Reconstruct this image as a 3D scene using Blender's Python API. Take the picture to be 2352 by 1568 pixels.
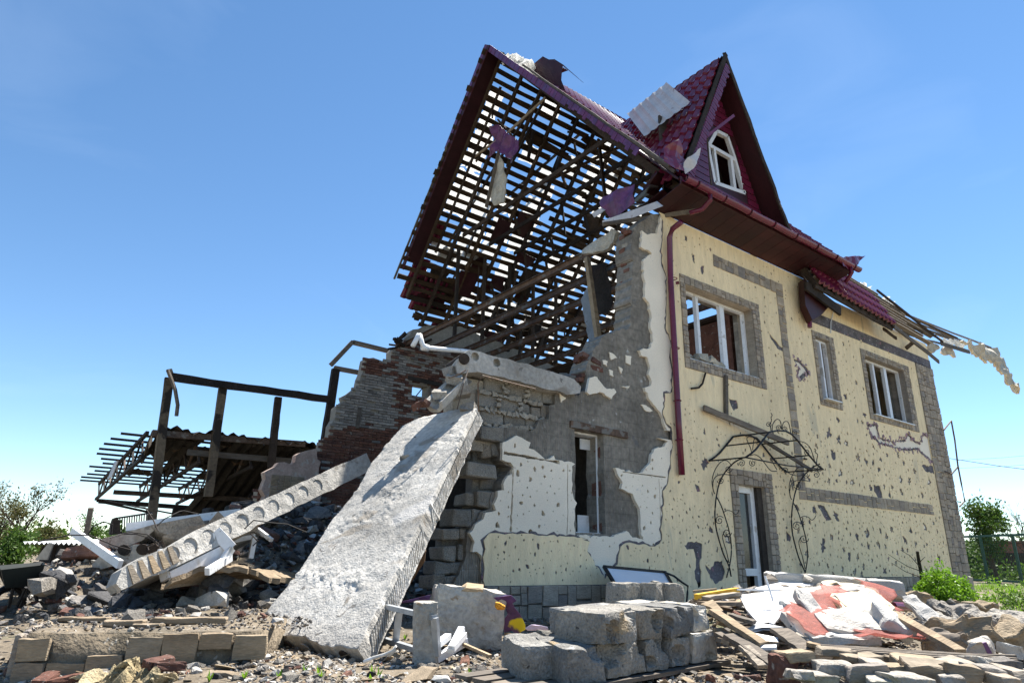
import bpy, math, random
import numpy as np
from mathutils import Vector, Matrix, noise
from mathutils.geometry import delaunay_2d_cdt

for o in list(bpy.data.objects): bpy.data.objects.remove(o)
scene = bpy.context.scene
col = scene.collection
rnd = random.Random(11)
R = math.radians

# ---------------------------------------------------------------- camera
CAM = Vector((0.0, -7.0, 0.75)); FOC = 1499.0        # focal length in units of a 2352 px wide picture
_y, _p, _r = R(53.58), R(18.1486), R(-1.1722)
_f = Vector((math.cos(_y)*math.cos(_p), math.sin(_y)*math.cos(_p), math.sin(_p)))
_rt = Vector((math.sin(_y), -math.cos(_y), 0)); _dn = _f.cross(_rt)
_rt, _dn = math.cos(_r)*_rt + math.sin(_r)*_dn, -math.sin(_r)*_rt + math.cos(_r)*_dn
cam = bpy.data.cameras.new('camera'); camo = bpy.data.objects.new('camera', cam); col.objects.link(camo)
cam.sensor_width = 36; cam.lens = 36*FOC/2352; cam.clip_end = 3000; cam.clip_start = 0.05
up = -_dn
camo.matrix_world = Matrix(((_rt.x, up.x, -_f.x, CAM.x), (_rt.y, up.y, -_f.y, CAM.y), (_rt.z, up.z, -_f.z, CAM.z), (0, 0, 0, 1)))
scene.camera = camo
scene.render.resolution_x, scene.render.resolution_y = 1024, 682

# ---------------------------------------------------------------- sky, sun, exposure
SUN_AZ, SUN_EL = R(15), R(61.2)                       # azimuth from +X towards +Y
world = bpy.data.worlds.new('World'); scene.world = world; world.use_nodes = True
nt = world.node_tree; bg = nt.nodes['Background']
sky = nt.nodes.new('ShaderNodeTexSky'); sky.sky_type = 'NISHITA'; sky.sun_disc = False
sky.sun_elevation = SUN_EL; sky.sun_rotation = math.pi/2 - SUN_AZ
sky.altitude = 500; sky.air_density = 0.86; sky.dust_density = 0.0; sky.ozone_density = 0.9
hs = nt.nodes.new('ShaderNodeHueSaturation'); hs.inputs['Saturation'].default_value = 1.15; hs.inputs['Hue'].default_value = .496
nt.links.new(sky.outputs[0], hs.inputs['Color']); bg.inputs[1].default_value = 0.077
# thin cirrus, the same all over the sky
tcw = nt.nodes.new('ShaderNodeTexCoord'); mpw = nt.nodes.new('ShaderNodeMapping'); mpw.inputs['Scale'].default_value = (2.2, 2.2, 5.0); mpw.inputs['Rotation'].default_value = (.3, .2, .9)
nzw = nt.nodes.new('ShaderNodeTexNoise'); nzw.inputs['Scale'].default_value = 1.6; nzw.inputs['Detail'].default_value = 7; nzw.inputs['Distortion'].default_value = .6
mrw = nt.nodes.new('ShaderNodeMapRange'); mrw.inputs['From Min'].default_value = .55; mrw.inputs['From Max'].default_value = .85; mrw.inputs['To Max'].default_value = .045
mxw = nt.nodes.new('ShaderNodeMix'); mxw.data_type = 'RGBA'; mxw.inputs[7].default_value = (9, 10, 11, 1)
nt.links.new(tcw.outputs['Generated'], mpw.inputs['Vector']); nt.links.new(mpw.outputs[0], nzw.inputs['Vector']); nt.links.new(nzw.outputs['Fac'], mrw.inputs['Value'])
nt.links.new(mrw.outputs[0], mxw.inputs['Factor']); nt.links.new(hs.outputs[0], mxw.inputs[6]); nt.links.new(mxw.outputs[2], bg.inputs[0])
sl = bpy.data.lights.new('sun', 'SUN'); sl.energy = 5.0; sl.angle = R(0.53); sl.color = (1.0, 0.955, 0.88)
so = bpy.data.objects.new('sun', sl); col.objects.link(so)
sd = Vector((math.cos(SUN_EL)*math.cos(SUN_AZ), math.cos(SUN_EL)*math.sin(SUN_AZ), math.sin(SUN_EL)))
so.rotation_euler = sd.to_track_quat('Z', 'Y').to_euler(); so.location = (20, 0, 40)
vs = scene.view_settings; vs.view_transform = 'Standard'; vs.look = 'None'; vs.exposure = 1.45; vs.gamma = 1

# ---------------------------------------------------------------- helpers
def ray(u, v):
    return _rt*((u-1176)/FOC) + _dn*((v-784)/FOC) + _f
def at(u, v, X=None, Y=None, Z=None, d=None):
    """point seen at (u, v) of the picture on a plane X=, Y= or Z=, or at depth d"""
    q = ray(u, v)
    if X is not None: t = (X-CAM.x)/q.x
    elif Y is not None: t = (Y-CAM.y)/q.y
    elif Z is not None: t = (Z-CAM.z)/q.z
    else: t = d
    return CAM + q*t
def fz(u, v, Y=0.0):
    p = at(u, v, Y=Y); return (p.x, p.z)
def U(*a): return rnd.uniform(*a)

def tag(o, label=None, cat=None, group=None, kind=None):
    if label: o['label'] = label
    if cat:
        o['category'] = cat
        if not kind and o.parent is None: o['kind'] = 'thing'
    if group: o['group'] = group
    if kind: o['kind'] = kind
    return o
def empty(name, loc=(0, 0, 0), parent=None):
    o = bpy.data.objects.new(name, None); o.empty_display_size = .2; col.objects.link(o); o.location = loc
    if parent: put(o, parent)
    return o
def wloc(o):
    p = Vector(o.location); q = o.parent
    while q: p = p + Vector(q.location); q = q.parent
    return p
def put(o, parent):
    """parent o (built in world coordinates) under an unrotated parent"""
    o.parent = parent; o.location = Vector(o.location) - wloc(parent)
def link(me, name, mat, parent=None, M=None):
    o = bpy.data.objects.new(name, me); col.objects.link(o)
    if M is not None: o.matrix_world = M; o.location = M.to_translation(); o.rotation_euler = M.to_euler(); o.scale = M.to_scale()
    if mat and not me.materials: me.materials.append(mat)
    if parent: put(o, parent)
    return o
def frame(d, up=(0, 0, 1)):
    d = Vector(d).normalized(); up = Vector(up)
    if abs(d.dot(up)) > .98: up = Vector((1, 0, 0))
    s = d.cross(up).normalized(); return d, s, s.cross(d)

class MB:
    def __init__(s): s.V = []; s.F = []
    def add(s, V, F):
        n = len(s.V); s.V += [tuple(v) for v in V]; s.F += [tuple(i+n for i in f) for f in F]; return s
    def box(s, c, sz, Rm=None, j=0):
        c = Vector(c); V = []
        for x in (-.5, .5):
            for y in (-.5, .5):
                for z in (-.5, .5):
                    v = Vector((x*sz[0]+U(-j, j), y*sz[1]+U(-j, j), z*sz[2]+U(-j, j)))
                    V.append(c + (Rm @ v if Rm else v))
        return s.add(V, [(0, 1, 3, 2), (4, 6, 7, 5), (0, 4, 5, 1), (2, 3, 7, 6), (0, 2, 6, 4), (1, 5, 7, 3)])
    def bar(s, p, q, w, h, up=(0, 0, 1), n=1, wob=0, rough=0):
        """rectangular bar p->q, w sideways, h along up; n segments, rough edges"""
        p, q = Vector(p), Vector(q); d, a, b = frame(q-p, up); V = []
        for i in range(n+1):
            t = i/n; c = p.lerp(q, t) + a*U(-wob, wob) + b*U(-wob, wob)
            for sa, sb in ((-1, -1), (1, -1), (1, 1), (-1, 1)):
                V.append(c + a*(sa*w/2 + U(-rough, rough)) + b*(sb*h/2 + U(-rough, rough)*.5))
        F = [(3, 2, 1, 0), tuple(4*n+k for k in range(4))]
        for i in range(n):
            for k in range(4):
                F.append((4*i+k, 4*i+(k+1) % 4, 4*i+4+(k+1) % 4, 4*i+4+k))
        return s.add(V, F)
    def tube(s, pts, r, n=6, closed=False):
        pts = [Vector(p) for p in pts]; m = len(pts); V = []; F = []
        for i, p in enumerate(pts):
            a, b = pts[max(i-1, 0)], pts[min(i+1, m-1)]
            d = (b-a); d = d if d.length > 1e-6 else Vector((0, 0, 1))
            d, x, y = frame(d)
            rr = r(i/(m-1)) if callable(r) else r
            for k in range(n):
                t = 2*math.pi*k/n; V.append(p + x*(rr*math.cos(t)) + y*(rr*math.sin(t)))
        for i in range(m-1):
            for k in range(n): F.append((i*n+k, i*n+(k+1) % n, i*n+n+(k+1) % n, i*n+n+k))
        F += [tuple(reversed(range(n))), tuple(range((m-1)*n, m*n))]
        return s.add(V, F)
    def prism(s, poly, vec):
        """closed planar polygon (3D points, convex or star-shaped) pushed along vec"""
        poly = [Vector(p) for p in poly]; n = len(poly); vec = Vector(vec)
        c = sum(poly, Vector())/n; V = poly + [p+vec for p in poly] + [c, c+vec]
        F = [(i, (i+1) % n, n+(i+1) % n, n+i) for i in range(n)]
        F += [((i+1) % n, i, 2*n) for i in range(n)] + [(n+i, n+(i+1) % n, 2*n+1) for i in range(n)]
        return s.add(V, F)
    def mesh(s, name, smooth=False):
        me = bpy.data.meshes.new(name); me.from_pydata(s.V, [], s.F); me.validate()
        import bmesh
        bm = bmesh.new(); bm.from_mesh(me); bmesh.ops.recalc_face_normals(bm, faces=bm.faces); bm.to_mesh(me); bm.free()
        if smooth:
            for p in me.polygons: p.use_smooth = True
        return me
    def build(s, name, mat, parent=None, smooth=False, center=True):
        """one mesh object; its origin sits at the middle of its base"""
        A = np.array(s.V); o0 = Vector(((A[:, 0].min()+A[:, 0].max())/2, (A[:, 1].min()+A[:, 1].max())/2, A[:, 2].min())) if center else Vector()
        s.V = [tuple(Vector(v)-o0) for v in s.V]
        o = link(s.mesh(name, smooth), name, mat); o.location = o0
        if parent: put(o, parent)
        return o

def rough(poly, step=.08, amp=.03, seed=0, closed=True):
    """subdivide a 2D outline and make it ragged"""
    g = random.Random(seed); out = []; n = len(poly)
    for i in range(n if closed else n-1):
        a, b = Vector(poly[i]), Vector(poly[(i+1) % n]); L = (b-a).length; k = max(1, int(L/step))
        nn = Vector((-(b-a).y, (b-a).x))/max(L, 1e-6)
        for j in range(k):
            t = j/k; q = a.lerp(b, t); e = g.gauss(0, 1)*amp*(1 if j else .4)
            out.append(tuple(q + nn*e + (b-a)/max(L, 1e-6)*g.uniform(-.3, .3)*step*(1 if j else 0)))
    if not closed: out.append(tuple(poly[-1]))
    return out

def inside(pts, loops):
    """even-odd test of points against a set of loops"""
    pts = np.asarray(pts, float); c = np.zeros(len(pts), bool)
    for L in loops:
        A = np.asarray(L, float); lo, hi = A.min(0), A.max(0)
        m = np.nonzero((pts[:, 0] >= lo[0]) & (pts[:, 0] <= hi[0]) & (pts[:, 1] >= lo[1]) & (pts[:, 1] <= hi[1]))[0]
        if not len(m): continue
        B = np.concatenate((A[1:], A[:1])); dy = B[:, 1]-A[:, 1]; dy[dy == 0] = 1e-12; sx = (B[:, 0]-A[:, 0])/dy
        st = max(1, int(2e6/len(A)))
        for k in range(0, len(m), st):
            p = pts[m[k:k+st]]; y = p[:, 1:2]
            cr = ((A[:, 1] > y) != (B[:, 1] > y)) & (p[:, 0:1] < sx*(y-A[:, 1])+A[:, 0])
            c[m[k:k+st]] ^= (cr.sum(1) % 2).astype(bool)
    return c

def plate(loops, f0, f1, grid=None):
    """solid plate from 2D loops (even-odd holes); f0, f1 map (a, b) to front and back points"""
    V = []; E = []
    for L in loops:
        n = len(V); V += [Vector(p) for p in L]; E += [(n+i, n+(i+1) % len(L)) for i in range(len(L))]
    if grid:
        A = np.array([tuple(v) for v in V]); lo, hi = A.min(0), A.max(0)
        gx = np.arange(lo[0]+grid/2, hi[0], grid); gy = np.arange(lo[1]+grid/2, hi[1], grid)
        V += [Vector((x+U(-.2, .2)*grid, y+U(-.2, .2)*grid)) for x in gx for y in gy]
    v, e, f, *_ = delaunay_2d_cdt(V, E, [], 0, 1e-6)
    ctr = [((v[t[0]].x+v[t[1]].x+v[t[2]].x)/3, (v[t[0]].y+v[t[1]].y+v[t[2]].y)/3) for t in f]
    keep = [t for t, k in zip(f, inside(ctr, loops)) if k]
    cnt = {}
    for t in keep:
        for i in range(3):
            a, b = t[i], t[(i+1) % 3]; cnt.setdefault((min(a, b), max(a, b)), []).append((a, b))
    mb = MB(); n = len(v)
    mb.V = [tuple(f0(p.x, p.y)) for p in v] + [tuple(f1(p.x, p.y)) for p in v]
    for t in keep: mb.F += [tuple(t), tuple(n+i for i in reversed(t))]
    for k, l in cnt.items():
        if len(l) == 1: a, b = l[0]; mb.F.append((b, a, n+a, n+b))
    used = sorted({i for q in mb.F for i in q}); rm = {i: k for k, i in enumerate(used)}
    mb.V = [mb.V[i] for i in used]; mb.F = [tuple(rm[i] for i in q) for q in mb.F]
    return mb
def wallplate(loops, y0, y1, grid=None): return plate(loops, lambda a, b: (a, y0, b), lambda a, b: (a, y1, b), grid)
def shrink(L, k): cx = sum(p[0] for p in L)/len(L); cz = sum(p[1] for p in L)/len(L); return [(cx+(p[0]-cx)*k, cz+(p[1]-cz)*k) for p in L]
def rect(x0, z0, x1, z1): return [(x0, z0), (x1, z0), (x1, z1), (x0, z1)]
def blob(x, y, rx, ry, n, g, jit=.35, ang=0):
    out = []; c, s = math.cos(ang), math.sin(ang)
    for i in range(n):
        t = 2*math.pi*(i+g.uniform(-.25, .25))/n; k = 1+g.uniform(-jit, jit)
        a, b = rx*k*math.cos(t), ry*k*math.sin(t); out.append((x+a*c-b*s, y+a*s+b*c))
    return out

# ---------------------------------------------------------------- materials
def mat(name, cols, rough_=.85, big=(.8, .25), fine=(25, .25), bump=(40, .3), metal=0, stretch=(1, 1, 1), spots=None, spec=.3, comb=None, trans=0, joints=None):
    """cols: colours spread over pieces at random; big/fine noise = (scale, amount); bump = (scale, strength);
    spots = (scale, threshold, colour); comb = (axis scale, strength) fine ridges"""
    m = bpy.data.materials.new(name); m.use_nodes = True; t = m.node_tree; N = t.nodes; L = t.links
    b = N['Principled BSDF']; b.inputs['Roughness'].default_value = rough_; b.inputs['Metallic'].default_value = metal
    b.inputs['Specular IOR Level'].default_value = spec
    tc = N.new('ShaderNodeTexCoord'); geo = N.new('ShaderNodeNewGeometry'); oi = N.new('ShaderNodeObjectInfo')
    mp = N.new('ShaderNodeMapping'); mp.inputs['Scale'].default_value = stretch
    add = N.new('ShaderNodeVectorMath'); add.operation = 'MULTIPLY_ADD'
    L.new(oi.outputs['Random'], add.inputs[0]); add.inputs[1].default_value = (37, 19, 53); L.new(tc.outputs['Object'], add.inputs[2])
    L.new(add.outputs[0], mp.inputs['Vector'])
    def noise_(scale, det=5, dist=0):
        n = N.new('ShaderNodeTexNoise'); n.inputs['Scale'].default_value = scale; n.inputs['Detail'].default_value = det
        n.inputs['Distortion'].default_value = dist; L.new(mp.outputs[0], n.inputs['Vector']); return n.outputs['Fac']
    def math_(op, a, c=None):
        n = N.new('ShaderNodeMath'); n.operation = op
        for i, x in enumerate((a, c)):
            if x is None: continue
            if isinstance(x, (int, float)): n.inputs[i].default_value = x
            else: L.new(x, n.inputs[i])
        return n.outputs[0]
    r = math_('FRACT', math_('ADD', math_('MULTIPLY', oi.outputs['Random'], 7.13), geo.outputs['Random Per Island']))
    cr = N.new('ShaderNodeValToRGB'); cr.color_ramp.interpolation = 'LINEAR'
    el = cr.color_ramp.elements
    cols = [tuple(c)+(1,) for c in cols]
    if len(cols) == 1: cols = cols*2
    el[0].position = 0; el[0].color = cols[0]; el[1].position = 1; el[1].color = cols[-1]
    for i, c in enumerate(cols[1:-1]): e = el.new((i+1)/(len(cols)-1)); e.color = c
    L.new(r, cr.inputs[0]); out = cr.outputs[0]
    def modulate(src, nz, amt):
        mr = N.new('ShaderNodeMapRange'); mr.inputs['From Min'].default_value = .25; mr.inputs['From Max'].default_value = .75
        mr.inputs['To Min'].default_value = 1-amt; mr.inputs['To Max'].default_value = 1+amt; L.new(nz, mr.inputs['Value'])
        mx = N.new('ShaderNodeVectorMath'); mx.operation = 'SCALE'; L.new(src, mx.inputs[0]); L.new(mr.outputs[0], mx.inputs['Scale'])
        return mx.outputs[0]
    if big: out = modulate(out, noise_(*big[:1], 4), big[1])
    if fine: out = modulate(out, noise_(fine[0], 6), fine[1])
    if spots:
        for sc, th, c in (spots if isinstance(spots, list) else [spots]):
            n = noise_(sc, 6, .4); mr = N.new('ShaderNodeMapRange'); mr.inputs['From Min'].default_value = th; mr.inputs['From Max'].default_value = th+.05
            L.new(n, mr.inputs['Value']); mx = N.new('ShaderNodeMix'); mx.data_type = 'RGBA'
            L.new(mr.outputs[0], mx.inputs['Factor']); L.new(out, mx.inputs[6]); mx.inputs[7].default_value = tuple(c)+(1,); out = mx.outputs[2]
    if joints:
        sp = N.new('ShaderNodeSeparateXYZ'); cb = N.new('ShaderNodeCombineXYZ'); L.new(tc.outputs['Object'], sp.inputs[0]); L.new(sp.outputs[0], cb.inputs[0]); L.new(sp.outputs[2], cb.inputs[1])
        ad = N.new('ShaderNodeVectorMath'); ad.operation = 'MULTIPLY_ADD'; wn = N.new('ShaderNodeTexNoise'); wn.inputs['Scale'].default_value = 3; L.new(tc.outputs['Object'], wn.inputs['Vector'])
        L.new(wn.outputs['Color'], ad.inputs[0]); ad.inputs[1].default_value = (.05, .05, 0); L.new(cb.outputs[0], ad.inputs[2])
        bk = N.new('ShaderNodeTexBrick'); bk.inputs['Scale'].default_value = 1; bk.inputs['Brick Width'].default_value = joints[0]; bk.inputs['Row Height'].default_value = joints[1]; bk.inputs['Mortar Size'].default_value = .006
        bk.inputs['Color1'].default_value = (1, 1, 1, 1); bk.inputs['Color2'].default_value = (.8, .8, .8, 1); bk.inputs['Mortar'].default_value = (.45, .45, .45, 1); L.new(ad.outputs[0], bk.inputs['Vector'])
        mj = N.new('ShaderNodeMix'); mj.data_type = 'RGBA'; mj.blend_type = 'MULTIPLY'; mj.inputs['Factor'].default_value = joints[2]; L.new(out, mj.inputs[6]); L.new(bk.outputs['Color'], mj.inputs[7]); out = mj.outputs[2]
    L.new(out, b.inputs['Base Color'])
    nrm = None
    if bump:
        h = noise_(bump[0], 8); bp = N.new('ShaderNodeBump'); bp.inputs['Strength'].default_value = bump[1]; bp.inputs['Distance'].default_value = .02
        L.new(h, bp.inputs['Height']); nrm = bp.outputs[0]
        if len(bump) > 2:
            h = noise_(bump[2], 8); b2 = N.new('ShaderNodeBump'); b2.inputs['Strength'].default_value = bump[3]; b2.inputs['Distance'].default_value = .06
            L.new(h, b2.inputs['Height']); L.new(nrm, b2.inputs['Normal']); nrm = b2.outputs[0]
    if comb:
        wv = N.new('ShaderNodeTexWave'); wv.inputs['Scale'].default_value = comb[0]; wv.inputs['Distortion'].default_value = 1.5; wv.inputs['Detail'].default_value = 3
        wv.inputs['Detail Scale'].default_value = .6; wv.bands_direction = 'X'; L.new(mp.outputs[0], wv.inputs['Vector'])
        bp = N.new('ShaderNodeBump'); bp.inputs['Strength'].default_value = comb[1]; bp.inputs['Distance'].default_value = .02
        L.new(wv.outputs['Fac'], bp.inputs['Height'])
        if nrm: L.new(nrm, bp.inputs['Normal'])
        nrm = bp.outputs[0]
    if nrm: L.new(nrm, b.inputs['Normal'])
    if trans:
        tr = N.new('ShaderNodeBsdfTranslucent'); L.new(out, tr.inputs['Color']); ms = N.new('ShaderNodeMixShader'); ms.inputs[0].default_value = trans
        o = N['Material Output']; L.new(b.outputs[0], ms.inputs[1]); L.new(tr.outputs[0], ms.inputs[2]); L.new(ms.outputs[0], o.inputs['Surface'])
    return m

MT = {}
MT['yellow'] = mat('yellow_render', [(.89, .72, .455)], .9, (.55, .14), (14, .12), (90, .6, 3, .12), stretch=(1, 1, .25), spots=[(2.2, .66, (.66, .565, .39)), (60, .70, (.34, .29, .21)), (.9, .70, (.58, .52, .42))])
MT['adhesive'] = mat('adhesive_mortar', [(.135, .125, .135)], .95, (5, .45), (40, .35), (60, .8), spots=[(9, .62, (.26, .16, .19)), (16, .64, (.42, .41, .41))])
MT['eps'] = mat('white_foam', [(.88, .79, .645)], .9, (1.2, .10), (60, .10), (120, .35), spots=[(26, .69, (.42, .40, .38)), (4.2, .70, (.50, .49, .47))])
MT['foam'] = mat('foam_scrap', [(.50, .49, .46), (.42, .40, .37), (.48, .43, .37)], .9, (2, .10), (60, .1), (90, .5))
MT['core'] = mat('combed_adhesive', [(.245, .22, .185)], .95, (1.1, .42), (14, .3), (40, .7), joints=(.40, .2, .4), comb=(9, .7), spots=[(7, .67, (.55, .54, .51)), (2.4, .66, (.17, .165, .16))])
MT['block'] = mat('cinder_block', [(.215, .20, .175), (.27, .25, .215), (.175, .165, .145), (.26, .225, .18)], .95, (4, .25), (70, .4), (70, .9, 14, .4), spots=(22, .66, (.09, .09, .09)))
MT['mortar'] = mat('mortar', [(.34, .305, .25), (.28, .255, .215)], .95, (6, .2), (40, .3), (40, .8))
MT['brick'] = mat('mixed_brick', [(.125, .058, .042), (.17, .075, .05), (.09, .045, .036), (.20, .10, .07), (.13, .08, .065)], .9, (6, .35), (40, .3), (50, .6), spots=(9, .64, (.26, .23, .20)))
MT['whitebrick'] = mat('silicate_brick', [(.30, .28, .25), (.23, .21, .19), (.35, .32, .285), (.17, .155, .14)], .9, (6, .3), (40, .3), (50, .6), spots=(7, .66, (.20, .17, .15)))
MT['slab'] = mat('slab_concrete', [(.40, .38, .345)], .95, (1.1, .42), (18, .26), (55, .5, 7, .4), spots=[(2.0, .60, (.27, .24, .20)), (9, .64, (.20, .185, .165)), (1.0, .64, (.46, .44, .41)), (3.4, .69, (.16, .13, .10))])
MT['concrete'] = mat('broken_concrete', [(.29, .265, .23), (.21, .19, .165), (.36, .33, .285), (.14, .128, .115)], .95, (5, .25), (40, .3), (45, .9, 10, .5))
MT['stone'] = mat('cladding_stone', [(.36, .30, .225), (.27, .235, .195), (.42, .35, .27), (.31, .255, .195), (.23, .205, .185)], .85, (4, .25), (30, .2), (35, .6), stretch=(1, 1, 2.5))
MT['tanstone'] = mat('tan_sandstone', [(.27, .20, .125), (.22, .175, .125), (.31, .24, .155), (.185, .16, .13)], .85, (3, .3), (24, .2), (35, .5), stretch=(1, 1, 4))
MT['joint'] = mat('joint_mortar', [(.165, .15, .13)], .95, (5, .3), (40, .3), (40, .8))
MT['pvc'] = mat('white_pvc', [(.74, .75, .76)], .35, (3, .1), (30, .08), None, spec=.4, spots=[(16, .66, (.38, .35, .31)), (3, .62, (.52, .50, .46))])
MT['maroon'] = mat('maroon_metal', [(.145, .013, .042), (.12, .012, .034)], .26, (1.5, .25), (20, .15), (6, .10), spec=.5, spots=(14, .70, (.10, .04, .04)))
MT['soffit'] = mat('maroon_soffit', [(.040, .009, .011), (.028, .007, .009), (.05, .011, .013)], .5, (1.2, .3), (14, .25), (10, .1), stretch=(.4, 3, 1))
MT['purple'] = mat('violet_metal', [(.10, .05, .14), (.13, .03, .09)], .4, (4, .4), (20, .2), (8, .3))
MT['whitesheet'] = mat('pale_sheet_back', [(.52, .50, .50)], .5, (3, .15), (20, .1), None, spots=(6, .66, (.34, .27, .25)))
MT['oldwood'] = mat('old_lath_wood', [(.06, .038, .022), (.038, .026, .018), (.075, .047, .026), (.026, .02, .016)], .9, (3, .3), (20, .3), (20, .6), stretch=(.25, 1, 1))
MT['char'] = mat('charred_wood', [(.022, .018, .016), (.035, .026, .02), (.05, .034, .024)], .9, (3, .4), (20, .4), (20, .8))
MT['wood'] = mat('weathered_wood', [(.33, .24, .15), (.25, .19, .125), (.40, .30, .19), (.19, .15, .115), (.29, .25, .20)], .9, (3, .3), (20, .3), (24, .6), stretch=(.3, 3, 3))
MT['greywood'] = mat('grey_wood', [(.15, .125, .10), (.11, .095, .08), (.20, .165, .13)], .9, (3, .3), (18, .3), (24, .6), stretch=(.3, 3, 3))
MT['rust'] = mat('rusty_steel', [(.13, .075, .045), (.10, .065, .045), (.09, .07, .06)], .75, (4, .4), (24, .4), (30, .4), spots=(5, .58, (.17, .155, .135)))
MT['darksteel'] = mat('sooty_steel', [(.014, .013, .013), (.022, .018, .016), (.035, .024, .018)], .8, (4, .4), (24, .3), (30, .3))
MT['iron'] = mat('black_iron', [(.012, .013, .016)], .5, (6, .3), (30, .2), (30, .2), spots=(10, .66, (.07, .03, .02)))
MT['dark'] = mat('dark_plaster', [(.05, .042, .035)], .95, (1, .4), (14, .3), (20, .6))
MT['membrane'] = mat('roof_membrane', [(.86, .86, .84), (.80, .80, .78), (.88, .87, .84)], .9, (3, .1), (30, .1), (14, .4), trans=.72)
MT['wool'] = mat('mineral_wool', [(.52, .47, .38), (.46, .42, .34), (.58, .54, .46)], .95, (6, .3), (60, .3), (60, 1.0, 12, .8))
MT['yellowwool'] = mat('yellow_wool', [(.36, .28, .15), (.30, .24, .14), (.42, .35, .22)], .95, (6, .3), (60, .3), (60, 1.0, 12, .8))
MT['soot'] = mat('sooty_shaded_rubble', [(.075, .075, .075), (.05, .05, .053), (.115, .11, .105), (.17, .155, .14), (.035, .035, .038)], .95, (5, .35), (40, .3), (45, .9, 10, .5))  # sooty rubble, with the shade of the left heap put into its colour
MT['stackblock'] = mat('stack_block', [(.235, .225, .205), (.19, .185, .175), (.27, .245, .205)], .95, (3, .4), (60, .35), (70, .9, 16, .5), spots=[(26, .66, (.07, .068, .065)), (3.2, .63, (.33, .25, .155)), (4.4, .66, (.36, .35, .33))])
MT['lump'] = mat('mortared_masonry', [(.40, .375, .33)], .95, (2.5, .35), (30, .25), (60, .8, 14, .5), spots=[(4, .62, (.24, .23, .21)), (9, .66, (.30, .24, .17))])
MT['leaf'] = mat('leaves', [(.045, .095, .014), (.065, .125, .018), (.09, .16, .025), (.035, .07, .014)], .6, None, None, None, trans=.35)
MT['limeleaf'] = mat('bright_leaves', [(.15, .30, .018), (.20, .36, .024), (.10, .22, .014)], .5, None, None, None, trans=.4)
MT['oliveleaf'] = mat('olive_leaves', [(.10, .10, .03), (.075, .085, .02), (.14, .12, .045)], .6, None, None, None, trans=.35)
MT['bark'] = mat('bark', [(.06, .045, .035), (.08, .06, .045)], .95, (5, .3), (30, .3), (30, .8))
# ================================================================ ground
def sm(a, b, x): t = min(max((x-a)/(b-a), 0), 1); return t*t*(3-2*t)
def bump2(x, y, cx, cy, rx, ry): return math.exp(-((x-cx)/rx)**2-((y-cy)/ry)**2)
def gz(x, y):
    z = .03*noise.noise((x*.8, y*.8, 0))+.015*noise.noise((x*2.5, y*2.5, 3))
    z += .05*(1-sm(-5.6, -2.6, y))*sm(1.2, 2.4, x)                  # rubble rise towards the camera
    z += 1.15*bump2(x, y, 5.2, 5.4, 2.6, 2.6)+.75*bump2(x, y, 2.9, 4.6, 2.2, 2.3)+.35*bump2(x, y, 1.2, 3.2, 1.6, 1.6)
    z += .36*bump2(x, y, 6.1, -2.7, 1.3, .75)+.1*bump2(x, y, 8.5, -2.4, 2.2, .9)
    z -= .14*(1-sm(-.2, 1.1, x))*(1-sm(-2.2, -.8, y))
    d = math.hypot(x-6, y-2); z *= 1-sm(14, 30, d)
    return z
def axis(lo, hi, f0, f1, step, far):
    a = list(np.arange(f0, f1, step)); s = step; x = f1
    while x < hi: a.append(x); s = min(s*1.25, far); x += s
    s = step; x = f0
    while x > lo: s = min(s*1.25, far); x -= s; a.insert(0, x)
    return a
xs = axis(-250, 600, -1.5, 11, .11, 40); ys = axis(-60, 600, -6.6, 8.5, .11, 40)
gm_ = MB(); W_ = len(ys)
gm_.V = [(x, y, gz(x, y)) for x in xs for y in ys]
gm_.F = [(i*W_+j, (i+1)*W_+j, (i+1)*W_+j+1, i*W_+j+1) for i in range(len(xs)-1) for j in range(W_-1)]
MT['ground'] = mat('dusty_ground', [(.155, .126, .09)], .95, (1.2, .3), (14, .3), (40, .9, 8, .6), spots=[(1.1, .60, (.12, .10, .072)), (20, .62, (.30, .275, .235)), (.35, .60, (.085, .11, .035))])
tag(gm_.build('ground', MT['ground'], None, True, center=False), 'dusty ground strewn with rubble', kind='structure')
# ================================================================ the house
def zz(ox, oy, s): return lambda x, y: ((ox+x/s)/1.06293, (oy+y/s)/1.06293)
zA = zz(950, 500, 2.851); zB = zz(1130, 840, 5.408); zC = zz(1080, 1000, 3.486); zD = zz(1100, 950, 2.851)
zE = zz(1200, 800, 1.8086); zF = zz(1600, 500, 2.412); zG = zz(1650, 950, 3.136); zH = zz(600, 800, 1.8086)
def tr(zf, pts, Y=0.0): return [fz(*zf(x, y), Y) for x, y in pts]

house = empty('ruined_house', (12, 0, 0))
tag(house, 'shell-damaged cream two-storey house with maroon roof and torn-open gable end', 'house')

WIN = {'W1': ((8.91, 3.92, 11.36, 5.70), (9.05, 4.11, 11.12, 5.53)),
       'W2': ((13.33, 3.92, 14.24, 5.60), (13.45, 4.06, 14.04, 5.47)),
       'W3': ((15.47, 3.90, 17.98, 5.62), (15.64, 4.04, 17.66, 5.46))}
DOOR = ((9.93, .0, 11.20, 2.28), (10.14, -.05, 10.95, 2.02))
WL = (6.38, 1.07, 6.96, 2.53)

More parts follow.
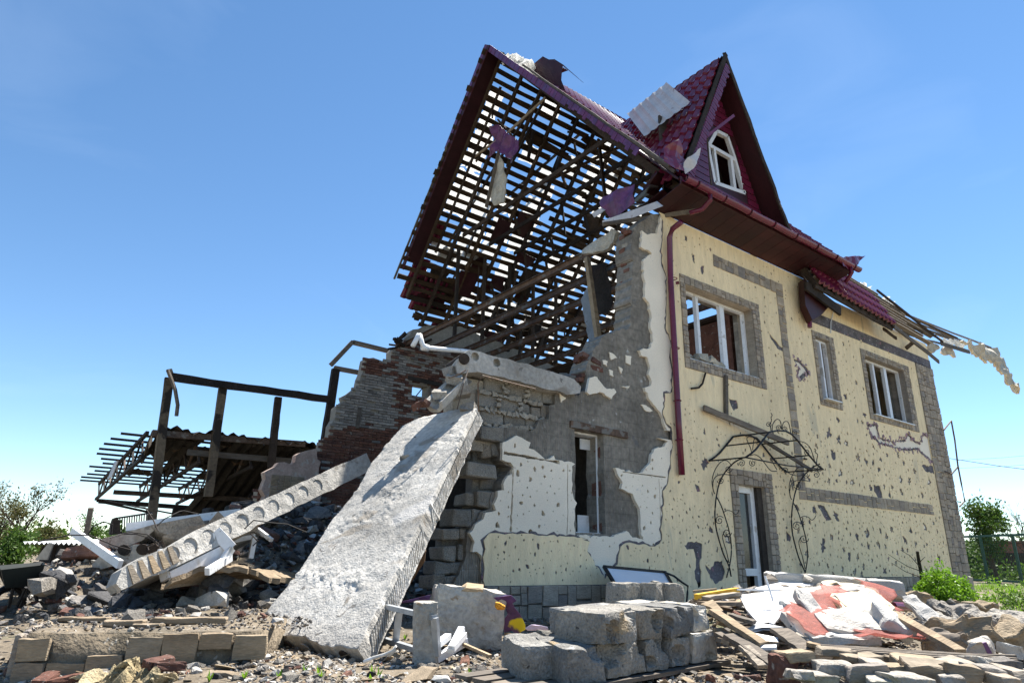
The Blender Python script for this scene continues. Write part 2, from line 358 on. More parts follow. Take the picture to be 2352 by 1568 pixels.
# --- structural wall (combed adhesive on masonry)
core_left = tr(zB, [(1480, 640), (1285, 600), (1255, 790), (1175, 800), (1170, 975), (1040, 990), (990, 1120), (700, 1100), (570, 1090)]) + \
    tr(zC, [(515, 300), (520, 420), (600, 480), (600, 520), (530, 600), (520, 690), (450, 700), (430, 840), (350, 870), (270, 1000), (240, 1040), (215, 1280), (140, 1440), (100, 1540)])
core_top = tr(zA, [(1715, 150), (1700, 300), (1712, 470), (1695, 640), (1705, 760), (1690, 850), (1600, 865), (1520, 900), (1455, 975), (1430, 1040), (1405, 1080), (1400, 1180), (1385, 1290), (1340, 1320)])
outline = [(4.55, -.4), (19.5, -.4), (19.5, 6.55), (13.36, 6.6), (13.36, 6.86), (8.62, 6.86), (8.3, 6.72)]
holes = [rect(*w[1]) for w in WIN.values()] + [rect(*DOOR[1]), rough(rect(*WL), .12, .012, 4)]
core = wallplate([outline + rough(core_top, .07, .018, 1, False) + rough(core_left, .08, .02, 2, False)] + holes, .06, .44).build('wall', MT['core'], house)
tag(core, 'grey masonry wall showing combed adhesive where the foam came off')

g = random.Random(5)
# --- cream render with every shell pit cut through it
yL = rough(tr(zE, [(748, 150), (800, 175), (798, 280), (765, 290), (755, 380), (770, 420), (795, 440), (800, 520), (790, 600), (775, 690), (755, 720), (760, 780), (750, 850), (752, 935), (720, 965), (640, 955), (592, 945), (570, 965), (556, 1042), (500, 1110), (440, 1018), (420, 985), (432, 945), (375, 928)])[1:], .06, .012, 12, False)
ytop = rough(tr(zA, [(1902, 95), (1905, 200), (1895, 300), (1900, 400), (1935, 520), (1930, 650), (1925, 860), (1965, 950), (1960, 1060)]), .06, .01, 13, False)
ybot = rough(tr(zD, [(960, 1038), (830, 1022), (640, 1015), (430, 1002), (270, 1000), (230, 1050), (240, 1110), (225, 1170), (235, 1250), (225, 1330), (240, 1372)]), .06, .008, 14, False)
yellow = ytop + yL + ybot + [(4.93, .395), (7.7, .395), (7.75, .1), (13.3, .1), (13.3, .48), (18.46, .48), (18.46, 5.83), (13.38, 5.80), (13.38, 6.80), (8.46, 6.80)]
tears = [tr(zF, p) for p in (
    [(1240, 1290), (1300, 1290), (1320, 1370), (1400, 1390), (1470, 1380), (1480, 1340), (1530, 1390), (1556, 1400), (1570, 1340), (1620, 1360), (1650, 1410), (1640, 1470), (1690, 1500), (1640, 1520), (1580, 1480), (1540, 1440), (1480, 1450), (1400, 1430), (1320, 1410), (1270, 1370)],
    [(810, 910), (850, 920), (885, 955), (910, 990), (870, 1020), (850, 1042), (830, 1000), (840, 960)], [(668, 755), (690, 785), (745, 840), (748, 865), (715, 845), (680, 795)], [(432, 1140), (475, 1150), (485, 1195), (460, 1215), (440, 1180)],
    [(1560, 1530), (1640, 1535), (1690, 1560), (1660, 1590), (1590, 1570)], [(262, 370), (285, 360), (283, 395), (272, 412)], [(170, 180), (186, 190), (184, 215), (172, 210)])] + \
    [tr(zG, p) for p in ([(60, 1190), (120, 1165), (200, 1185), (195, 1260), (180, 1330), (190, 1420), (185, 1510), (165, 1520), (140, 1420), (150, 1300), (130, 1220), (80, 1230)],
    [(220, 1340), (260, 1380), (290, 1320), (350, 1310), (370, 1380), (360, 1450), (300, 1490), (260, 1440)], [(140, 720), (175, 740), (185, 780), (160, 785)], [(255, 1040), (280, 1070), (285, 1100), (250, 1085)],
    [(840, 1080), (880, 1130), (870, 1165), (845, 1160)], [(1510, 730), (1560, 740), (1580, 830), (1545, 830), (1515, 780)], [(1630, 735), (1650, 840), (1625, 820)], [(1080, 880), (1130, 890), (1190, 1000), (1150, 1010), (1110, 940)])]
tears = [rough(t, .05, .012, 20+i) for i, t in enumerate(tears)]
fixed = [rough(rect(*w[0]), .3, .004, 3) for w in WIN.values()] + [[(p[0], max(p[1], .102)) for p in rough(rect(*DOOR[0]), .3, .004, 3)]]
bands = [[(9.97, 6.15), (9.97, 6.41), (12.34, 6.41), (12.34, 2.13), (17.98, 2.13), (17.98, 1.88), (12.08, 1.88), (12.08, 6.15)]]
taken = [(sum(p[0] for p in t)/len(t), sum(p[1] for p in t)/len(t), max(math.hypot(p[0]-sum(q[0] for q in t)/len(t), p[1]-sum(q[1] for q in t)/len(t)) for p in t)) for t in tears]
obst = np.array(yellow + [p for t in tears+fixed for p in t] + rough(bands[0], .08, 0, 1))
pits = []; tk = [(x, z, r) for x, z, r in taken]
def try_pit(x, z, r, asp, n, ang, jit=.45):
    rr = r*max(asp, 1)*1.5
    if ((obst[:, 0]-x)**2+(obst[:, 1]-z)**2).min() < rr*rr: return False
    if len(pitc):
        pa = PITA[:len(pitc)]
        if ((pa[:, 0]-x)**2+(pa[:, 1]-z)**2 < (rr+pa[:, 2]+.008)**2).any(): return False
    if not inside([(x, z)], BND)[0]: return False
    PITA[len(pitc)] = (x, z, rr)
    pitc.append((x, z, rr)); pits.append(blob(x, z, r, r*asp, n, g, jit, ang)); return True
BND = [np.array(L_) for L_ in [yellow]+fixed+bands+tears]; pitc = []; PITA = np.zeros((4000, 3))
n = 0
while n < 260:                                            # larger hits, mostly low on the right
    x = g.gauss(15.2, 1.6) if g.random() < .87 else g.uniform(9, 18.3); z = g.gauss(1.3, .8) if g.random() < .85 else g.uniform(.2, 6.3)
    if not (8.3 < x < 18.4 and .12 < z < 6.5): n += .05; continue
    n += 1 if try_pit(x, z, g.choice((.018, .025, .035, .045, .06, .08)), g.uniform(.8, 1.75), 17, g.uniform(-.8, .8), .55) else .04
n = 0
while n < 800:
    x = g.uniform(4.95, 18.4) if g.random() < .45 else g.uniform(11.3, 18.4); z = g.uniform(.45, 6.7) if g.random() < .35 else g.uniform(.15, 3.2)
    n += 1 if try_pit(x, z, g.uniform(.011, .026), g.uniform(.8, 1.9), 6, g.uniform(-.8, .8)) else .03
n = 0
while n < 1100:
    x = g.uniform(4.95, 18.4); z = g.uniform(.45, 6.7) if g.random() < .5 else g.uniform(.15, 2.9)
    n += 1 if try_pit(x, z, g.uniform(.007, .0125), g.uniform(.8, 1.7), 5, g.uniform(-.8, .8)) else .03
# --- foam boards
deep = [shrink(p, .55) for p in pits if len(p) > 12 and g.random() < .6]
cut = [p for p in deep if g.random() < .6 and (min(q[1] for q in p) > 2.78 or max(q[1] for q in p) < 2.72) and min(q[0] for q in p) > 9.25 and min(q[1] for q in p) > .25]
epsL = tr(zD, [(135, 1000), (175, 940), (230, 900), (245, 860), (320, 840), (305, 800), (320, 770), (330, 710), (375, 700), (370, 660), (400, 600), (440, 575), (440, 540), (420, 510), (360, 490), (365, 370), (410, 350),
    (460, 320), (500, 335), (530, 360), (560, 370), (545, 410), (580, 420), (620, 450), (660, 485), (690, 480), (720, 460), (730, 485), (755, 492), (820, 500), (868, 518), (850, 535), (845, 600), (852, 660), (845, 700),
    (860, 760), (880, 790), (865, 830), (870, 880), (860, 930), (868, 1016), (1110, 1025), (1165, 1010), (1225, 985), (1270, 1030), (1345, 1046), (1330, 1010), (1325, 900), (1320, 830), (1290, 780), (1270, 730), (1215, 700),
    (1190, 690), (1200, 650), (1165, 590), (1148, 545), (1190, 558), (1310, 582), (1340, 575), (1385, 520), (1400, 450), (1420, 415), (1490, 395), (1515, 360)])
epsL = rough(epsL, .05, .008, 6, False) + [(8.15, 2.6), (9.2, 2.6), (9.2, .42), (4.95, .42)] + rough(tr(zD, [(235, 1370), (225, 1250), (215, 1150), (150, 1130), (170, 1060)]), .05, .012, 7, False)
epsU = tr(zA, [(1885, 100), (1870, 190), (1800, 205), (1762, 178), (1755, 290), (1830, 335), (1770, 390), (1775, 500), (1785, 560), (1780, 640), (1810, 680), (1830, 780), (1820, 840), (1835, 910), (1825, 990), (1790, 1000), (1745, 1010),
    (1760, 1050), (1800, 1060), (1815, 1120), (1810, 1180), (1830, 1220), (1820, 1260), (1780, 1270), (1800, 1310), (1830, 1370), (1870, 1420), (1900, 1460), (1935, 1560)])
epsU = rough(epsU, .05, .012, 8, False) + [(8.35, 2.75), (19.45, 2.75), (19.45, 6.56), (13.4, 6.6), (13.4, 6.8), (8.55, 6.8)]
epsR = [(9.2, 2.748), (9.2, .2), (19.45, .2), (19.45, 2.748)]
wh = [rect(*w[1]) for w in WIN.values()]
seams = []
for pts, w in (([(372, 443), (500, 462), (640, 490), (760, 508)], .014), ([(438, 560), (432, 700), (428, 820), (420, 990)], .013), ([(818, 520), (815, 700), (818, 860), (812, 1008)], .006), ([(1200, 572), (1330, 590), (1500, 612)], .006), ([(1452, 620), (1460, 800), (1466, 1040)], .006)):
    P_ = tr(zD, pts); up_, dn_ = [], []
    for i_, p in enumerate(P_):
        q = P_[min(i_+1, len(P_)-1)]; r0 = P_[max(i_-1, 0)]; dx, dz = q[0]-r0[0], q[1]-r0[1]; L_ = math.hypot(dx, dz); ww = w*g.uniform(.5, 1.7); up_.append((p[0]-dz/L_*ww, p[1]+dx/L_*ww)); dn_.append((p[0]+dz/L_*ww, p[1]-dx/L_*ww))
    seams.append(rough(up_+dn_[::-1], .035, w*.35, int(w*1000)+len(P_)))
epit = []; epc = np.array(epsL+[p for q in seams for p in q])
for _ in range(500):
    x_, z_ = g.uniform(4.8, 8.2), g.uniform(.9, 2.4); r_ = g.choice((.008, .01, .012, .02, .03))
    if inside([(x_, z_)], [epsL])[0] and ((epc[:, 0]-x_)**2+(epc[:, 1]-z_)**2).min() > (r_*2.2)**2 and all((a-x_)**2+(b-z_)**2 > (c+r_*2.2)**2 for a, b, c in [(q[0][0], q[0][1], .07) for q in epit]): epit.append(blob(x_, z_, r_, r_*g.uniform(.8, 1.6), 8, g, .4))
ins = wallplate([epsL]+seams+epit, .004, .058); ins.add(*(lambda m: (m.V, m.F))(wallplate([epsU]+wh+[shrink(p, .9) for p in cut if p[0][1] > 2.75], .006, .058))); ins.add(*(lambda m: (m.V, m.F))(wallplate([epsR, [(p[0], max(p[1], .201)) if p[1] < .201 else p for p in rect(*DOOR[1])]]+[shrink(p, .9) for p in cut if p[0][1] < 2.75], .005, .058)))
patch = tr(zA, [(1400, 1200), (1450, 1195), (1490, 1250), (1520, 1280), (1570, 1275), (1585, 1300), (1560, 1330), (1550, 1350), (1500, 1310), (1470, 1300), (1400, 1320), (1380, 1300)])
ins.add(*(lambda m: (m.V, m.F))(wallplate([rough(patch, .05, .008, 9)], .01, .058)))
for pt in ([(1545, 1020), (1580, 1035), (1600, 1060), (1560, 1075)], [(1660, 1040), (1700, 1050), (1695, 1110), (1665, 1095)], [(1500, 1075), (1535, 1085), (1530, 1120), (1505, 1105)], [(1545, 1140), (1570, 1150), (1575, 1190), (1550, 1180)],
           [(1765, 1385), (1800, 1390), (1850, 1430), (1830, 1440), (1790, 1420)], [(1630, 1260), (1690, 1255), (1680, 1275)], [(1200, 1310), (1245, 1340), (1210, 1370)], [(1610, 1120), (1640, 1140), (1630, 1170)]):
    ins.add(*(lambda m: (m.V, m.F))(wallplate([rough(tr(zA, pt), .04, .006, int(pt[0][0]))], .04, .058)))
tag(ins.build('insulation_layer', MT['eps'], house), 'torn white foam boards left on the wall beside the corner')

ym = wallplate([yellow]+fixed+tears+pits, -.012, .0005, grid=.9)
tag(ym.build('render_coat', MT['yellow'], house), 'cream scratched render pitted all over by shrapnel')
# adhesive coat below: ragged beyond the render edge, open over the white tears
def grow(L, d):
    c = np.array(L); out = []
    for i in range(len(c)):
        t = c[(i+1) % len(c)]-c[i-1]; nn = np.array((t[1], -t[0]))/max(np.hypot(*t), 1e-6); out.append(tuple(c[i]+nn*d*g.uniform(.1, 1.5)))
    return out
t0 = tr(zF, [(1255, 1305), (1298, 1300), (1318, 1378), (1400, 1397), (1470, 1392), (1490, 1360), (1530, 1400), (1556, 1412), (1575, 1355), (1615, 1370), (1640, 1410), (1632, 1465), (1670, 1495), (1640, 1510), (1590, 1470), (1545, 1428), (1480, 1438), (1400, 1420), (1325, 1400), (1275, 1350)])
t1 = tr(zF, [(820, 920), (845, 928), (875, 960), (890, 985), (860, 1000), (845, 1015), (838, 990), (848, 962)])
adh = ytop + yL + ybot
adh = grow(adh, .03) + [(4.97, .41), (9, .41), (9, .15), (18.47, .15), (18.47, 6.07), (13.39, 6.05), (13.39, 6.79), (8.5, 6.79)]
ah = [rect(*w[1]) for w in WIN.values()] + [[(p[0], max(p[1], .152)) for p in rect(*DOOR[1])]]
am = wallplate([adh]+ah+deep+[rough(t0, .05, .01, 41), rough(t1, .05, .01, 42)], .0012, .0035)
tag(am.build('adhesive_coat', MT['adhesive'], house), 'grey-violet adhesive coat bared in the shell holes')
MT['pinkmesh'] = mat('torn_pink_mesh', [(.34, .20, .22), (.24, .17, .20), (.42, .30, .31)], .9, (6, .3), (40, .3), (40, .6))
for i_, p_ in enumerate(tears[0]+tears[1]):
    if i_ % 2: continue
    a_ = blob(p_[0]+g.uniform(-.04, .04), p_[1]+g.uniform(-.05, .05), g.uniform(.025, .06), g.uniform(.02, .055), 10, g, .5, g.uniform(0, 3)); yy = -.014-g.uniform(.0, .008)
    wallplate([a_], yy, yy+.003).build('torn_mesh_flake', MT['pinkmesh'], house)
MB().box((16.44, .002, 6.3), (6.05, .004, .44)).build('raw_render', MT['yellow'], house)
MB().box((16.44, -.004, 5.95), (6.08, .012, .25)).build('adhesive_band', MT['adhesive'], house)

# --- stones: surrounds, bands, plinth, corner
def stones(parent, x0, z0, x1, z1, m, y=-.03, d=.03, hs=(.09, .2), gap=.012, seed=0, horiz=True):
    """split a rectangle into rough ashlar, each stone its own object"""
    q = random.Random(seed)
    def cell(a0, b0, a1, b1, depth):
        w, h = a1-a0, b1-b0
        if max(w, h) > hs[1] or (max(w, h) > hs[1]*.75 and q.random() < .5):
            if w >= h: c = a0+w*q.uniform(.35, .65); cell(a0, b0, c, b1, depth+1); cell(c, b0, a1, b1, depth+1)
            else: c = b0+h*q.uniform(.35, .65); cell(a0, b0, a1, c, depth+1); cell(a0, c, a1, b1, depth+1)
            return
        e = gap/2; dd = d*q.uniform(.7, 1.25); mb = MB(); j = min(w, h)*.05
        F0 = [(a0+e, b0+e), (a1-e, b0+e), (a1-e, b1-e), (a0+e, b1-e)]
        F0 = [(x+q.uniform(-j, j), z+q.uniform(-j, j)) for x, z in F0]; k = .006
        I = [(x+(k if i in (0, 3) else -k), z+(k if i < 2 else -k)) for i, (x, z) in enumerate(F0)]
        V = [(x, y+d, z) for x, z in F0]+[(x, y+d-dd*.8, z) for x, z in F0]+[(x, y+d-dd+q.uniform(-.003, .003), z) for x, z in I]
        F = [(i, (i+1) % 4, 4+(i+1) % 4, 4+i) for i in range(4)]+[(4+i, 4+(i+1) % 4, 8+(i+1) % 4, 8+i) for i in range(4)]+[(8, 9, 10, 11)]
        mb.V, mb.F = V, F; mb.build('stone', m, parent)
    cell(x0, z0, x1, z1, 0)
def ring(o, i): return [(o[0], i[3], o[2], o[3]), (o[0], o[1], o[2], i[1]), (o[0], i[1], i[0], i[3]), (i[2], i[1], o[2], i[3])]
for k, (name, (o, i)) in enumerate(WIN.items()):
    b = wallplate([rect(*o), rect(*i)], -.014, .0045).build('window_surround', MT['joint'], house)
    tag(b, 'narrow brown stone surround')
    for j, r_ in enumerate(ring(o, i)): stones(b, *r_, MT['stone'], -.034, .022, (.06, .17), .008, 50+10*k+j)
    # stone-clad reveals
    mb = MB()
    for (a, c) in (((i[0], i[1]), (i[0], i[3])), ((i[2], i[1]), (i[2], i[3])), ((i[0], i[3]), (i[2], i[3]))):
        p, q = Vector((a[0], .16, a[1])), Vector((c[0], .16, c[1])); mb.bar(p, q, .02 if a[0] == c[0] else .34, .34 if a[0] == c[0] else .02, (0, 1, 0) if a[0] == c[0] else (0, 0, 1))
    mb.build('reveal', MT['stone'], b)
db = wallplate([rect(DOOR[0][0], .11, DOOR[0][2], DOOR[0][3]), rect(DOOR[1][0], .112, DOOR[1][2], DOOR[1][3])], -.014, .0045).build('door_surround', MT['joint'], house)
for j, r_ in enumerate([(DOOR[0][0], DOOR[1][3], DOOR[0][2], DOOR[0][3]), (DOOR[0][0], .12, DOOR[1][0], DOOR[1][3]), (DOOR[1][2], .12, DOOR[0][2], DOOR[1][3])]): stones(db, *r_, MT['stone'], -.036, .026, (.08, .19), .01, 90+j)
MB().box((DOOR[1][2]+.004, .2, 1), (.016, .42, 2.04)).box((DOOR[1][0]-.004, .2, 1), (.016, .42, 2.04)).build('reveal', MT['stone'], db)
vb = wallplate([bands[0]], -.006, .0005).build('stone_band', MT['joint'], house); tag(vb, 'stepped band of brown stone running across and down the facade')
for j, r_ in enumerate([(9.97, 6.15, 12.08, 6.41), (12.08, 1.88, 12.34, 6.41), (12.34, 1.88, 17.98, 2.13)]): stones(vb, *r_, MT['stone'], -.03, .024, (.1, .27), .012, 110+j)
qb = MB().box((18.985, .0, 2.9), (1.03, .02, 5.9)).build('corner_quoin', MT['joint'], house); tag(qb, 'far corner faced with brown stone')
stones(qb, 18.475, .45, 19.5, 5.83, MT['stone'], -.035, .026, (.15, .30), .014, 120)
pb = MB().box((6.25, -.012, .12), (2.9, .04, .55)).build('plinth', MT['joint'], house); tag(pb, 'grey stone plinth in the shade below the cream strip')
stones(pb, 4.82, -.06, 7.7, .39, MT['stone'], -.06, .03, (.15, .3), .014, 130)
pr = MB().box((16.4, -.012, .17), (6.2, .04, .61)).build('plinth', MT['joint'], house)
stones(pr, 13.3, .0, 19.5, .47, MT['stone'], -.06, .03, (.15, .32), .014, 140)

# --- windows and door
def pvc_window(o, muls, y=.2, zsplit=None, lean=0):
    x0, z0, x1, z1 = o; w = .06
    f = MB()
    f.bar((x0, y, z0+w/2), (x1, y, z0+w/2), .07, w).bar((x0, y, z1-w/2), (x1, y, z1-w/2), .07, w)
    f.bar((x0+w/2, y, z0+w), (x0+w/2, y, z1-w), .07, w, (1, 0, 0)).bar((x1-w/2, y, z0+w), (x1-w/2, y, z1-w), .07, w, (1, 0, 0))
    wo = f.build('window', MT['pvc'], house)
    for x, ww in muls: MB().bar((x, y-.004, z0+w), (x+lean, y-.004, z1-w), .075, ww, (1, 0, 0)).build('mullion', MT['pvc'], wo)
    MB().bar((x0, y-.1, z0-.004), (x1, y-.1, z0-.004), .24, .022).build('sill', MT['pvc'], wo)
    return wo
w1 = pvc_window(WIN['W1'][1], [(9.60, .075), (10.36, .13)]); tag(w1, 'glassless white frame of three lights beside the downpipe')
w2 = pvc_window(WIN['W2'][1], [(13.76, .06)], .09); tag(w2, 'narrow glassless white window frame')
w3 = pvc_window(WIN['W3'][1], [(16.28, .075), (16.88, .13)], .14); tag(w3, 'glassless white frame of three lights nearest the far corner')
# hanging shards / rags in the first window
mb = MB()
for i in range(9): mb.box((9.25+U(0, .95), .12+U(-.05, .1), 4.17+U(0, .07)), (U(.1, .28), U(.08, .2), U(.06, .16)), Matrix.Rotation(U(-.6, .6), 3, 'Y'), .03)
mb.build('wool_rag', MT['wool'], w1)
wl = MB(); x0, z0, x1, z1 = WL
wl.bar((x0, .22, z0+.01), (x1, .22, z0+.01), .1, .02).bar((x0+.02, .30, z1-.02), (x1, .30, z1-.02), .22, .03).bar((x1-.012, .2, z0), (x1-.012, .2, z1), .02, .02, (0, 1, 0))
wl = wl.build('window', MT['pvc'], house); tag(wl, 'empty window opening with a white lining in the grey wall')
MB().box((x1+.03, .24, (z0+z1)/2), (.05, .2, z1-z0), None, .004).build('brick_reveal', MT['brick'], wl)
MB().bar((x0-.1, .05, z1+.06), (x1+.5, .05, z1+.03), .06, .1, n=6, rough=.012).build('lintel', MT['rust'], wl)
for c_, s_ in (((x1-.12, .40, z0+.14), (.22, .02, .26)), ((x1-.1, .36, z1-.14), (.2, .02, .16))): MB().box(c_, s_).build('lining_panel', MT['pvc'], wl)
dx0, dz0, dx1, dz1 = DOOR[1]; y = .15
df = MB().bar((dx0+.03, y, 0), (dx0+.03, y, dz1), .07, .06, (1, 0, 0)).bar((dx0+.61, y, 0), (dx0+.61, y, dz1), .07, .15, (1, 0, 0)).bar((dx0+.06, y, dz1-.06), (dx0+.54, y, dz1-.06), .07, .12)
df = df.build('door', MT['pvc'], house); tag(df, 'white plastic door with broken glass under the iron canopy')
MB().bar((dx0+.05, y-.004, .56), (dx0+.54, y-.004, .56), .07, .12).build('door_rail', MT['pvc'], df)
MB().tube([(dx0+.1, y-.05, .75), (dx0+.08, y-.09, .8), (dx0+.08, y-.09, 1.02), (dx0+.1, y-.05, 1.07)], .014, 6).build('door_handle', MT['pvc'], df)
for z in (.35, .95, 1.7): MB().box((dx0+.69, y-.04, z), (.03, .04, .11)).build('hinge', MT['pvc'], df)
MB().box((dx0+.3, y+.03, 1.25), (.46, .01, 1.35)).build('door_glass', mat('dusty_glass', [(.03, .032, .034)], .15, None, (10, .3), None, spec=.5), df)
MB().box((dx0+.78, y+.05, 1), (.25, .3, 2.06)).build('door_jamb', MT['dark'], df)

# --- loose blocks of the broken end: each block a part
def blk(x0, x1, zc, h=.2, y=.14, d=.3, j=.012, m='block', tilt=0):
    mb = MB(); c = Vector(((x0+x1)/2, y+d/2, zc)); s = (x1-x0, d, h)
    import bmesh
    bm = bmesh.new(); bmesh.ops.create_cube(bm, size=1)
    for v in bm.verts: v.co = Vector((v.co.x*s[0]+U(-j, j), v.co.y*s[1]+U(-j, j), v.co.z*s[2]+U(-j, j)))
    bmesh.ops.bevel(bm, geom=bm.edges[:]+bm.verts[:], offset=.014, segments=1, affect='EDGES')
    me = bpy.data.meshes.new('block'); bm.to_mesh(me); bm.free()
    return link(me, 'block', MT[m], house, Matrix.Translation(c) @ Matrix.Rotation(tilt, 4, 'Y'))
def blkz(zf, xa, xb, ya, yb, y=.14, d=.3, **k):
    a, b = at(*zf(xa, (ya+yb)/2), Y=y), at(*zf(xb, (ya+yb)/2), Y=y); t = at(*zf(xa, ya), Y=y).z; u = at(*zf(xa, yb), Y=y).z
    return blk(a.x, b.x, (a.z+b.z)/2, max(abs(t-u)*.97, .12), y, d, **k)
for xa, xb, ya, yb in ((285, 558, 430, 640), (572, 838, 490, 715), (850, 1048, 590, 780), (1050, 1270, 600, 790), (190, 470, 660, 850), (480, 742, 715, 900), (762, 888, 780, 950), (900, 1038, 820, 970), (1040, 1180, 800, 970), (245, 540, 895, 1070), (552, 825, 945, 1110), (835, 1040, 985, 1110)):
    blkz(zB, xa, xb, ya, yb, .13, .3)
for xa, xb, ya, yb, y in ((318, 515, 140, 275, .05), (335, 430, 290, 410, .16), (430, 515, 290, 405, .12), (205, 470, 450, 575, .02), (320, 470, 585, 680, .25), (470, 600, 440, 560, .3), (205, 288, 705, 825, .16), (288, 450, 700, 835, .08), (90, 250, 850, 990, .05), (255, 340, 850, 985, .1), (0, 148, 1000, 1110, .06),
    (152, 240, 1000, 1110, .12), (0, 132, 1165, 1290, .1), (138, 222, 1150, 1280, .13), (-60, 65, 1295, 1400, .1), (62, 180, 1290, 1400, .13), (-90, 20, 1410, 1520, .08), (22, 130, 1410, 1530, .12), (230, 330, 160, 280, .3), (215, 330, 300, 430, .35)):
    blkz(zC, xa, xb, ya, yb, y, .32, j=.02)
MB().box((4.62, .34, .5), (.55, .16, 1.1)).box((4.95, .36, 1.62), (.35, .16, .9)).build('wall_core', MT['block'], house)
# squeezed mortar between the upper courses
mo = MB()
for (xa, ya, xb, yb) in ((215, 625, 1040, 800), (220, 850, 1040, 990), (200, 1060, 960, 1130), (285, 420, 1040, 610), (555, 480, 560, 690), (842, 590, 838, 740), (470, 690, 468, 850), (750, 740, 745, 900)):
    a, b = at(*zB(xa, ya), Y=.12), at(*zB(xb, yb), Y=.12); k = max(2, int((b-a).length/.07))
    for i in range(k):
        p = a.lerp(b, (i+U(.2, .8))/k); mo.box(p, (U(.05, .12), .06, U(.03, .065)), Matrix.Rotation(U(-.5, .5), 3, 'Y'), .016)
mo.add(*(lambda m: (m.V, m.F))(wallplate([[(4.35, 2.05), (5.5, 2.05), (5.5, 3.0), (4.35, 3.0)]], .17, .40)))
tag(mo.build('mortar', MT['mortar'], house), 'pale mortar squeezed out between grey blocks', kind='stuff')

# --- other walls, floors, inside
MB().box((19.44, 5.4, 3.0), (.3, 9.9, 6.9)).build('end_wall', MT['yellow'], house)
def brickwall(name, loops, y0, y1, label=None): o = wallplate(loops, y0, y1).build(name, MT['dark'], house); return o
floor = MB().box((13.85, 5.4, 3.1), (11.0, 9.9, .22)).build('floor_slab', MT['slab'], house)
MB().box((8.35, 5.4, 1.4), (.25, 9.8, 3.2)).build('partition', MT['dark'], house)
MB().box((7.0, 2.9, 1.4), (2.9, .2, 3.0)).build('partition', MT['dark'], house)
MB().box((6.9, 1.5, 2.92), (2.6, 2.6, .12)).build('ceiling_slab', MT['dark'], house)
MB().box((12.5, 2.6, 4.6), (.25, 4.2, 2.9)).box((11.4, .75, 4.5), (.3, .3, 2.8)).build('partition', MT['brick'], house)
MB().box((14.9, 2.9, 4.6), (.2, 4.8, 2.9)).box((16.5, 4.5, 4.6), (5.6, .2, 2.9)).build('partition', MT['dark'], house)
MB().box((16.4, 4.9, 6.62), (5.8, 9.0, .08)).build('added_attic_floor', MT['char'], house)  # unseen floor, added to keep the sun out of the far wing rooms
# bricks of the upper torn wall edge and of the broken cross-section
for i in range(70):
    t = i % 14; q = zA(1665+U(-22, 24), 200+t*46+U(-8, 8)); p = at(*q, X=7.9+U(-.06, .06))
    if i >= 14*3: q = zA(1395+U(-60, 50), 1040+U(0, 190)); p = at(*q, Y=U(.1, .5))
    b = MB().box(p, (.25, .12, .065), Matrix.Rotation(U(-.25, .25), 3, 'Z') @ Matrix.Rotation(U(-.25, .25), 3, 'Y'), .008).build('brick', MT['brick'] if rnd.random() < .75 else MT['mortar'], house)
MB().prism([at(*zA(x, y), X=7.93) for x, y in ((1700, 150), (1640, 190), (1650, 400), (1655, 600), (1670, 700), (1668, 850), (1690, 860))], (.5, 0, 0)).build('wall_core', MT['mortar'], house)
# window surrounds etc. on the bracket: steel bracket and timber across the facade
br = MB().bar(at(1667, 862, Y=-.05), at(1668, 958, Y=-.05), .05, .075, (1, 0, 0)).build('bracket', MT['greywood'], house)
# ================================================================ roof
RX0, RX1 = 8.2, 14.2; EZ, EY = 7.08, -.72; RY, RZ = 5.46, 14.39
fs = Vector((0, RY-EY, RZ-EZ)); FL = fs.length; fs.normalize(); fn = Vector((0, -fs.z, fs.y))
bs = Vector((0, 11.35-RY, 7.18-RZ)); BL = bs.length; bs.normalize(); bn = Vector((0, -bs.z, bs.y))
def tiles(O, ux, vy, n, W, L, keep=None, wave=.19, step=.35, amp=.028, lift=.042, thick=True):
    O, ux, vy, n = Vector(O), Vector(ux), Vector(vy), Vector(n); mb = MB(); na = max(2, int(W/wave*6)); nb = max(1, int(L/step+.5))
    for k in range(nb):
        rows = ((k*step-.012, -.008), (k*step, lift), (k*step+.06, lift*.9), (min((k+1)*step, L), 0)); base = len(mb.V)
        for b, h in rows:
            for i in range(na+1):
                a = W*i/na; ph = 2*math.pi*a/wave
                mb.V.append(tuple(O+ux*a+vy*b+n*(h+amp*(math.cos(ph)+.35*math.cos(2*ph)))))
        for j in range(3):
            for i in range(na):
                if keep is None or keep(W*(i+.5)/na, k*step+.17):
                    q = base+j*(na+1)+i; mb.F.append((q, q+1, q+na+2, q+na+1))
    used = sorted({i for f in mb.F for i in f}); rm = {i: c for c, i in enumerate(used)}
    mb.V = [mb.V[i] for i in used]; mb.F = [tuple(rm[i] for i in f) for f in mb.F]
    return mb
DX, DZ, DH, DW = 10.1, 10.86, 3.55, 1.70                # dormer ridge X, ridge height, rise, half width
def in_dormer(a, b):
    x = RX0+.12+a; z = EZ+fs.z*b
    return z < DZ and abs(x-DX) < (DZ-z)/DH*DW-.05 and b > .78
g = random.Random(3)
def keep_front(a, b):
    if in_dormer(a, b): return False
    if a < 1.0 and b > 6.9+math.sin(a*9)*.3: return False
    if a < .35+.2*math.sin(b*3) and b > 1.0: return False
    return True
roof = tiles(Vector((RX0+.12, EY, EZ)), (1, 0, 0), fs, fn, RX1-RX0-.12, FL, keep_front).build('roof', MT['maroon'], house)
tag(roof, 'maroon pressed metal tile roof, stripped to its laths at the torn gable')
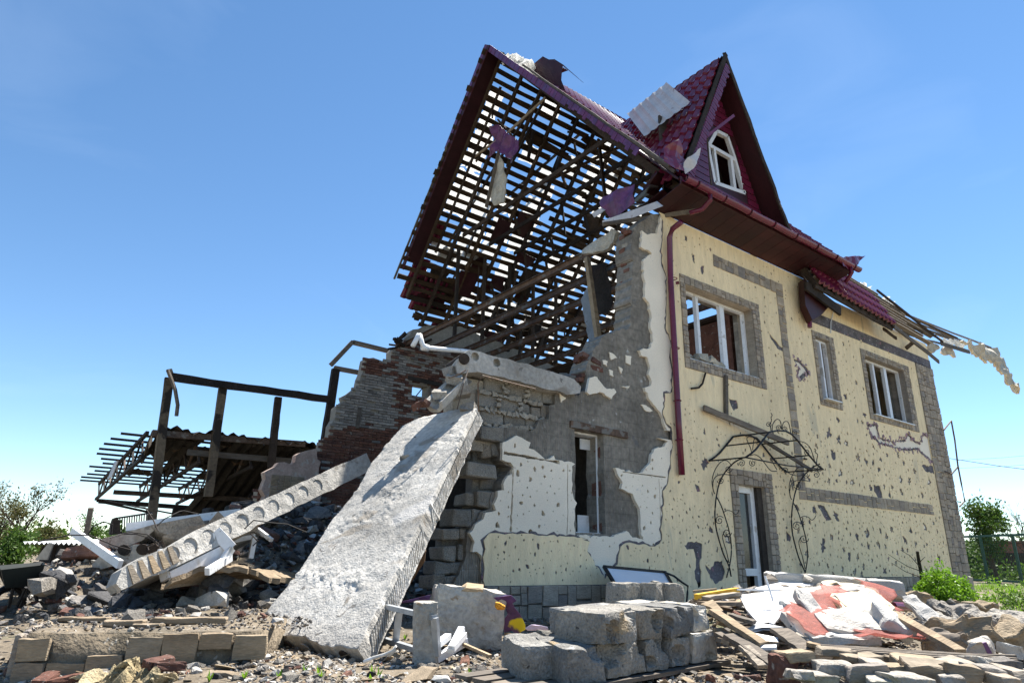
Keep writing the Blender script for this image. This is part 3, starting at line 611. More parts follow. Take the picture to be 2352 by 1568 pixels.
# laths and rafters of the back slope, seen from below
i = 0; s = .18
while s < BL-.05:
    x = RX0-.1+U(-.08, .05)+(max(0, s-7.1)*.85+U(0, .25) if s > 7.1 else 0); c = Vector((0, RY, RZ))+bs*s+bn*.05
    if s > 8.75: x = 10.5+U(0, 1)
    while x < 17.4:
        x1 = min(17.5, x+U(3.2, 5.6)); w = U(.125, .185)
        if 17.5-x1 < .6: x1 = 17.5
        MB().bar(c+Vector((x, 0, 0))+bs*U(-.035, .035), c+Vector((x1+.1, 0, 0))+bs*U(-.045, .045), .028, w, bs, n=9, wob=.006, rough=.020).build('lath', MT['oldwood'], roof)
        x = x1+(U(.2, .8) if rnd.random() < .07 else 0)
    s += .278; i += 1
x = RX0+.42
while x < 17.6:
    e = min(BL+U(-.1, .25), 7.6+(x-8.5)*.9) if x < 10.6 else BL+U(-.1, .25)
    MB().bar(Vector((x, RY, RZ))-bn*.06, Vector((x+U(-.03, .03), RY, RZ))+bs*e-bn*.06, .06, .15, bn).build('rafter', MT['oldwood'] if rnd.random() < .6 else MT['char'], roof); x += U(.78, .92)
# front slope carcass: laths close together under the tiles, rafters
for k in range(26):
    c = Vector((0, EY, EZ))+fs*(.15+k*.36)-fn*.05
    MB().bar(c+Vector((RX0+.02, 0, 0)), c+Vector((RX1-.1, 0, 0)), .03, .12, fs, n=4, wob=.004).build('lath', MT['oldwood'], roof)
x = RX0+.42
while x < RX1-.3:
    MB().bar(Vector((x, EY+.25, EZ+.2))-fn*.14, Vector((x, RY, RZ))-fn*.14, .06, .14, fn).build('rafter', MT['char'], roof); x += .87
MB().bar((RX0, RY, RZ-.1), (17.5, RY, RZ-.1), .06, .14).build('ridge_board', MT['oldwood'], roof)
# roofing membrane scraps on the back slope
loops = []; g = random.Random(8)
for a in np.arange(8.75, 17.3, .87):
    s = .3
    while s < 8.6:
        L = g.uniform(.35, 1.6)
        p = .60 if a < 10.2 else .74
        if g.random() < p and not (a < 10.2 and s+L > 7.0): loops.append(rough(rect(a+g.uniform(.0, .05), s, a+.85-g.uniform(.0, .35), min(s+L, 9.0)), .13, .035, int(a*97+s*31)))
        s += L+g.uniform(.02, .12)
O = Vector((0, RY, RZ))+bn*.075
mm = MB()
for L in loops:
    p_ = plate([L], lambda a, b: O+Vector((a, 0, 0))+bs*b+bn*(.02*noise.noise((a*3, b*3, 0))), lambda a, b: O+Vector((a, 0, 0))+bs*b+bn*(.003+.02*noise.noise((a*3, b*3, 0))), grid=.3)
    p_.build('membrane_scrap', MT['membrane'], roof)
for i_ in range(58):                                       # charred boards and sheets still lying on the laths
    if i_ % 2: x, s_ = 8.6+abs(rnd.gauss(0, 1.1)), U(5.6, 8.3)
    else: x, s_ = U(9.5, 16.5), 8.9-abs(rnd.gauss(0, 1.9))
    if i_ % 7 == 0: x, s_ = U(13.5, 16.5), U(1, 8)
    w_, l_ = U(.25, .9), U(.12, .55); O_ = Vector((x, RY, RZ))+bs*s_+bn*.10
    MB().prism([O_, O_+Vector((w_, 0, 0))+bs*U(-.08, .08), O_+Vector((w_*U(.7, 1.1), 0, 0))+bs*l_, O_+Vector((U(-.1, .1), 0, 0))+bs*l_*U(.7, 1.2)], bn*.02).build('roof_board', MT['char'] if i_ % 3 else MT['soffit'], roof)
for i_ in range(16):                                       # laths knocked loose
    x, s_ = U(8.8, 15), U(.8, 8.2); p = Vector((x, RY, RZ))+bs*s_+bn*U(-.02, .02); q = p+Vector((U(.8, 2.2), 0, 0))+bs*U(-.35, .35)+bn*U(-.25, .03)
    MB().bar(p, q, .028, U(.09, .15), bs, n=5, rough=.02, wob=.008).build('loose_lath', MT['oldwood'], roof)
# torn tiles left low on the back slope
for (a, b, w, l) in ((8.5, 6.3, .5, 1.5), (9.0, 6.9, .9, 1.1), (8.9, 7.6, .6, .5), (9.9, 8.1, 1.2, .5), (8.7, 5.2, .35, .7)):
    tiles(Vector((a, RY, RZ))+bs*(b+l)+bn*.09, (1, 0, 0), -bs, bn, w, l).build('loose_tile_sheet', MT['maroon'], roof)
# collar beams, braces, posts in the attic
for (u, v, x_, u2, v2, x2) in ((1005, 600, 10.2, 1240, 215, 9.3), (1000, 720, 12.5, 1250, 230, 9.6), (1165, 460, 11, 1440, 330, 13.5), (1085, 520, 11.5, 1330, 310, 13.2), (1375, 320, 10.5, 1395, 500, 10.5), (1175, 480, 11, 1440, 610, 15), (1000, 580, 9.0, 1150, 200, 9.0)):
    MB().bar(at(u, v, X=x_), at(u2, v2, X=x2), .05, .09).build('brace', MT['char'] if rnd.random() < .6 else MT['oldwood'], roof)
for x in (9.6, 10.6, 11.6, 12.6, 13.6):
    MB().bar((x, 2.2, 10.2), (x, 8.7, 10.2), .05, .12).build('collar_tie', MT['char'], roof)
    MB().bar((x+.05, 9.0, 6.9), (x+.05, 9.0, 9.9), .09, .09).build('post', MT['char'], roof)
for i_ in range(34):
    x = U(9.5, 15.5); s_ = U(1.0, 8.4); p = Vector((x, RY, RZ))+bs*s_-bn*.2; q = p+Vector((U(-.5, .5), U(-.4, .4), -U(.3, 1.3)))
    MB().bar(p, q, U(.03, .05), U(.04, .12), n=3, rough=.008).build('hanging_scrap', MT['char'] if i_ % 3 else MT['oldwood'], roof)
for i_ in range(12):
    x = U(10, 15); s_ = U(3.0, 8.2); p = Vector((x, RY, RZ))+bs*s_-bn*.12; w_ = U(.3, .9); l_ = U(.3, 1.0)
    MB().prism([p, p+Vector((w_, 0, U(-.1, .1))), p+Vector((w_*U(.6, 1), 0, 0))+bs*l_-bn*U(0, .3), p+bs*l_*U(.7, 1)], bn*.012).build('hanging_sheet', MT['soffit'] if i_ % 2 else MT['char'], roof)
# ceiling beams of rusty steel
for k, (x, z) in enumerate(((8.72, 6.92), (9.58, 6.92), (10.45, 6.92), (11.3, 6.92), (12.2, 6.92), (13.1, 6.92), (14.0, 6.92))):
    m = MB().bar((x, .3, z), (x, 10.3, z), .10, .015).bar((x, .3, z-.14), (x, 10.3, z-.14), .10, .015).bar((x, .3, z-.07), (x, 10.3, z-.07), .015, .125)
    tag(m.build('steel_beam', MT['rust'], house), 'rusty steel ceiling beam')
# left verge: dark soffit boards, edge flashing
def onback(x, s, h=0): return Vector((x, RY, RZ))+bs*s+bn*h
def onfront(x, b, h=0): return Vector((x, EY, EZ))+fs*b+fn*h
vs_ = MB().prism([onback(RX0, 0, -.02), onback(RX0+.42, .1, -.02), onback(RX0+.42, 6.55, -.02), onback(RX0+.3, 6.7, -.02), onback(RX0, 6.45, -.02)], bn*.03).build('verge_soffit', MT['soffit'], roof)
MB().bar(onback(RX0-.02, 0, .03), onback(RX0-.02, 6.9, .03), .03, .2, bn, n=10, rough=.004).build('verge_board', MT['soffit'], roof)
MB().bar(onback(RX0-.03, .0, .17), onback(RX0-.05, 3.1, .17), .012, .16, bn, n=6, rough=.006).build('verge_flashing', MT['purple'], roof)
MB().bar(onback(RX0-.06, 3.0, .10), onback(RX0-.12, 7.3, .10), .05, .05, bn).build('verge_batten', MT['greywood'], roof)
# right verge: ribbed violet fascia, green-black flashing, broken battens
L0 = FL
vf = MB()
for k in range(58):
    b0 = 1.35+k*(L0-1.35)/58; b1 = b0+(L0-1.35)/58*.93
    w_ = .17 if b0 > 4.5 else .17*(.55+.45*random.Random(k).random())
    vf.prism([onfront(RX0-.02+.004*(k % 2), b0, .02), onfront(RX0-.02+.004*(k % 2), b1, .02), onfront(RX0-.02+.004*(k % 2), b1, .02-w_), onfront(RX0-.02+.004*(k % 2), b0, .02-w_)], (.02, 0, 0))
vf.build('verge_fascia', MT['purple'], roof)
MB().bar(onfront(RX0+.03, .4, .05), onfront(RX0+.03, 7.3, .06), .05, .05, fn, n=12, wob=.014).bar(onfront(RX0+.10, .3, .02), onfront(RX0+.08, 6.2, .03), .04, .06, fn, n=12, wob=.016).build('verge_batten', MT['greywood'], roof)
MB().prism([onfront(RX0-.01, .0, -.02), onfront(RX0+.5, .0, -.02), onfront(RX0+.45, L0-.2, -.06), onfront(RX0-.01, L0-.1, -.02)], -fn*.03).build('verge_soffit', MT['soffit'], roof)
# soffit and gutter of the front eave
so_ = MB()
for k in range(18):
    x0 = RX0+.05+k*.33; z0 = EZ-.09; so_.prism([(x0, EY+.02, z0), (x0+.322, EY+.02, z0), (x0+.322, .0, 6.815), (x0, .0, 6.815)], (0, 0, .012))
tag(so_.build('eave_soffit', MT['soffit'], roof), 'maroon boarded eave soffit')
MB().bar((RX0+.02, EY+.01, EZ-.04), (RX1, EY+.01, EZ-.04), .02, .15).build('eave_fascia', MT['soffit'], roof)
gm = MB(); n_ = 9
for k in range(25):
    x = RX0+.05+(RX1+.05-RX0)*k/24
    for j in range(n_): t = math.pi*(1+j/(n_-1)); gm.V.append((x, EY-.075+.075*math.cos(t), EZ-.02+.08*math.sin(t)+.006*math.sin(k*1.3)))
for k in range(24):
    for j in range(n_-1): gm.F.append((k*n_+j, k*n_+j+1, (k+1)*n_+j+1, (k+1)*n_+j))
gut = gm.build('gutter', MT['maroon'], roof, True)
for k in range(8):
    x = RX0+.35+k*.78; MB().tube([(x, EY-.075+.085*math.cos(math.pi*(1+j/8)), EZ-.02+.09*math.sin(math.pi*(1+j/8))) for j in range(9)], .012, 5).build('gutter_bracket', MT['soffit'], gut)
MB().tube([(RX1-.3, EY-.08, EZ-.1), (RX1-.3, EY-.08, EZ-.22), (RX1-.28, EY+.02, EZ-.33), (RX1-.28, EY+.1, EZ-.38)], .045, 10).build('outlet', MT['maroon'], gut, True)
MB().tube([(RX0+.75, EY-.06, EZ-.1), (RX0+.75, EY-.06, EZ-.2), (RX0+.72, EY+.1, EZ-.33), (RX0+.6, EY+.3, EZ-.36)], .045, 10).build('outlet', MT['maroon'], gut, True)
dpx = 8.62
dp = MB().tube([at(1565, 510, Y=-.42), at(1545, 525, Y=-.2), at(1538, 545, Y=-.12), at(1540, 640, Y=-.09), at(1551, 830, Y=-.09), at(1558, 960, Y=-.09), at(1566, 1090, Y=-.09)], .052, 12).build('downpipe', MT['maroon'], house, True)
tag(dp, 'dented maroon downpipe down the corner')
for (u, v) in ((1547, 640), (1552, 800), (1556, 920), (1560, 1010)):
    MB().tube([at(u, v, Y=-.09)+Vector((.062*math.cos(t), .062*math.sin(t), 0)) for t in np.linspace(0, 6.28, 13)], .01, 4).build('pipe_clip', MT['maroon'], dp)
MB().tube([at(1552, 650, Y=-.09), at(1560, 649, Y=-.14)], .03, 8).build('pipe_stub', MT['maroon'], dp)

# --- dormer
YF = -.62; sl = DH/DW
dl = Vector((-DW, 0, -DH)); DLL = dl.length; dl.normalize(); dnl = Vector((-DH, 0, DW)).normalized()
dr = Vector((DW, 0, -DH)).normalized(); dnr = Vector((DH, 0, DW)).normalized()
def keepd(a, b):       # a = distance back from the verge, b up from the foot; hidden under main slope
    z = DZ-DH+b*DH/DLL; y = YF+a
    return y < EY+(z-EZ)*fs.y/fs.z+.25 and not (b > DLL-.25 and a < .12)
A = Vector((DX, YF, DZ))
dorm = tiles(A+dl*DLL, (0, 1, 0), -dl, dnl, 3.6, DLL, keepd).build('dormer_roof', MT['maroon'], house)
tag(dorm, 'steep maroon tiled dormer with peeled verges')
tiles(A+dr*DLL*1.03, (0, 1, 0), -dr, dnr, 3.6, DLL*1.03, lambda a, b: keepd(a, b) and not (a < .25 and .9 < b < 2.0)).build('tile_sheet', MT['maroon'], dorm)
def dormer_pt(side, b, y, h=0):
    return A+(dl if side < 0 else dr)*b+Vector((0, y, 0))+(dnl if side < 0 else dnr)*h
for side in (-1, 1):
    e = DLL*(.98 if side < 0 else 1.08)
    MB().prism([dormer_pt(side, .05, 0, -.05), dormer_pt(side, e, 0, -.05), dormer_pt(side, e, .95, -.05), dormer_pt(side, .05, .95, -.05)], (dnl if side < 0 else dnr)*-.015).build('verge_soffit', MT['soffit'], dorm)
    MB().bar(dormer_pt(side, .0, -.015, -.03), dormer_pt(side, e, -.015, -.03), .03, .10, (dnl if side < 0 else dnr), n=14, rough=.008, wob=.006).build('verge_board', MT['char'], dorm)
    fb = MB(); nn = 44
    for k in range(nn):
        b0 = .25+k*(e-.3)/nn; b1 = b0+(e-.3)/nn*.86; h = -.10; q = random.Random(k+side).uniform(.14, .2)
        if side > 0 and 14 < k < 18: continue
        fb.prism([dormer_pt(side, b0, -.03, h), dormer_pt(side, b1, -.03, h), dormer_pt(side, b1, -.03+.006*(k % 2), h-q), dormer_pt(side, b0, -.03+.006*(k % 2), h-q)], (0, .012, 0))
    if side < 0: fb.build('verge_fascia', MT['maroon'], dorm)
# front wall with siding and the window
YW = -.24
dw = [(DX-DW*.93, DZ-DH), (DX+DW*.93, DZ-DH), (DX, DZ-.15)]
def fw(u, v): return fz(u, v, YW)
wo_ = [fw(1622, 372), fw(1630, 332), fw(1642, 300), fw(1660, 302), fw(1682, 352), fw(1712, 445), fw(1680, 440), fw(1632, 425)]
cx = sum(p[0] for p in wo_)/8; cz = sum(p[1] for p in wo_)/8
zS_ = zz(1500, 80, 2.529)
wo_ = [fw(*zS_(x, y)) for x, y in ((580, 700), (632, 606), (700, 640), (742, 765), (806, 990), (622, 926))]
x0, x1, z0, z1, zt = wo_[0][0], wo_[4][0], min(p[1] for p in wo_), wo_[0][1], max(p[1] for p in wo_)
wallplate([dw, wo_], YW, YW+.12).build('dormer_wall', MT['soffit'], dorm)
sd_ = MB()
for k in range(22):
    z = DZ-DH+.08+k*.15
    hw = (DZ-.2-z)/DH*DW*.95
    if hw < .08: break
    segs = [(DX-hw, DX+hw)] if not (z0-.05 < z < zt+.03) else [(DX-hw, x0-.07)]+([(x1+.07, DX+hw)] if z < z0+.2 else [(fw(*zS_(770, 860))[0]+.1-(z-z0)*.12, DX+hw)])
    for a, b in segs:
        if b-a > .03: sd_.box(((a+b)/2, YW-.008, z), (b-a, .016, .13))
sd_.build('siding', MT['maroon'], dorm)
fr = MB(); pts = [Vector((p[0], YW+.03, p[1])) for p in wo_]
for a, b in zip(pts, pts[1:]+pts[:1]): fr.bar(a, b, .08, .075, (0, 1, 0))
dwin = fr.build('window', MT['pvc'], dorm); tag(dwin, 'broken white window frame with a splayed top in the dormer')
MB().bar(Vector((0, YW+.028, 0))+Vector((fw(*zS_(585, 692))[0], 0, fw(*zS_(585, 692))[1])), Vector((0, YW+.028, 0))+Vector((fw(*zS_(742, 782))[0], 0, fw(*zS_(742, 782))[1])), .07, .08).build('transom', MT['pvc'], dwin)
MB().bar(at(*zS_(738, 968), Y=YW+.028), at(*zS_(714, 775), Y=YW+.028), .07, .09, (1, 0, 0)).build('mullion', MT['pvc'], dwin)
MB().bar(at(*zS_(640, 925), Y=YW+.01), at(*zS_(612, 715), Y=YW+.01), .05, .07, (1, 0, 0)).build('sash_bar', MT['pvc'], dwin)
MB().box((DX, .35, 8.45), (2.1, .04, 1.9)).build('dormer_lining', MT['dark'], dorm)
MB().tube([at(1622, 290, Y=-.5), at(1628, 360, Y=-.45), at(1634, 425, Y=-.4)], .018, 6).build('conduit', MT['greywood'], dorm)
MB().bar(at(1608, 325, Y=-.55), at(1686, 265, Y=-.62), .012, .06).build('loose_strip', MT['maroon'], dorm)
MB().bar(at(1655, 180, Y=-.3), at(1692, 335, Y=-.2), .02, .09, (1, 0, 0)).bar(at(1645, 300, Y=-.2), at(1690, 312, Y=-.2), .03, .10).build('inner_trim', MT['maroon'], dorm)
# ================================================================ ruins round the house
# --- back wall of brick, broken in steps
YB = 10.3
zK = zz(780, 780, 3.92)
bw = empty('brick_wall', (8, YB, 0)); tag(bw, 'broken red and white brick wall with a small window behind the concrete slabs', 'wall')
ol = [fz(*zK(x, y), YB) for x, y in ((690, 385), (520, 365), (440, 372), (430, 430), (390, 560), (380, 640), (300, 705), (240, 730), (245, 775), (160, 840), (150, 950), (110, 1010), (100, 1120), (40, 1165), (10, 1270), (-60, 1300))]
ol = [(17.4, .2), (17.4, 6.9)] + [fz(*zK(x, y), YB) for x, y in ((1350, 60), (1000, 60), (900, 95), (800, 225), (720, 270), (690, 300))] + rough(ol, .2, .05, 3, False) + [(5.7, 2.3), (4.9, 2.2), (4.9, .2)]
wa, wb = at(*zK(893, 620), Y=YB), at(*zK(1020, 750), Y=YB)
whole = rect(wa.x, wb.z, wb.x+.05, wa.z+.02)
back = wallplate([rough(ol, .2, .02, 4), whole], YB+.02, YB+.38).build('wall_core', MT['mortar'], bw)
base = []
for k in range(4):
    b = MB().box((0, 0, 0), (.245, .06, .066), None, .006); base.append(b.mesh('brick'))
base2 = [m.copy() for m in base]
for m in base: m.materials.append(MT['brick'])
for m in base2: m.materials.append(MT['whitebrick'])
cand = []; z = 1.55; row = 0
while z < 6.95:
    x = 4.9+(.13 if row % 2 else 0)+U(-.01, .01)
    while x < 15:
        cand.append((x, z)); x += .258
    z += .079; row += 1
ok = inside(cand, [shrink(ol, 1.0)]) & ~inside(cand, [rect(wa.x-.1, wb.z-.02, wb.x+.16, wa.z+.06)])
bricks = [c for c, k in zip(cand, ok) if k]
def pxof(x, z, y=YB):
    v = Vector((x, y, z))-CAM; d = v.dot(_f); return 1176+FOC*v.dot(_rt)/d, 784+FOC*v.dot(_dn)/d
vis, rest = [], []
for x, z in bricks:
    u, v = pxof(x, z); seen = (u < 1000 and v < 1075-max(0, (u-720))*.25)
    (vis if seen else rest).append((x, z))
rnd.shuffle(vis); far_b = MB(); far_w = MB()
for i, (x, z) in enumerate(vis+rest):
    if rnd.random() < .03: continue
    u, v = pxof(x, z); w = noise.noise((x*.9, z*1.3, 2))+(.75 if 860 < v < 985 and u < 905 else -.1)+(0 if u < 905 else .25)
    white = w+U(-.35, .35) > .22
    P_ = Vector((x, YB+U(-.012, .012), z)); Rm = Matrix.Rotation(U(-.03, .03), 4, 'Y') @ Matrix.Rotation(U(-.05, .05), 4, 'Z')
    if i < 300: link((base2 if white else base)[i % 4], 'brick', None, bw, Matrix.Translation(P_) @ Rm)
    else: (far_w if white else far_b).box(P_, (.245, .06, .066), Rm.to_3x3(), .004)
tag(far_b.build('brick', MT['brick'], bw), kind='stuff'); tag(far_w.build('pale_brick', MT['whitebrick'], bw), kind='stuff')
wf = MB().bar((wb.x+.09, YB-.01, wb.z), (wb.x+.09, YB-.01, wa.z+.06), .06, .05, (1, 0, 0)).build('window_frame', MT['greywood'], bw)
MB().bar((wa.x-.2, YB-.03, wa.z+.17), (wb.x+.5, YB-.03, wa.z+.13), .08, .12, n=3, rough=.01).build('lintel', MT['dark'], bw)
MB().bar((wa.x+.2, YB+.2, wb.z), (wa.x+.45, YB+.2, wa.z), .02, .03).build('broken_sash', MT['char'], bw)
MB().bar(at(*zK(385, 840), Y=YB-.06), at(*zK(362, 1040), Y=YB-.06), .05, .1, (1, 0, 0)).build('wood_strip', MT['greywood'], bw)
# charred timber left on the wall head
for i in range(9):
    p = at(905+U(0, 70), 800-U(0, 14), Y=YB+U(-.1, .1)); MB().bar(p, p+Vector((U(-.5, .5), U(-.3, .3), U(-.1, .35))), U(.04, .1), U(.04, .1), n=3, rough=.012).build('charred_stub', MT['char'], bw)
# --- clad stub of a garden wall
cs = empty('clad_wall_stub', (5.6, 10.0, 0)); tag(cs, 'broken stub of wall with beige stone cladding below the brick wall', 'wall')
st = [fz(u, v, 9.95) for u, v in ((603, 1150), (608, 1085), (640, 1062), (668, 1066), (690, 1040), (725, 1030), (735, 1060), (735, 1150))]
wallplate([rough(st, .12, .03, 6)], 9.95, 10.25).build('wall_core', mat('pink_plaster', [(.40, .30, .25)], .95, (3, .25), (20, .2), (30, .6), spots=(5, .58, (.42, .38, .33))), cs)
a0, a1 = fz(606, 1150, 9.95), fz(700, 1095, 9.95)
stones(cs, a0[0]+.1, a0[1], a1[0], a1[1], MT['tanstone'], 9.93, .02, (.12, .26), .012, 77)

# --- concrete slabs
def boxframe(O, e1, e2, n): return lambda a, b, h=0: O+e1*a+e2*b+n*h
BR, BL_ = at(822, 1490, Z=.08), at(588, 1450, Z=.09); TR = at(1095, 937, Y=-.3)
e1 = (BL_-BR).normalized(); e2 = TR-BR; LL = e2.length; e2.normalize(); nn = e2.cross(e1).normalized()
if nn.z < 0: nn = -nn
WW = (BL_-BR).length; Q = boxframe(BR, e1, e2, nn)
so2 = [(0, .0), (0, LL*.5), (.02, LL*.93), (.0, LL), (.35, LL+.06), (WW*.75, LL-.05), (WW*.93, LL-.2), (WW-.05, LL*.86), (WW+.02, LL*.7), (WW-.06, LL*.55), (WW+.02, LL*.4), (WW-.02, LL*.2), (WW+.06, .1), (WW*.8, .0), (WW*.55, .03), (WW*.3, -.02)]
def relief(a, b):
    r_ = noise.noise((a*2.2, b*2.2, 1)); s = .012*noise.noise((a*22, b*22, 0))+.010*noise.noise((a*45, b*45, 4))
    k = min(max((r_+.12)*2.2, .04), 1)
    return s*k*1.1+.012*noise.noise((a*5, b*5, 2))*(.3+k)
slab = plate([rough(so2, .05, .006, 9), blob(WW*.62, LL*.72, .10, .06, 9, rnd)], lambda a, b: Q(a, b, relief(a, b)), lambda a, b: Q(a, b, -.20+.012*noise.noise((a*5, b*5, 9))), grid=.026)
sb_ = slab.build('leaning_slab', MT['slab'], None, True)
for p in sb_.data.polygons: p.use_smooth = abs((sb_.matrix_world.to_3x3() @ p.normal).dot(nn)) > .7
tag(sb_, 'big rough concrete slab leaning from the ground onto the broken wall end', 'slab', 'fallen concrete slabs')
rb = MB()
b = .08
while b < LL-.12:
    if noise.noise((b*1.7, 5, 0)) > -.25:
        rb.bar(Q(-.004, b, -.165), Q(-.004, b+.11, -.05), .014, .02, -e1, n=2, rough=.003)
    b += .043
tag(rb.build('ribbing', MT['slab'], sb_), 'slanting cast ribs along the slab edge', kind='stuff')
for k, a in enumerate((.22, .46, .72, .96, 1.2, 1.42)):
    c = Q(a, -.012, -.10); ring_ = [c+e1*(.062*math.cos(t))+nn*(.058*math.sin(t)) for t in np.linspace(0, 6.283, 15)[:-1]]
    MB().prism(ring_, e2*.012).build('core_plug_or_shade', MT['concrete'] if k in (1, 2, 4) else MT['char'], sb_)  # the black discs are no plugs: they paint the shade of open cores
# second slab, core ends facing the camera
PA, PB = at(300, 1318, d=5.75), at(850, 1058, d=8.9)
s1 = (PB-PA); SL = s1.length; s1.normalize(); view = ((PA+PB)/2-CAM).normalized(); s2 = s1.cross(view).normalized()
if s2.z < 0: s2 = -s2
s3 = s1.cross(s2).normalized()
if s3.dot(view) < 0: s3 = -s3
PA = PA - s2*.118
S2 = boxframe(PA, s1, s2, s3)
zM = zz(180, 1180, 4.055); circ = []
def s2ab(u, v):
    q = ray(u, v); t = (PA-CAM).dot(s3)/q.dot(s3); p = CAM+q*t-PA; return p.dot(s1), p.dot(s2)
for x, y in ((985, 720), (1160, 625), (1335, 530), (1500, 445), (1670, 365), (1830, 290), (1975, 210), (2125, 130), (2265, 62), (2400, -15)):
    a, b = s2ab(*zM(x, y)); circ.append(blob(a, .122, .078, .076, 18, rnd, .02))
o2 = rough([(-.12, .03), (.55, .0), (SL, .0), (SL, .235), (.75, .236), (.42, .20), (.12, .215), (-.05, .19), (-.14, .10)], .12, .006, 10)
f2 = plate([o2]+circ, lambda a, b: S2(a, b, .004*noise.noise((a*9, b*9, 0))), lambda a, b: S2(a, b, .06), grid=.08)
o2b = [(-.05, .03), (.55, .01), (SL*.42, .01), (SL*.42, .225), (.75, .225), (.42, .19), (.12, .2), (-.03, .17)]
w_ = plate([o2b], lambda a, b: S2(a, b, .058), lambda a, b: S2(a, b, .058)+view*1.9-Vector((0, 0, .22))); f2.add(w_.V, w_.F)
sl2 = f2.build('hollow_core_slab', MT['slab']); w_ = plate([shrink(o2, .99)], lambda a, b: S2(a, b, .059), lambda a, b: S2(a, b, .2)).build('slab_body', MT['slab'], sl2)
tag(sl2, 'hollow-core slab tilted over the rubble with a row of round plugged holes', 'slab', 'fallen concrete slabs')
for c in circ:
    pg = plate([c], lambda a, b: S2(a, b, .012+.008*noise.noise((a*8, b*8, 3))), lambda a, b: S2(a, b, .07), grid=.05).build('core_plug_or_shade', MT['slab'], sl2)
for k in range(5):                                        # scraped keys at its broken low end
    a = -.02+k*.1; MB().prism([S2(a, .03, -.02), S2(a+.07, .03, -.02), S2(a+.06, .19, -.005), S2(a+.02, .20, -.005)], s3*.05).build('shear_key', MT['tanstone'], sl2)
# slab still lying on the block wall
ut = tr(zA, [(465, 1110), (490, 1050), (560, 1005), (640, 1022), (760, 1058), (900, 1100), (1080, 1145), (1290, 1212), (1335, 1262), (1330, 1312), (1290, 1315), (1100, 1283), (950, 1240), (800, 1200), (700, 1180), (620, 1160), (560, 1165), (475, 1172)], -.06)
cc = [blob(*fz(*zA(x, y), -.06), .062, .06, 12, rnd, .03) for x, y in ((600, 1055), (750, 1098))]
u_ = plate([rough(ut, .12, .01, 11)]+cc, lambda a, b: (a, -.06, b), lambda a, b: (a+.02, .02, b+.01)); v_ = plate([shrink(ut, .985)], lambda a, b: (a, .015, b), lambda a, b: (a+.12, .42, b-.01)); u_.add(v_.V, v_.F)
us = u_.build('roof_slab', MT['slab']); tag(us, 'pale hollow-core slab still lying flat on the grey block wall', 'slab', 'fallen concrete slabs')
tb = []
c0 = at(*zA(520, 1085), Y=.0)
MB().tube([c0+Vector((-.05, -.09, 0)), c0+Vector((.05, .4, 0))], .075, 14).build('open_core_shade', MT['char'], us)  # capped black cylinder, painting the shade inside the open core
# broken channel of a core leaning beside it
def halfpipe(p, q, r0, r1, a0, a1, upv):
    d, s, t = frame(q-p, upv); mb = MB(); n = 9
    for c in (p, q):
        for r in (r0, r1):
            for k in range(n+1): w = a0+(a1-a0)*k/n; mb.V.append(tuple(c+s*(r*math.cos(w)+U(-.008, .008))+t*(r*math.sin(w)+U(-.008, .008))))
    m = n+1
    for k in range(n):
        mb.F += [(k, k+1, 2*m+k+1, 2*m+k), (m+k, 3*m+k, 3*m+k+1, m+k+1), (k, m+k, m+k+1, k+1), (2*m+k, 2*m+k+1, 3*m+k+1, 3*m+k)]
    mb.F += [(0, 2*m, 3*m, m), (n, m+n, 3*m+n, 2*m+n)]
    return mb
hp = halfpipe(at(*zK(1090, 800), d=8.0), at(*zK(1330, 570), d=8.5), .085, .14, math.pi*.95, math.pi*2.05, (-.5, -.3, .8)).build('core_fragment', MT['slab'])
tag(hp, 'broken half-round concrete core channel beside the flat slab', 'concrete piece')
for i, (u, v, dd, s) in enumerate(((1010, 905, 8.1, .16), (975, 925, 8.0, .12), (960, 932, 8.0, .13), (1045, 870, 8.4, .2), (1060, 900, 8.4, .22), (1075, 940, 8.3, .2), (1035, 855, 8.5, .18), (1065, 875, 8.6, .16))):
    p = at(u, v, d=dd); MB().box(p, (s, s*.8, s*.6), Matrix.Rotation(U(0, 3), 3, 'Z') @ Matrix.Rotation(U(-.6, .6), 3, 'X'), s*.12).build('broken_edge', MT['brick'] if i in (1, 2) else MT['concrete'], us)
for pts in ([(1099, 945, 7.9), (1098, 880, 7.9), (1108, 862, 7.95), (1150, 873, 8.1), (1230, 893, 8.5)], [(1050, 940, 8.0), (1065, 880, 8.1), (1075, 850, 8.3)], [(1070, 850, 8.3), (1050, 862, 8.2), (1030, 868, 8.2)]):
    MB().tube([at(u, v, d=d_-.15) for u, v, d_ in pts], .008, 5).build('rebar', MT['rust'], us)
# white drain pipe poking out above
wp = MB().tube([at(u, v, Y=1.0) for u, v in ((948, 795), (957, 778), (962, 768), (964, 768), (972, 797), (980, 799), (1062, 806), (1080, 808))], .035, 10).build('waste_pipe', MT['pvc'], None, True)
tag(wp, 'bent white plastic waste pipe sticking out above the flat slab', 'pipe')
MB().tube([at(972, 797, Y=1.0)+Vector((-.02, 0, 0)), at(981, 799, Y=1.0)+Vector((.02, 0, 0))], .05, 10).build('pipe_socket', MT['pvc'], wp, True)

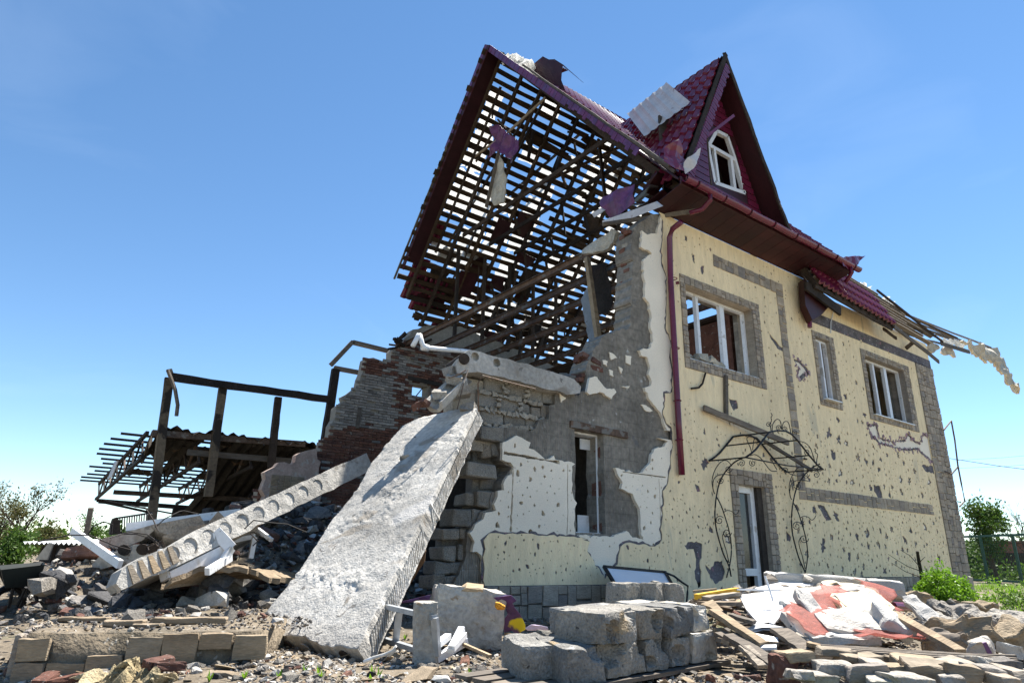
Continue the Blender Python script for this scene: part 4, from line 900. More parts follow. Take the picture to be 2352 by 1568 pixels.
# --- burnt timber frame
YFm = 11.7
bf = empty('burnt_timber_frame', (4.5, YFm, 0)); tag(bf, 'charred timber frame of posts and a long top beam left of the brick wall', 'frame')
def fp(u, v, y=YFm): return at(u, v, Y=y)
MT['halfchar'] = mat('half_burnt_post', [(.13, .10, .068)], .9, (2, .3), (14, .3), (20, .6), spots=[(1.6, .50, (.03, .024, .02))])
for k, (a, b, w) in enumerate((((388, 868), (347, 1200), .2), ((511, 892), (478, 1140), .2), ((639, 912), (622, 1075), .18), ((771, 848), (746, 1015), .22))):
    MB().bar(fp(*a), fp(*b), w, w*.8, (0, 1, 0), n=8, rough=.008).build('post', MT['halfchar'] if k in (0, 1) else MT['char'], bf)
MB().bar(fp(392, 866, YFm-.1), fp(755, 917, YFm-.1), .16, .19, (0, 0, 1), n=9, rough=.016, wob=.012).build('top_beam', MT['char'], bf)
MB().bar(fp(350, 994, YFm+.1), fp(700, 1020, YFm+.1), .1, .16, n=6, rough=.008).build('middle_beam', MT['rust'], bf)
MB().bar(fp(430, 1038, YFm+.4), fp(690, 1060, YFm+.4), .08, .15, n=6, rough=.008).build('lower_beam', MT['greywood'], bf)
for a, b in (((760, 838), (810, 785)), ((810, 786), (892, 806)), ((768, 845), (838, 858))):
    MB().bar(fp(*a), fp(*b), .12, .13, n=2).build('steel_rail', MT['greywood'], bf)
MB().tube([fp(u, v, YFm-.2) for u, v in ((385, 850), (392, 868), (402, 895), (408, 930), (405, 955))], .05, 5).build('peeled_strip', MT['greywood'], bf)
MB().prism([fp(u, v, YFm-.15) for u, v in ((383, 848), (395, 846), (402, 866), (390, 868))], (0, .1, 0)).build('post_cap', MT['wood'], bf)

# --- burnt shed roof on steel trusses
an = empty('burnt_shed', (4.5, 15, 0)); tag(an, 'burnt-out shed with sooty steel roof trusses and sagging corrugated sheets', 'shed')
Y0, Y1 = 11.9, 21.5; ZT, ZL = 3.55, 2.95
for k, x in enumerate((2.42, 3.75, 5.1, 6.4)):
    top = [Vector((x, Y0, ZT)), Vector((x, Y1, ZL))]; bot = [Vector((x, Y0, ZT-.62)), Vector((x, Y1, ZL-.55))]
    MB().bar(*top, .08, .09).build('truss_top', MT['darksteel'], an); MB().bar(*bot, .08, .09).build('truss_bottom', MT['darksteel'], an)
    for j in range(13):
        a = top[0].lerp(top[1], j/13) if j % 2 else bot[0].lerp(bot[1], j/13); b = bot[0].lerp(bot[1], (j+1)/13) if j % 2 else top[0].lerp(top[1], (j+1)/13)
        MB().bar(a, b, .045, .045).build('truss_web', MT['rust'] if rnd.random() < .35 else MT['darksteel'], an)
for j in range(12):
    y = Y0+.8+(Y1-Y0-.8)*j/11; z = ZT+(ZL-ZT)*(y-Y0)/(Y1-Y0)+.08
    MB().bar((2.42-U(.35, .75), y, z), (7.0, y, z), .05, .06).build('purlin', MT['darksteel'], an)
MB().bar((2.5, Y1-.2, ZL-.62), (7.5, Y1-.6, ZL-.75), .1, .16).build('edge_beam', MT['char'], an)
MB().bar((2.6, Y1-3.5, ZL-.5), (6.8, Y0+2.0, ZL-.75), .12, .14).build('fallen_beam', MT['char'], an)
MB().bar((2.45, Y1, ZL-.55), (5.0, Y1-4.0, ZL-1.2), .05, .05).bar((2.45, Y1, ZL-.6), (4.4, Y1, ZL-.95), .08, .08).build('tie_rod', MT['darksteel'], an)
def corrugated(O, ux, vy, W, L, amp, period, sag, holes_=()):
    mb = MB(); na = int(W/period*4); nb = max(4, int(L/.3)); nv = Vector(ux).cross(Vector(vy)).normalized()
    for j in range(nb+1):
        for i in range(na+1):
            a, b = W*i/na, L*j/nb; mb.V.append(tuple(Vector(O)+Vector(ux)*a+Vector(vy)*b+nv*(amp*math.cos(2*math.pi*a/period))+Vector((0, 0, sag(a, b)))))
    for j in range(nb):
        for i in range(na):
            if not any((W*(i+.5)/na-h[0])**2/h[2]**2+(L*(j+.5)/nb-h[1])**2/h[3]**2 < 1 for h in holes_):
                q = j*(na+1)+i; mb.F.append((q, q+1, q+na+2, q+na+1))
    used = sorted({i for f in mb.F for i in f}); rm = {i: c for c, i in enumerate(used)}; mb.V = [mb.V[i] for i in used]; mb.F = [tuple(rm[i] for i in f) for f in mb.F]
    return mb
sc = mat('sooty_sheet', [(.03, .025, .02)], .9, (.9, .6), (10, .4), (20, .3), spots=(1.2, .64, (.12, .075, .04)))
corrugated((2.75, Y0-.25, ZT+.16), (1, 0, 0), (0, 1, -.063), 4.3, 6.4, .045, .28, lambda a, b: -.35*sm(.5, 2.5, b)*(.5+.5*noise.noise((a*.9, b*.9, 0)))-.12*noise.noise((a*2, b*2, 4)), ((1.3, 1.4, .3, .4), (2.4, .8, .4, .3), (3.2, 2.4, .3, .5), (.4, 4.6, .5, .9), (1.8, 5.4, .5, .7))).build('roof_sheet', sc, an)
corrugated((4.6, Y0-.1, ZT+.05), (1, 0, 0), (0, .97, -.25), 2.8, 6.2, .045, .28, lambda a, b: -.3*sm(1, 4, b)).build('roof_sheet', sc, an)
MB().prism([(2.55, Y0+.3, ZT+.12), (2.9, Y0+2.6, ZT-.05), (2.75, Y0+2.7, ZT-.5), (2.5, Y0+.8, ZT-.5)], (.04, 0, 0)).build('hanging_sheet', MT['greywood'], an)
MB().prism([(2.36, Y0+4.6, ZT-.25), (2.36, Y0+5.6, ZT-.2), (2.3, Y0+5.9, ZT-.75), (2.32, Y0+4.9, ZT-.7)], (.03, 0, 0)).build('hanging_sheet', MT['whitesheet'], an)
MB().box((7.0, 16.5, 1.6), (.2, 9.0, 3.2)).box((5.9, 20.3, 1.1), (2.2, .2, 2.2)).build('back_wall', MT['char'], an)
for i in range(14):
    p = Vector((U(4.9, 6.9), U(12.3, 17), U(1.0, 3.0))); MB().bar(p, p+Vector((U(-1.2, 1.2), U(-1.5, 1.5), U(-.8, .4))), U(.05, .12), U(.05, .12), n=3, rough=.01).build('fallen_timber', MT['char'], an)
# ================================================================ iron canopy, loose timbers, far wing roof
zN = zz(1700, 980, 3.565)
can = empty('iron_canopy', (10.6, -.5, 0)); tag(can, 'black wrought-iron door canopy with scroll brackets and no covering', 'canopy')
warc = [at(*zN(x, y), Y=-.04) for x, y in ((112, 515), (165, 480), (205, 445), (255, 385), (320, 305), (400, 290), (470, 295), (520, 320), (570, 370), (670, 495), (740, 575), (790, 612))]
fl = at(*zN(430, 485), X=warc[0].x); yo = fl.y
farc = [Vector((p.x, yo, p.z+fl.z-warc[0].z)) for p in warc]
for a in (warc, farc): MB().tube(a, .017, 6).build('arch', MT['iron'], can, True)
for i in (0, 3, 4, 8, 9, 11): MB().tube([warc[i], farc[i]], .013, 6).build('tie_bar', MT['iron'], can)
MB().tube([farc[0], farc[0].lerp(farc[-1], .5)+Vector((0, 0, -.03)), farc[-1]], .012, 6).build('front_rail', MT['iron'], can)
def spiral(c, r, turns, s0, sgn, r1=.15, n=22):
    return [(c[0]+r*(1-(1-r1)*k/n)*math.cos(s0+sgn*turns*6.283*k/n), c[1]+r*(1-(1-r1)*k/n)*math.sin(s0+sgn*turns*6.283*k/n)) for k in range(n+1)]
def iron(pts, Y, r=.008, name='scroll'):
    Yf = Y if callable(Y) else (lambda t: Y); m = len(pts)
    return MB().tube([at(*zN(*p), Y=Yf(i/(m-1))) for i, p in enumerate(pts)], r, 5).build(name, MT['iron'], can, True)
def smooth(pts, k=4):
    P_ = [Vector(p) for p in pts]; out = []
    for i in range(len(P_)-1):
        p0, p1, p2, p3 = P_[max(i-1, 0)], P_[i], P_[i+1], P_[min(i+2, len(P_)-1)]
        for j in range(k):
            t = j/k; out.append(tuple(.5*((2*p1)+(p2-p0)*t+(2*p0-5*p1+4*p2-p3)*t*t+(3*p1-p0-3*p2+p3)*t**3)))
    return out+[tuple(P_[-1])]
for dx, dy, sx in ((0, 0, 1), (672, 50, 1)):
    o = lambda L: smooth([(x+dx+(y-500)*(-.012 if dx else 0), y+dy) for x, y in L])
    Yl = lambda t: -.10-.35*(1-min(t*3.2, 1))**1.5
    iron(o([(400, 492), (350, 515), (300, 555), (240, 630), (200, 710), (175, 820), (162, 950), (170, 1080), (195, 1190), (235, 1320), (285, 1430), (303, 1520)]), Yl, .013, 'bracket_stem')
    iron(o([(175, 825), (215, 900), (250, 1000), (280, 1100), (300, 1200), (305, 1300), (290, 1420), (262, 1530)]), -.10, .011, 'bracket_stem')
    iron(o([(310, 560), (265, 512), (210, 528), (160, 600), (137, 690), (150, 775), (163, 800)]), -.12, .008)
    iron(o([(305, 640), (250, 632), (190, 640), (150, 680), (146, 760), (160, 800)]), -.12, .008)
    iron(o([(245, 1130), (228, 1170), (240, 1230), (262, 1300), (285, 1400)]), -.10, .008)
    for c, r, s0, sg in (((280, 585), 32, 0, 1), ((212, 685), 30, 3, -1), ((202, 1032), 40, -.6, -1), ((266, 1140), 40, 0, 1), ((395, 535), 30, 4.5, 1)):
        iron([(x+dx, y+dy) for x, y in spiral(c, r, 1.6, s0, sg)], -.12, .007)
    iron(o([(240, 960), (270, 945), (310, 955), (340, 980), (365, 960), (372, 940)]), -.12, .007)
for L in ([(650, 262), (648, 230), (640, 200), (655, 165), (650, 140), (660, 120), (650, 100)], [(660, 258), (665, 200), (690, 160), (715, 155), (735, 180), (740, 240)], [(745, 240), (755, 190), (775, 172), (800, 180), (815, 230), (825, 290)],
          [(900, 345), (950, 360), (990, 400), (1010, 450), (1035, 530)], [(1045, 560), (1050, 500), (1055, 460), (1035, 440), (1040, 420), (1028, 410)], [(470, 470), (510, 460), (560, 490), (610, 555), (650, 600), (700, 605)],
          [(480, 440), (470, 400), (440, 330), (455, 305), (490, 310)], [(700, 590), (660, 520), (650, 495)], [(560, 350), (520, 310), (500, 340), (490, 420)], [(790, 612), (850, 640), (920, 640), (985, 600), (1020, 555)]):
    iron(smooth(L), yo if L[0][1] < 300 or L[0][0] > 880 else yo*.6, .008)
for c, r, s0, sg in (((628, 200), 26, 1, -1), ((718, 225), 24, 2, 1), ((768, 238), 24, 1, -1), ((852, 268), 24, 1, -1), ((965, 440), 26, 2, 1), ((490, 535), 30, 4, -1), ((775, 600), 30, 3, 1), ((1045, 635), 32, 4, 1), ((655, 500), 18, 0, 1)):
    iron(spiral(c, r, 1.5, s0, sg), yo, .007)
# timbers hung over the canopy
pl = MB().bar(at(*zN(65, 55), Y=-.08), at(*zN(800, 360), Y=-.30), .05, .10, n=6, rough=.006).build('timber', MT['greywood']); tag(pl, 'grey weathered timber slung across the wall above the iron canopy', 'plank', 'timbers caught on the canopy')
pl2 = MB().bar(at(*zN(590, 340), Y=-.14), at(*zN(1010, 600), Y=-.32), .03, .06, n=5, rough=.006).build('timber', MT['greywood']); tag(pl2, 'thin broken plank hanging through the iron canopy', 'plank', 'timbers caught on the canopy')
# small fixings on the facade
MB().tube([fz_ for fz_ in (Vector((*(lambda p: (p.x, -.05, p.z))(at(1615, 858, Y=0)),)), at(1614, 880, Y=-.06), at(1605, 890, Y=-.06), at(1588, 892, Y=-.05))], .018, 6).build('conduit', MT['darksteel'], house)
MB().tube([at(1848, 1053, Y=0), at(1852, 1054, Y=-.22)], .02, 6).build('fixing_pin', MT['rust'], house)
MB().tube([at(u, v, Y=-.03) for u, v in ((1915, 712), (1908, 740), (1908, 765))], .012, 5).build('conduit', MT['pvc'], house)
wb_ = MB().tube([at(u, v, Y=-.1) for u, v in ((2168, 987), (2185, 966), (2193, 1010), (2200, 1068), (2208, 1110), (2216, 1150), (2204, 1163))], .02, 6).tube([at(2170, 1082, Y=-.1), at(2186, 1088, Y=-.1), at(2200, 1072, Y=-.1)], .02, 6)
tag(wb_.build('wall_bracket', MT['rust'], house), 'bent rusty pipe bracket on the far corner')

# --- far wing: eave, tiles, splintered laths
zR = zz(1950, 620, 4.125)
O = at(*zR(190, 275), Y=-.5); O2 = at(*zR(965, 712), Y=-.5); ux = (O2-O).normalized(); Wd = (O2-O).length
vy = Vector((0, .42, .907)); nv = ux.cross(vy).normalized()
wr = tiles(O, ux, vy, nv, Wd, 1.4, lambda a, b: not (a > Wd*.85 and b > .9) and not (a > Wd*.65 and b > 1.2)).build('wing_roof', MT['maroon'], house); tag(wr, 'maroon tiles left on the eave of the far wing')
MB().bar(O-nv*.05+Vector((0, .03, -.05)), O2-nv*.05+Vector((0, .03, -.05)), .04, .12, n=8, rough=.01).build('eave_board', MT['char'], wr)
for k in range(10):
    p = O.lerp(O2, k/9)-nv*.09; MB().bar(p+vy*-.05, p+vy*1.5, .06, .12, nv).build('rafter', MT['char'], wr)
for k in range(8):
    p = O+vy*(.15+k*.17)-nv*.03; MB().bar(p, p+ux*(Wd+U(.6, 3.0)), .03, .10, nv, n=4, wob=.01).build('lath', MT['greywood'], wr)
MB().prism([at(u, v, Y=-.28) for u, v in ((1846, 640), (1872, 655), (1896, 690), (1903, 705), (1888, 722), (1866, 735), (1850, 700))], (.12, .2, 0)).build('eave_return', MT['soffit'], wr)
MB().bar(at(1850, 655, Y=-.35), at(1930, 715, Y=-.4), .05, .22, n=3).build('dark_fascia', MT['char'], wr)
MB().tube([at(1857, 690, Y=-.15), at(1860, 752, Y=-.12)], .05, 8).build('pipe_stub', MT['maroon'], wr)
for (x0, y0, x1, y1, w, ya, yb_) in ((610, 310, 870, 480, .07, .2, .5), (790, 365, 1450, 885, .06, .0, -.3), (780, 410, 1080, 650, .06, .6, .4), (960, 730, 1415, 1085, .10, -.45, -.55), (860, 570, 1380, 830, .08, .2, .1), (1070, 610, 1600, 850, .05, .6, .3), (1090, 612, 1940, 945, .05, .3, .0), (1430, 900, 1720, 985, .11, -.1, -.2),
        (970, 705, 1180, 790, .06, -.2, -.2), (1040, 780, 1300, 880, .07, -.1, .1), (1200, 700, 1360, 760, .05, .8, .7), (1380, 800, 1660, 900, .09, .5, .2), (930, 540, 1080, 660, .05, .3, .2), (900, 560, 1250, 800, .06, -.1, -.2), (850, 750, 985, 850, .08, -.3, -.3), (1080, 950, 1150, 890, .10, -.1, -.2), (1000, 640, 1200, 800, .05, .4, .1), (1250, 720, 1640, 870, .04, .7, .4), (1180, 840, 1420, 900, .05, .1, .0), (1300, 770, 1560, 850, .07, .9, .8)):
    MB().bar(at(*zR(x0, y0), Y=ya), at(*zR(x1, y1), Y=yb_), .03, w, n=4, rough=.006, wob=.006).build('splintered_lath', MT['greywood'] if rnd.random() < .6 else MT['oldwood'], wr)
def sheet(pts, Yv, mat_, name, parent=None, th=.006, amp=.05, grid=.12, rs=.1, ra=.03, seed=1, freq=2.2):
    """crumpled sheet: outline seen at Y = Yv(u) and pushed about by noise"""
    c = at(*pts[0], Y=Yv); loop = [fz(u, v, Yv) for u, v in pts]
    return plate([rough(loop, rs, ra, seed)], lambda a, b: (a, Yv+amp*noise.noise((a*freq, b*freq, seed)), b), lambda a, b: (a, Yv+th+amp*noise.noise((a*freq, b*freq, seed)), b), grid).build(name, mat_, parent)
sheet([zR(x, y) for x, y in ((1660, 865), (1760, 900), (1930, 930), (1990, 940), (2060, 1040), (2140, 1200), (2225, 1310), (2215, 1385), (2160, 1340), (2090, 1250), (2020, 1150), (1960, 1090), (1880, 1060), (1760, 960))], -.1, MT['wool'], 'hanging_wool', wr, .08, .25, .15, .09, .05, 5)
sheet([zR(x, y) for x, y in ((1400, 840), (1680, 890), (1660, 950), (1440, 890))], .1, MT['membrane'], 'membrane_scrap', wr, seed=6)
sheet([zR(x, y) for x, y in ((1480, 925), (1540, 950), (1575, 1045), (1520, 1020), (1470, 990))], .0, MT['wool'], 'hanging_wool', wr, .06, .1, seed=7)
sheet([zR(x, y) for x, y in ((1320, 900), (1420, 920), (1370, 990), (1320, 970))], .05, MT['wool'], 'hanging_wool', wr, .06, .1, seed=8)
for i in range(26):
    t = rnd.random(); p = at(*zR(560+400*t+U(-30, 30), 330+235*t+U(-22, 22)), Y=U(.3, .6)); MB().box(p, (U(.15, .4), U(.1, .3), U(.06, .14)), Matrix.Rotation(U(0, 3), 3, 'Z') @ Matrix.Rotation(U(-.5, .5), 3, 'X'), .04).build('wool_scrap', MT['membrane'], wr)

# --- debris caught in the main roof
zT = zz(950, 80, 3.016)
capm = MB(); rim = [at(*zT(x, y), X=8.9) for x, y in ((1045, 245), (1130, 176), (1172, 198), (1215, 196), (1280, 237), (1272, 300), (1268, 350), (1305, 445), (1150, 362), (1060, 292))]
capm.prism(rim, (.03, .05, .03)).prism([rim[1], rim[2], rim[2]+Vector((.6, -.1, -.1)), rim[1]+Vector((.6, .1, -.2))], (0, 0, .01)).prism([rim[3], rim[4], rim[4]+Vector((.7, .0, -.2)), rim[3]+Vector((.7, .1, .0))], (0, 0, .01))
tag(capm.build('lifted_tile_sheet', MT['soffit'], roof), 'peeled tile sheet standing up near the ridge')
for i in range(24):
    t = rnd.random(); p = at(*zT(800+250*t+U(-20, 30), 140+130*t+U(-12, 20)), X=U(8.5, 9.0)); MB().box(p, (U(.1, .35), U(.1, .3), U(.05, .12)), Matrix.Rotation(U(0, 3), 3, 'Z') @ Matrix.Rotation(.7+U(-.5, .5), 3, 'X'), .04).build('wool_scrap', MT['membrane'], roof)
def onplane(u, v, P0, n): q = ray(u, v); return CAM+q*((P0-CAM).dot(n)/q.dot(n))
PP = A+dnl*.22; qd = [onplane(*zT(x, y), PP, dnl) for x, y in ((1755, 600), (2045, 370), (2150, 560), (1880, 765))]
u1 = (qd[1]-qd[0]); v1 = (qd[3]-qd[0]); wp_ = tiles(qd[0], u1.normalized(), v1.normalized(), dnl, u1.length, v1.length, None, .19, .30, .010, .012).build('loose_roof_sheet', MT['whitesheet']); tag(wp_, 'pale overturned roof-tile sheet lying against the dormer', 'roof sheet')
def flap(pts, m, label, X=None, Y=None, th=.008, amp=.04, name='torn_sheet', parent=roof, seed=3, corr=0):
    P3 = [at(*p, X=X) if X is not None else at(*p, Y=Y) for p in pts]
    loop = [(p.y, p.z) if X is not None else (p.x, p.z) for p in P3]
    def f(off): return (lambda a, b: (X+off+amp*noise.noise((a*3, b*3, seed))+corr*math.cos(a*40), a, b)) if X is not None else (lambda a, b: (a, Y+off+amp*noise.noise((a*3, b*3, seed))+corr*math.cos(a*40), b))
    o = plate([rough(loop, .1, .012, seed)], f(0), f(th), .09).build(name, m, parent)
    if label: o['label'] = label
    return o
flap([zT(x, y) for x, y in ((740, 690), (800, 670), (870, 740), (960, 800), (950, 900), (900, 965), (860, 900), (790, 880), (720, 920), (760, 790))], MT['purple'], 'violet metal sheet dangling inside the open attic', X=9.0, amp=.15)
flap([zT(x, y) for x, y in ((800, 880), (830, 930), (860, 1090), (845, 1240), (770, 1270), (740, 1200), (775, 1030))], MT['wool'], 'grey ragged cloth hanging in the open attic', X=9.0, amp=.1, th=.03, name='hanging_cloth', seed=4)
MB().bar(at(*zT(810, 870), X=8.95), at(*zT(715, 1285), X=8.95), .02, .10, (1, 0, 0)).build('hanging_board', MT['greywood'], roof)
for (a, b, c, d, w) in ((760, 740, 640, 950, .08), (580, 950, 880, 730, .07), (880, 730, 1150, 480, .08), (755, 510, 760, 630, .04), (800, 640, 950, 810, .05), (870, 990, 885, 940, .09)):
    MB().bar(at(*zT(a, b), X=9.05), at(*zT(c, d), X=9.1), .03, w, n=3, rough=.006).build('broken_board', MT['oldwood'] if rnd.random() < .5 else MT['wood'], roof)
flap([zT(x, y) for x, y in ((1545, 1250), (1580, 1210), (1800, 1110), (1812, 1250), (1700, 1330), (1600, 1360), (1570, 1290))], MT['purple'], 'crumpled violet sheet at the corner under the eave', X=7.95, amp=.14, seed=5)
MB().prism([at(*zT(x, y), X=7.9) for x, y in ((1570, 1385), (1960, 1245), (2005, 1280), (1800, 1360), (1570, 1395))], (.05, .0, .03)).build('pale_board', MT['whitesheet'], roof)
MB().prism([at(*zT(x, y), X=7.9) for x, y in ((1490, 1330), (1560, 1290), (1580, 1310), (1510, 1360))], (.05, .0, .03)).build('pale_board', MT['whitesheet'], roof)
MB().bar(at(*zT(1570, 1410), X=7.95), at(*zT(2280, 1310), Y=-.5), .03, .08, n=4, rough=.006).build('broken_board', MT['greywood'], roof)
for i, (x, y, s) in enumerate(((1880, 1180, .5), (1960, 1110, .4), (2000, 1230, .4), (1820, 1260, .3))):
    MB().box(at(*zT(x, y), X=8.3+.1*i), (.3, s, .03), Matrix.Rotation(U(-.8, .8), 3, 'X') @ Matrix.Rotation(U(-.5, .5), 3, 'Y'), .03).build('torn_sheet', MT['soffit'], roof)
zS = zz(1500, 80, 2.529)
flap([zS(x, y) for x, y in ((310, 790), (325, 700), (385, 662), (420, 720), (455, 790), (420, 860), (350, 830))], MT['maroon'], 'bent maroon tile strip sticking up by the dormer foot', Y=-.75, amp=.12, corr=.012, seed=7)
flap([zS(x, y) for x, y in ((430, 800), (530, 710), (525, 760), (480, 840), (440, 870))], MT['whitesheet'], 'pale torn flashing by the dormer foot', Y=-.78, amp=.08, seed=8)
flap([zS(x, y) for x, y in ((1400, 1410), (1435, 1378), (1548, 1376), (1500, 1425), (1475, 1450), (1440, 1460), (1405, 1440))], MT['maroon'], 'bent tile end sticking out past the gutter', Y=-.8, amp=.1, corr=.01, seed=9)
# insulation drape and grey panel in the torn upper storey
flap([zA(x, y) for x, y in ((1335, 310), (1420, 260), (1560, 170), (1600, 190), (1560, 260), (1480, 320), (1400, 345), (1350, 345))], MT['wool'], 'grey wool draped over the end of the steel beam', X=8.2, amp=.15, th=.09, name='hanging_wool', parent=house, seed=10)
flap([zA(x, y) for x, y in ((1335, 660), (1400, 540), (1430, 700), (1445, 960), (1395, 990), (1355, 780))], MT['darksteel'], 'grey metal panel leaning in the torn upper storey', X=8.7, amp=.02, name='leaning_panel', parent=house, seed=11).data.materials[0] = mat('grey_panel', [(.20, .22, .24)], .5, (3, .2), (20, .15), None, spots=(14, .68, (.05, .05, .05)))
flap([zA(x, y) for x, y in ((1410, 420), (1500, 400), (1545, 560), (1560, 680), (1520, 760), (1440, 760), (1410, 600))], MT['char'], None, X=9.3, amp=.02, name='dark_panel', parent=house, seed=12)
MB().bar(at(*zA(1378, 370), X=8.6), at(*zA(1455, 930), X=8.6), .1, .1, n=5, rough=.006).build('timber_post', MT['wood'], house)
# ================================================================ foreground and rubble
import bmesh
def hit(u, v, lift=0):
    """ground point seen at (u, v)"""
    q = ray(u, v); t = 1.0
    for _ in range(400):
        p = CAM+q*t
        if p.z < gz(p.x, p.y)+lift: break
        t += max(.02, (p.z-gz(p.x, p.y))*.5)
        if t > 60: break
    return CAM+q*t
def yaw_of(a, b): return math.atan2(b.y-a.y, b.x-a.x)
YAW = math.atan2(_rt.y, _rt.x)                                        # picture-right in the ground plane
def worn(size, seed, cuts=5, chip=.02, nz=.006, bites=(), skew=.0):
    """block with chipped arrises; bites = spherical pieces knocked out"""
    bm = bmesh.new(); bmesh.ops.create_cube(bm, size=1); bmesh.ops.subdivide_edges(bm, edges=bm.edges[:], cuts=cuts, use_grid_fill=True)
    s = Vector(size); o = Vector((seed*3.7, seed*1.3, 0)); gs = random.Random(seed); cn = {(a, b, c): Vector((gs.uniform(-1, 1), gs.uniform(-1, 1), gs.uniform(-1, 1)*.6))*skew*min(size) for a in (0, 1) for b in (0, 1) for c in (0, 1)}
    for v in bm.verts:
        e = sum(1 for k in range(3) if abs(v.co[k]) > .499); p = Vector((v.co.x*s.x, v.co.y*s.y, v.co.z*s.z))
        f_ = [v.co[k]+.5 for k in range(3)]; p += sum((w*((f_[0] if a else 1-f_[0])*(f_[1] if b else 1-f_[1])*(f_[2] if c else 1-f_[2])) for (a, b, c), w in cn.items()), Vector())
        if e >= 2: p *= 1-chip/min(s)*(.55+max(0, noise.noise(p*14+o))*2.2)*(.35 if e == 2 else .55)
        p += Vector((noise.noise(p*11+o), noise.noise(p*11+o+Vector((9, 0, 0))), noise.noise(p*11+o+Vector((0, 9, 0)))))*nz*2
        for c, r in bites:
            d = p-Vector(c)
            if d.length < r:                                  # push the surface in towards the middle of the block
                t_ = 0
                while t_ < .9 and (p*(1-t_)-Vector(c)).length < r: t_ += .04
                p = p*(1-t_)
        v.co = p
    me = bpy.data.meshes.new('block'); bm.to_mesh(me); bm.free(); return me
def hull(size, seed, n=13, flat=1.0):
    g_ = random.Random(seed); bm = bmesh.new()
    for _ in range(n):
        v = Vector((g_.gauss(0, 1), g_.gauss(0, 1), g_.gauss(0, 1))).normalized(); v = Vector([max(-.62, min(.62, c)) for c in v])*1.6
        bm.verts.new((v.x*size[0]/2, v.y*size[1]/2, v.z*size[2]/2*flat))
    bmesh.ops.convex_hull(bm, input=bm.verts[:])
    for v in [v for v in bm.verts if not v.link_faces]: bm.verts.remove(v)
    me = bpy.data.meshes.new('chunk'); bm.to_mesh(me); bm.free(); return me
def place(me, name, m, loc, rot=(0, 0, 0), sc=1, **kw):
    o = bpy.data.objects.new(name, me); col.objects.link(o); o.location = loc; o.rotation_euler = rot; o.scale = (sc, sc, sc) if isinstance(sc, (int, float)) else sc
    if m and not me.materials: me.materials.append(m)
    if kw: tag(o, **kw)
    return o
def own(o, label, cat, group=None): return tag(o, label, cat, group)

# --- low stone-faced terrace at the left
tc_ = [at(52, 1452, Z=.22), at(575, 1448, Z=.22)]; ed = (tc_[1]-tc_[0]); ed.z = 0; EL = ed.length; ed.normalize(); inn = Vector((-ed.y, ed.x, 0))
T0 = tc_[0]
ter = empty('stone_terrace', (T0.x+.5, T0.y+.5, 0)); tag(ter, 'low broken terrace edged with tan sandstone at the lower left', 'terrace')
def TQ(a, b, z): p = T0+ed*a+inn*b; return Vector((p.x, p.y, z))
tl = [(0.03, .02), (EL*.5, .02), (EL+.02, .02), (EL+.3, 1.9), (-.35, 2.1), (-.15, 1.0)]
plate([rough(tl, .09, .02, 3)], lambda a, b: TQ(a, b, .212+.012*noise.noise((a*5, b*5, 0))), lambda a, b: TQ(a, b, -.2), .06).build('terrace_core', MT['ground'], ter, True)
q_ = random.Random(4); a = .0
k = 0
while a < EL-.05:
    w = q_.choice((.14, .18, .22, .27))
    zm_ = q_.uniform(.02, .13)
    for z0, z1 in (((-.14, zm_), (zm_, .22)) if q_.random() < .88 else ((-.14, .22),)):
        if .15 < a < .42 and z1 > .2:
            if z0 > -.1: continue
            z1 = .1
        if q_.random() < .08: continue
        zt = z1-q_.uniform(0, .03); me = worn((w-.006, .05, zt-z0-.006), k, 4, .006, .004, (), .12)
        c = TQ(a+w/2, -.008+q_.uniform(-.012, .012), (z0+zt)/2)
        link(me, 'stone', MT['tanstone'], ter, Matrix.Translation(c) @ Matrix.Rotation(math.atan2(ed.y, ed.x)+q_.uniform(-.04, .04), 4, 'Z')); k += 1
    a += w
b = .03
while b < .9:
    w = q_.uniform(.05, .10); me = worn((.04, w-.01, q_.uniform(.30, .34)), k, 2, .008, .003); k += 1
    link(me, 'stone', MT['stone'], ter, Matrix.Translation(TQ(-.02+U(-.015, .015)-b*.18, b+w/2, .05)) @ Matrix.Rotation(math.atan2(ed.y, ed.x)+U(-.05, .05), 4, 'Z')); b += w
for i, (a0, a1, bb, h) in enumerate(((.35, .62, .42, .035), (.63, 1.16, .52, .045), (-.05, .3, .75, .03), (.55, .75, .35, .02))):
    link(worn((a1-a0, .10, h), 60+i, 4, .01, .004), 'coping_slab', MT['tanstone'], ter, Matrix.Translation(TQ((a0+a1)/2, bb, .22+h/2)) @ Matrix.Rotation(math.atan2(ed.y, ed.x)+U(-.1, .1), 4, 'Z'))

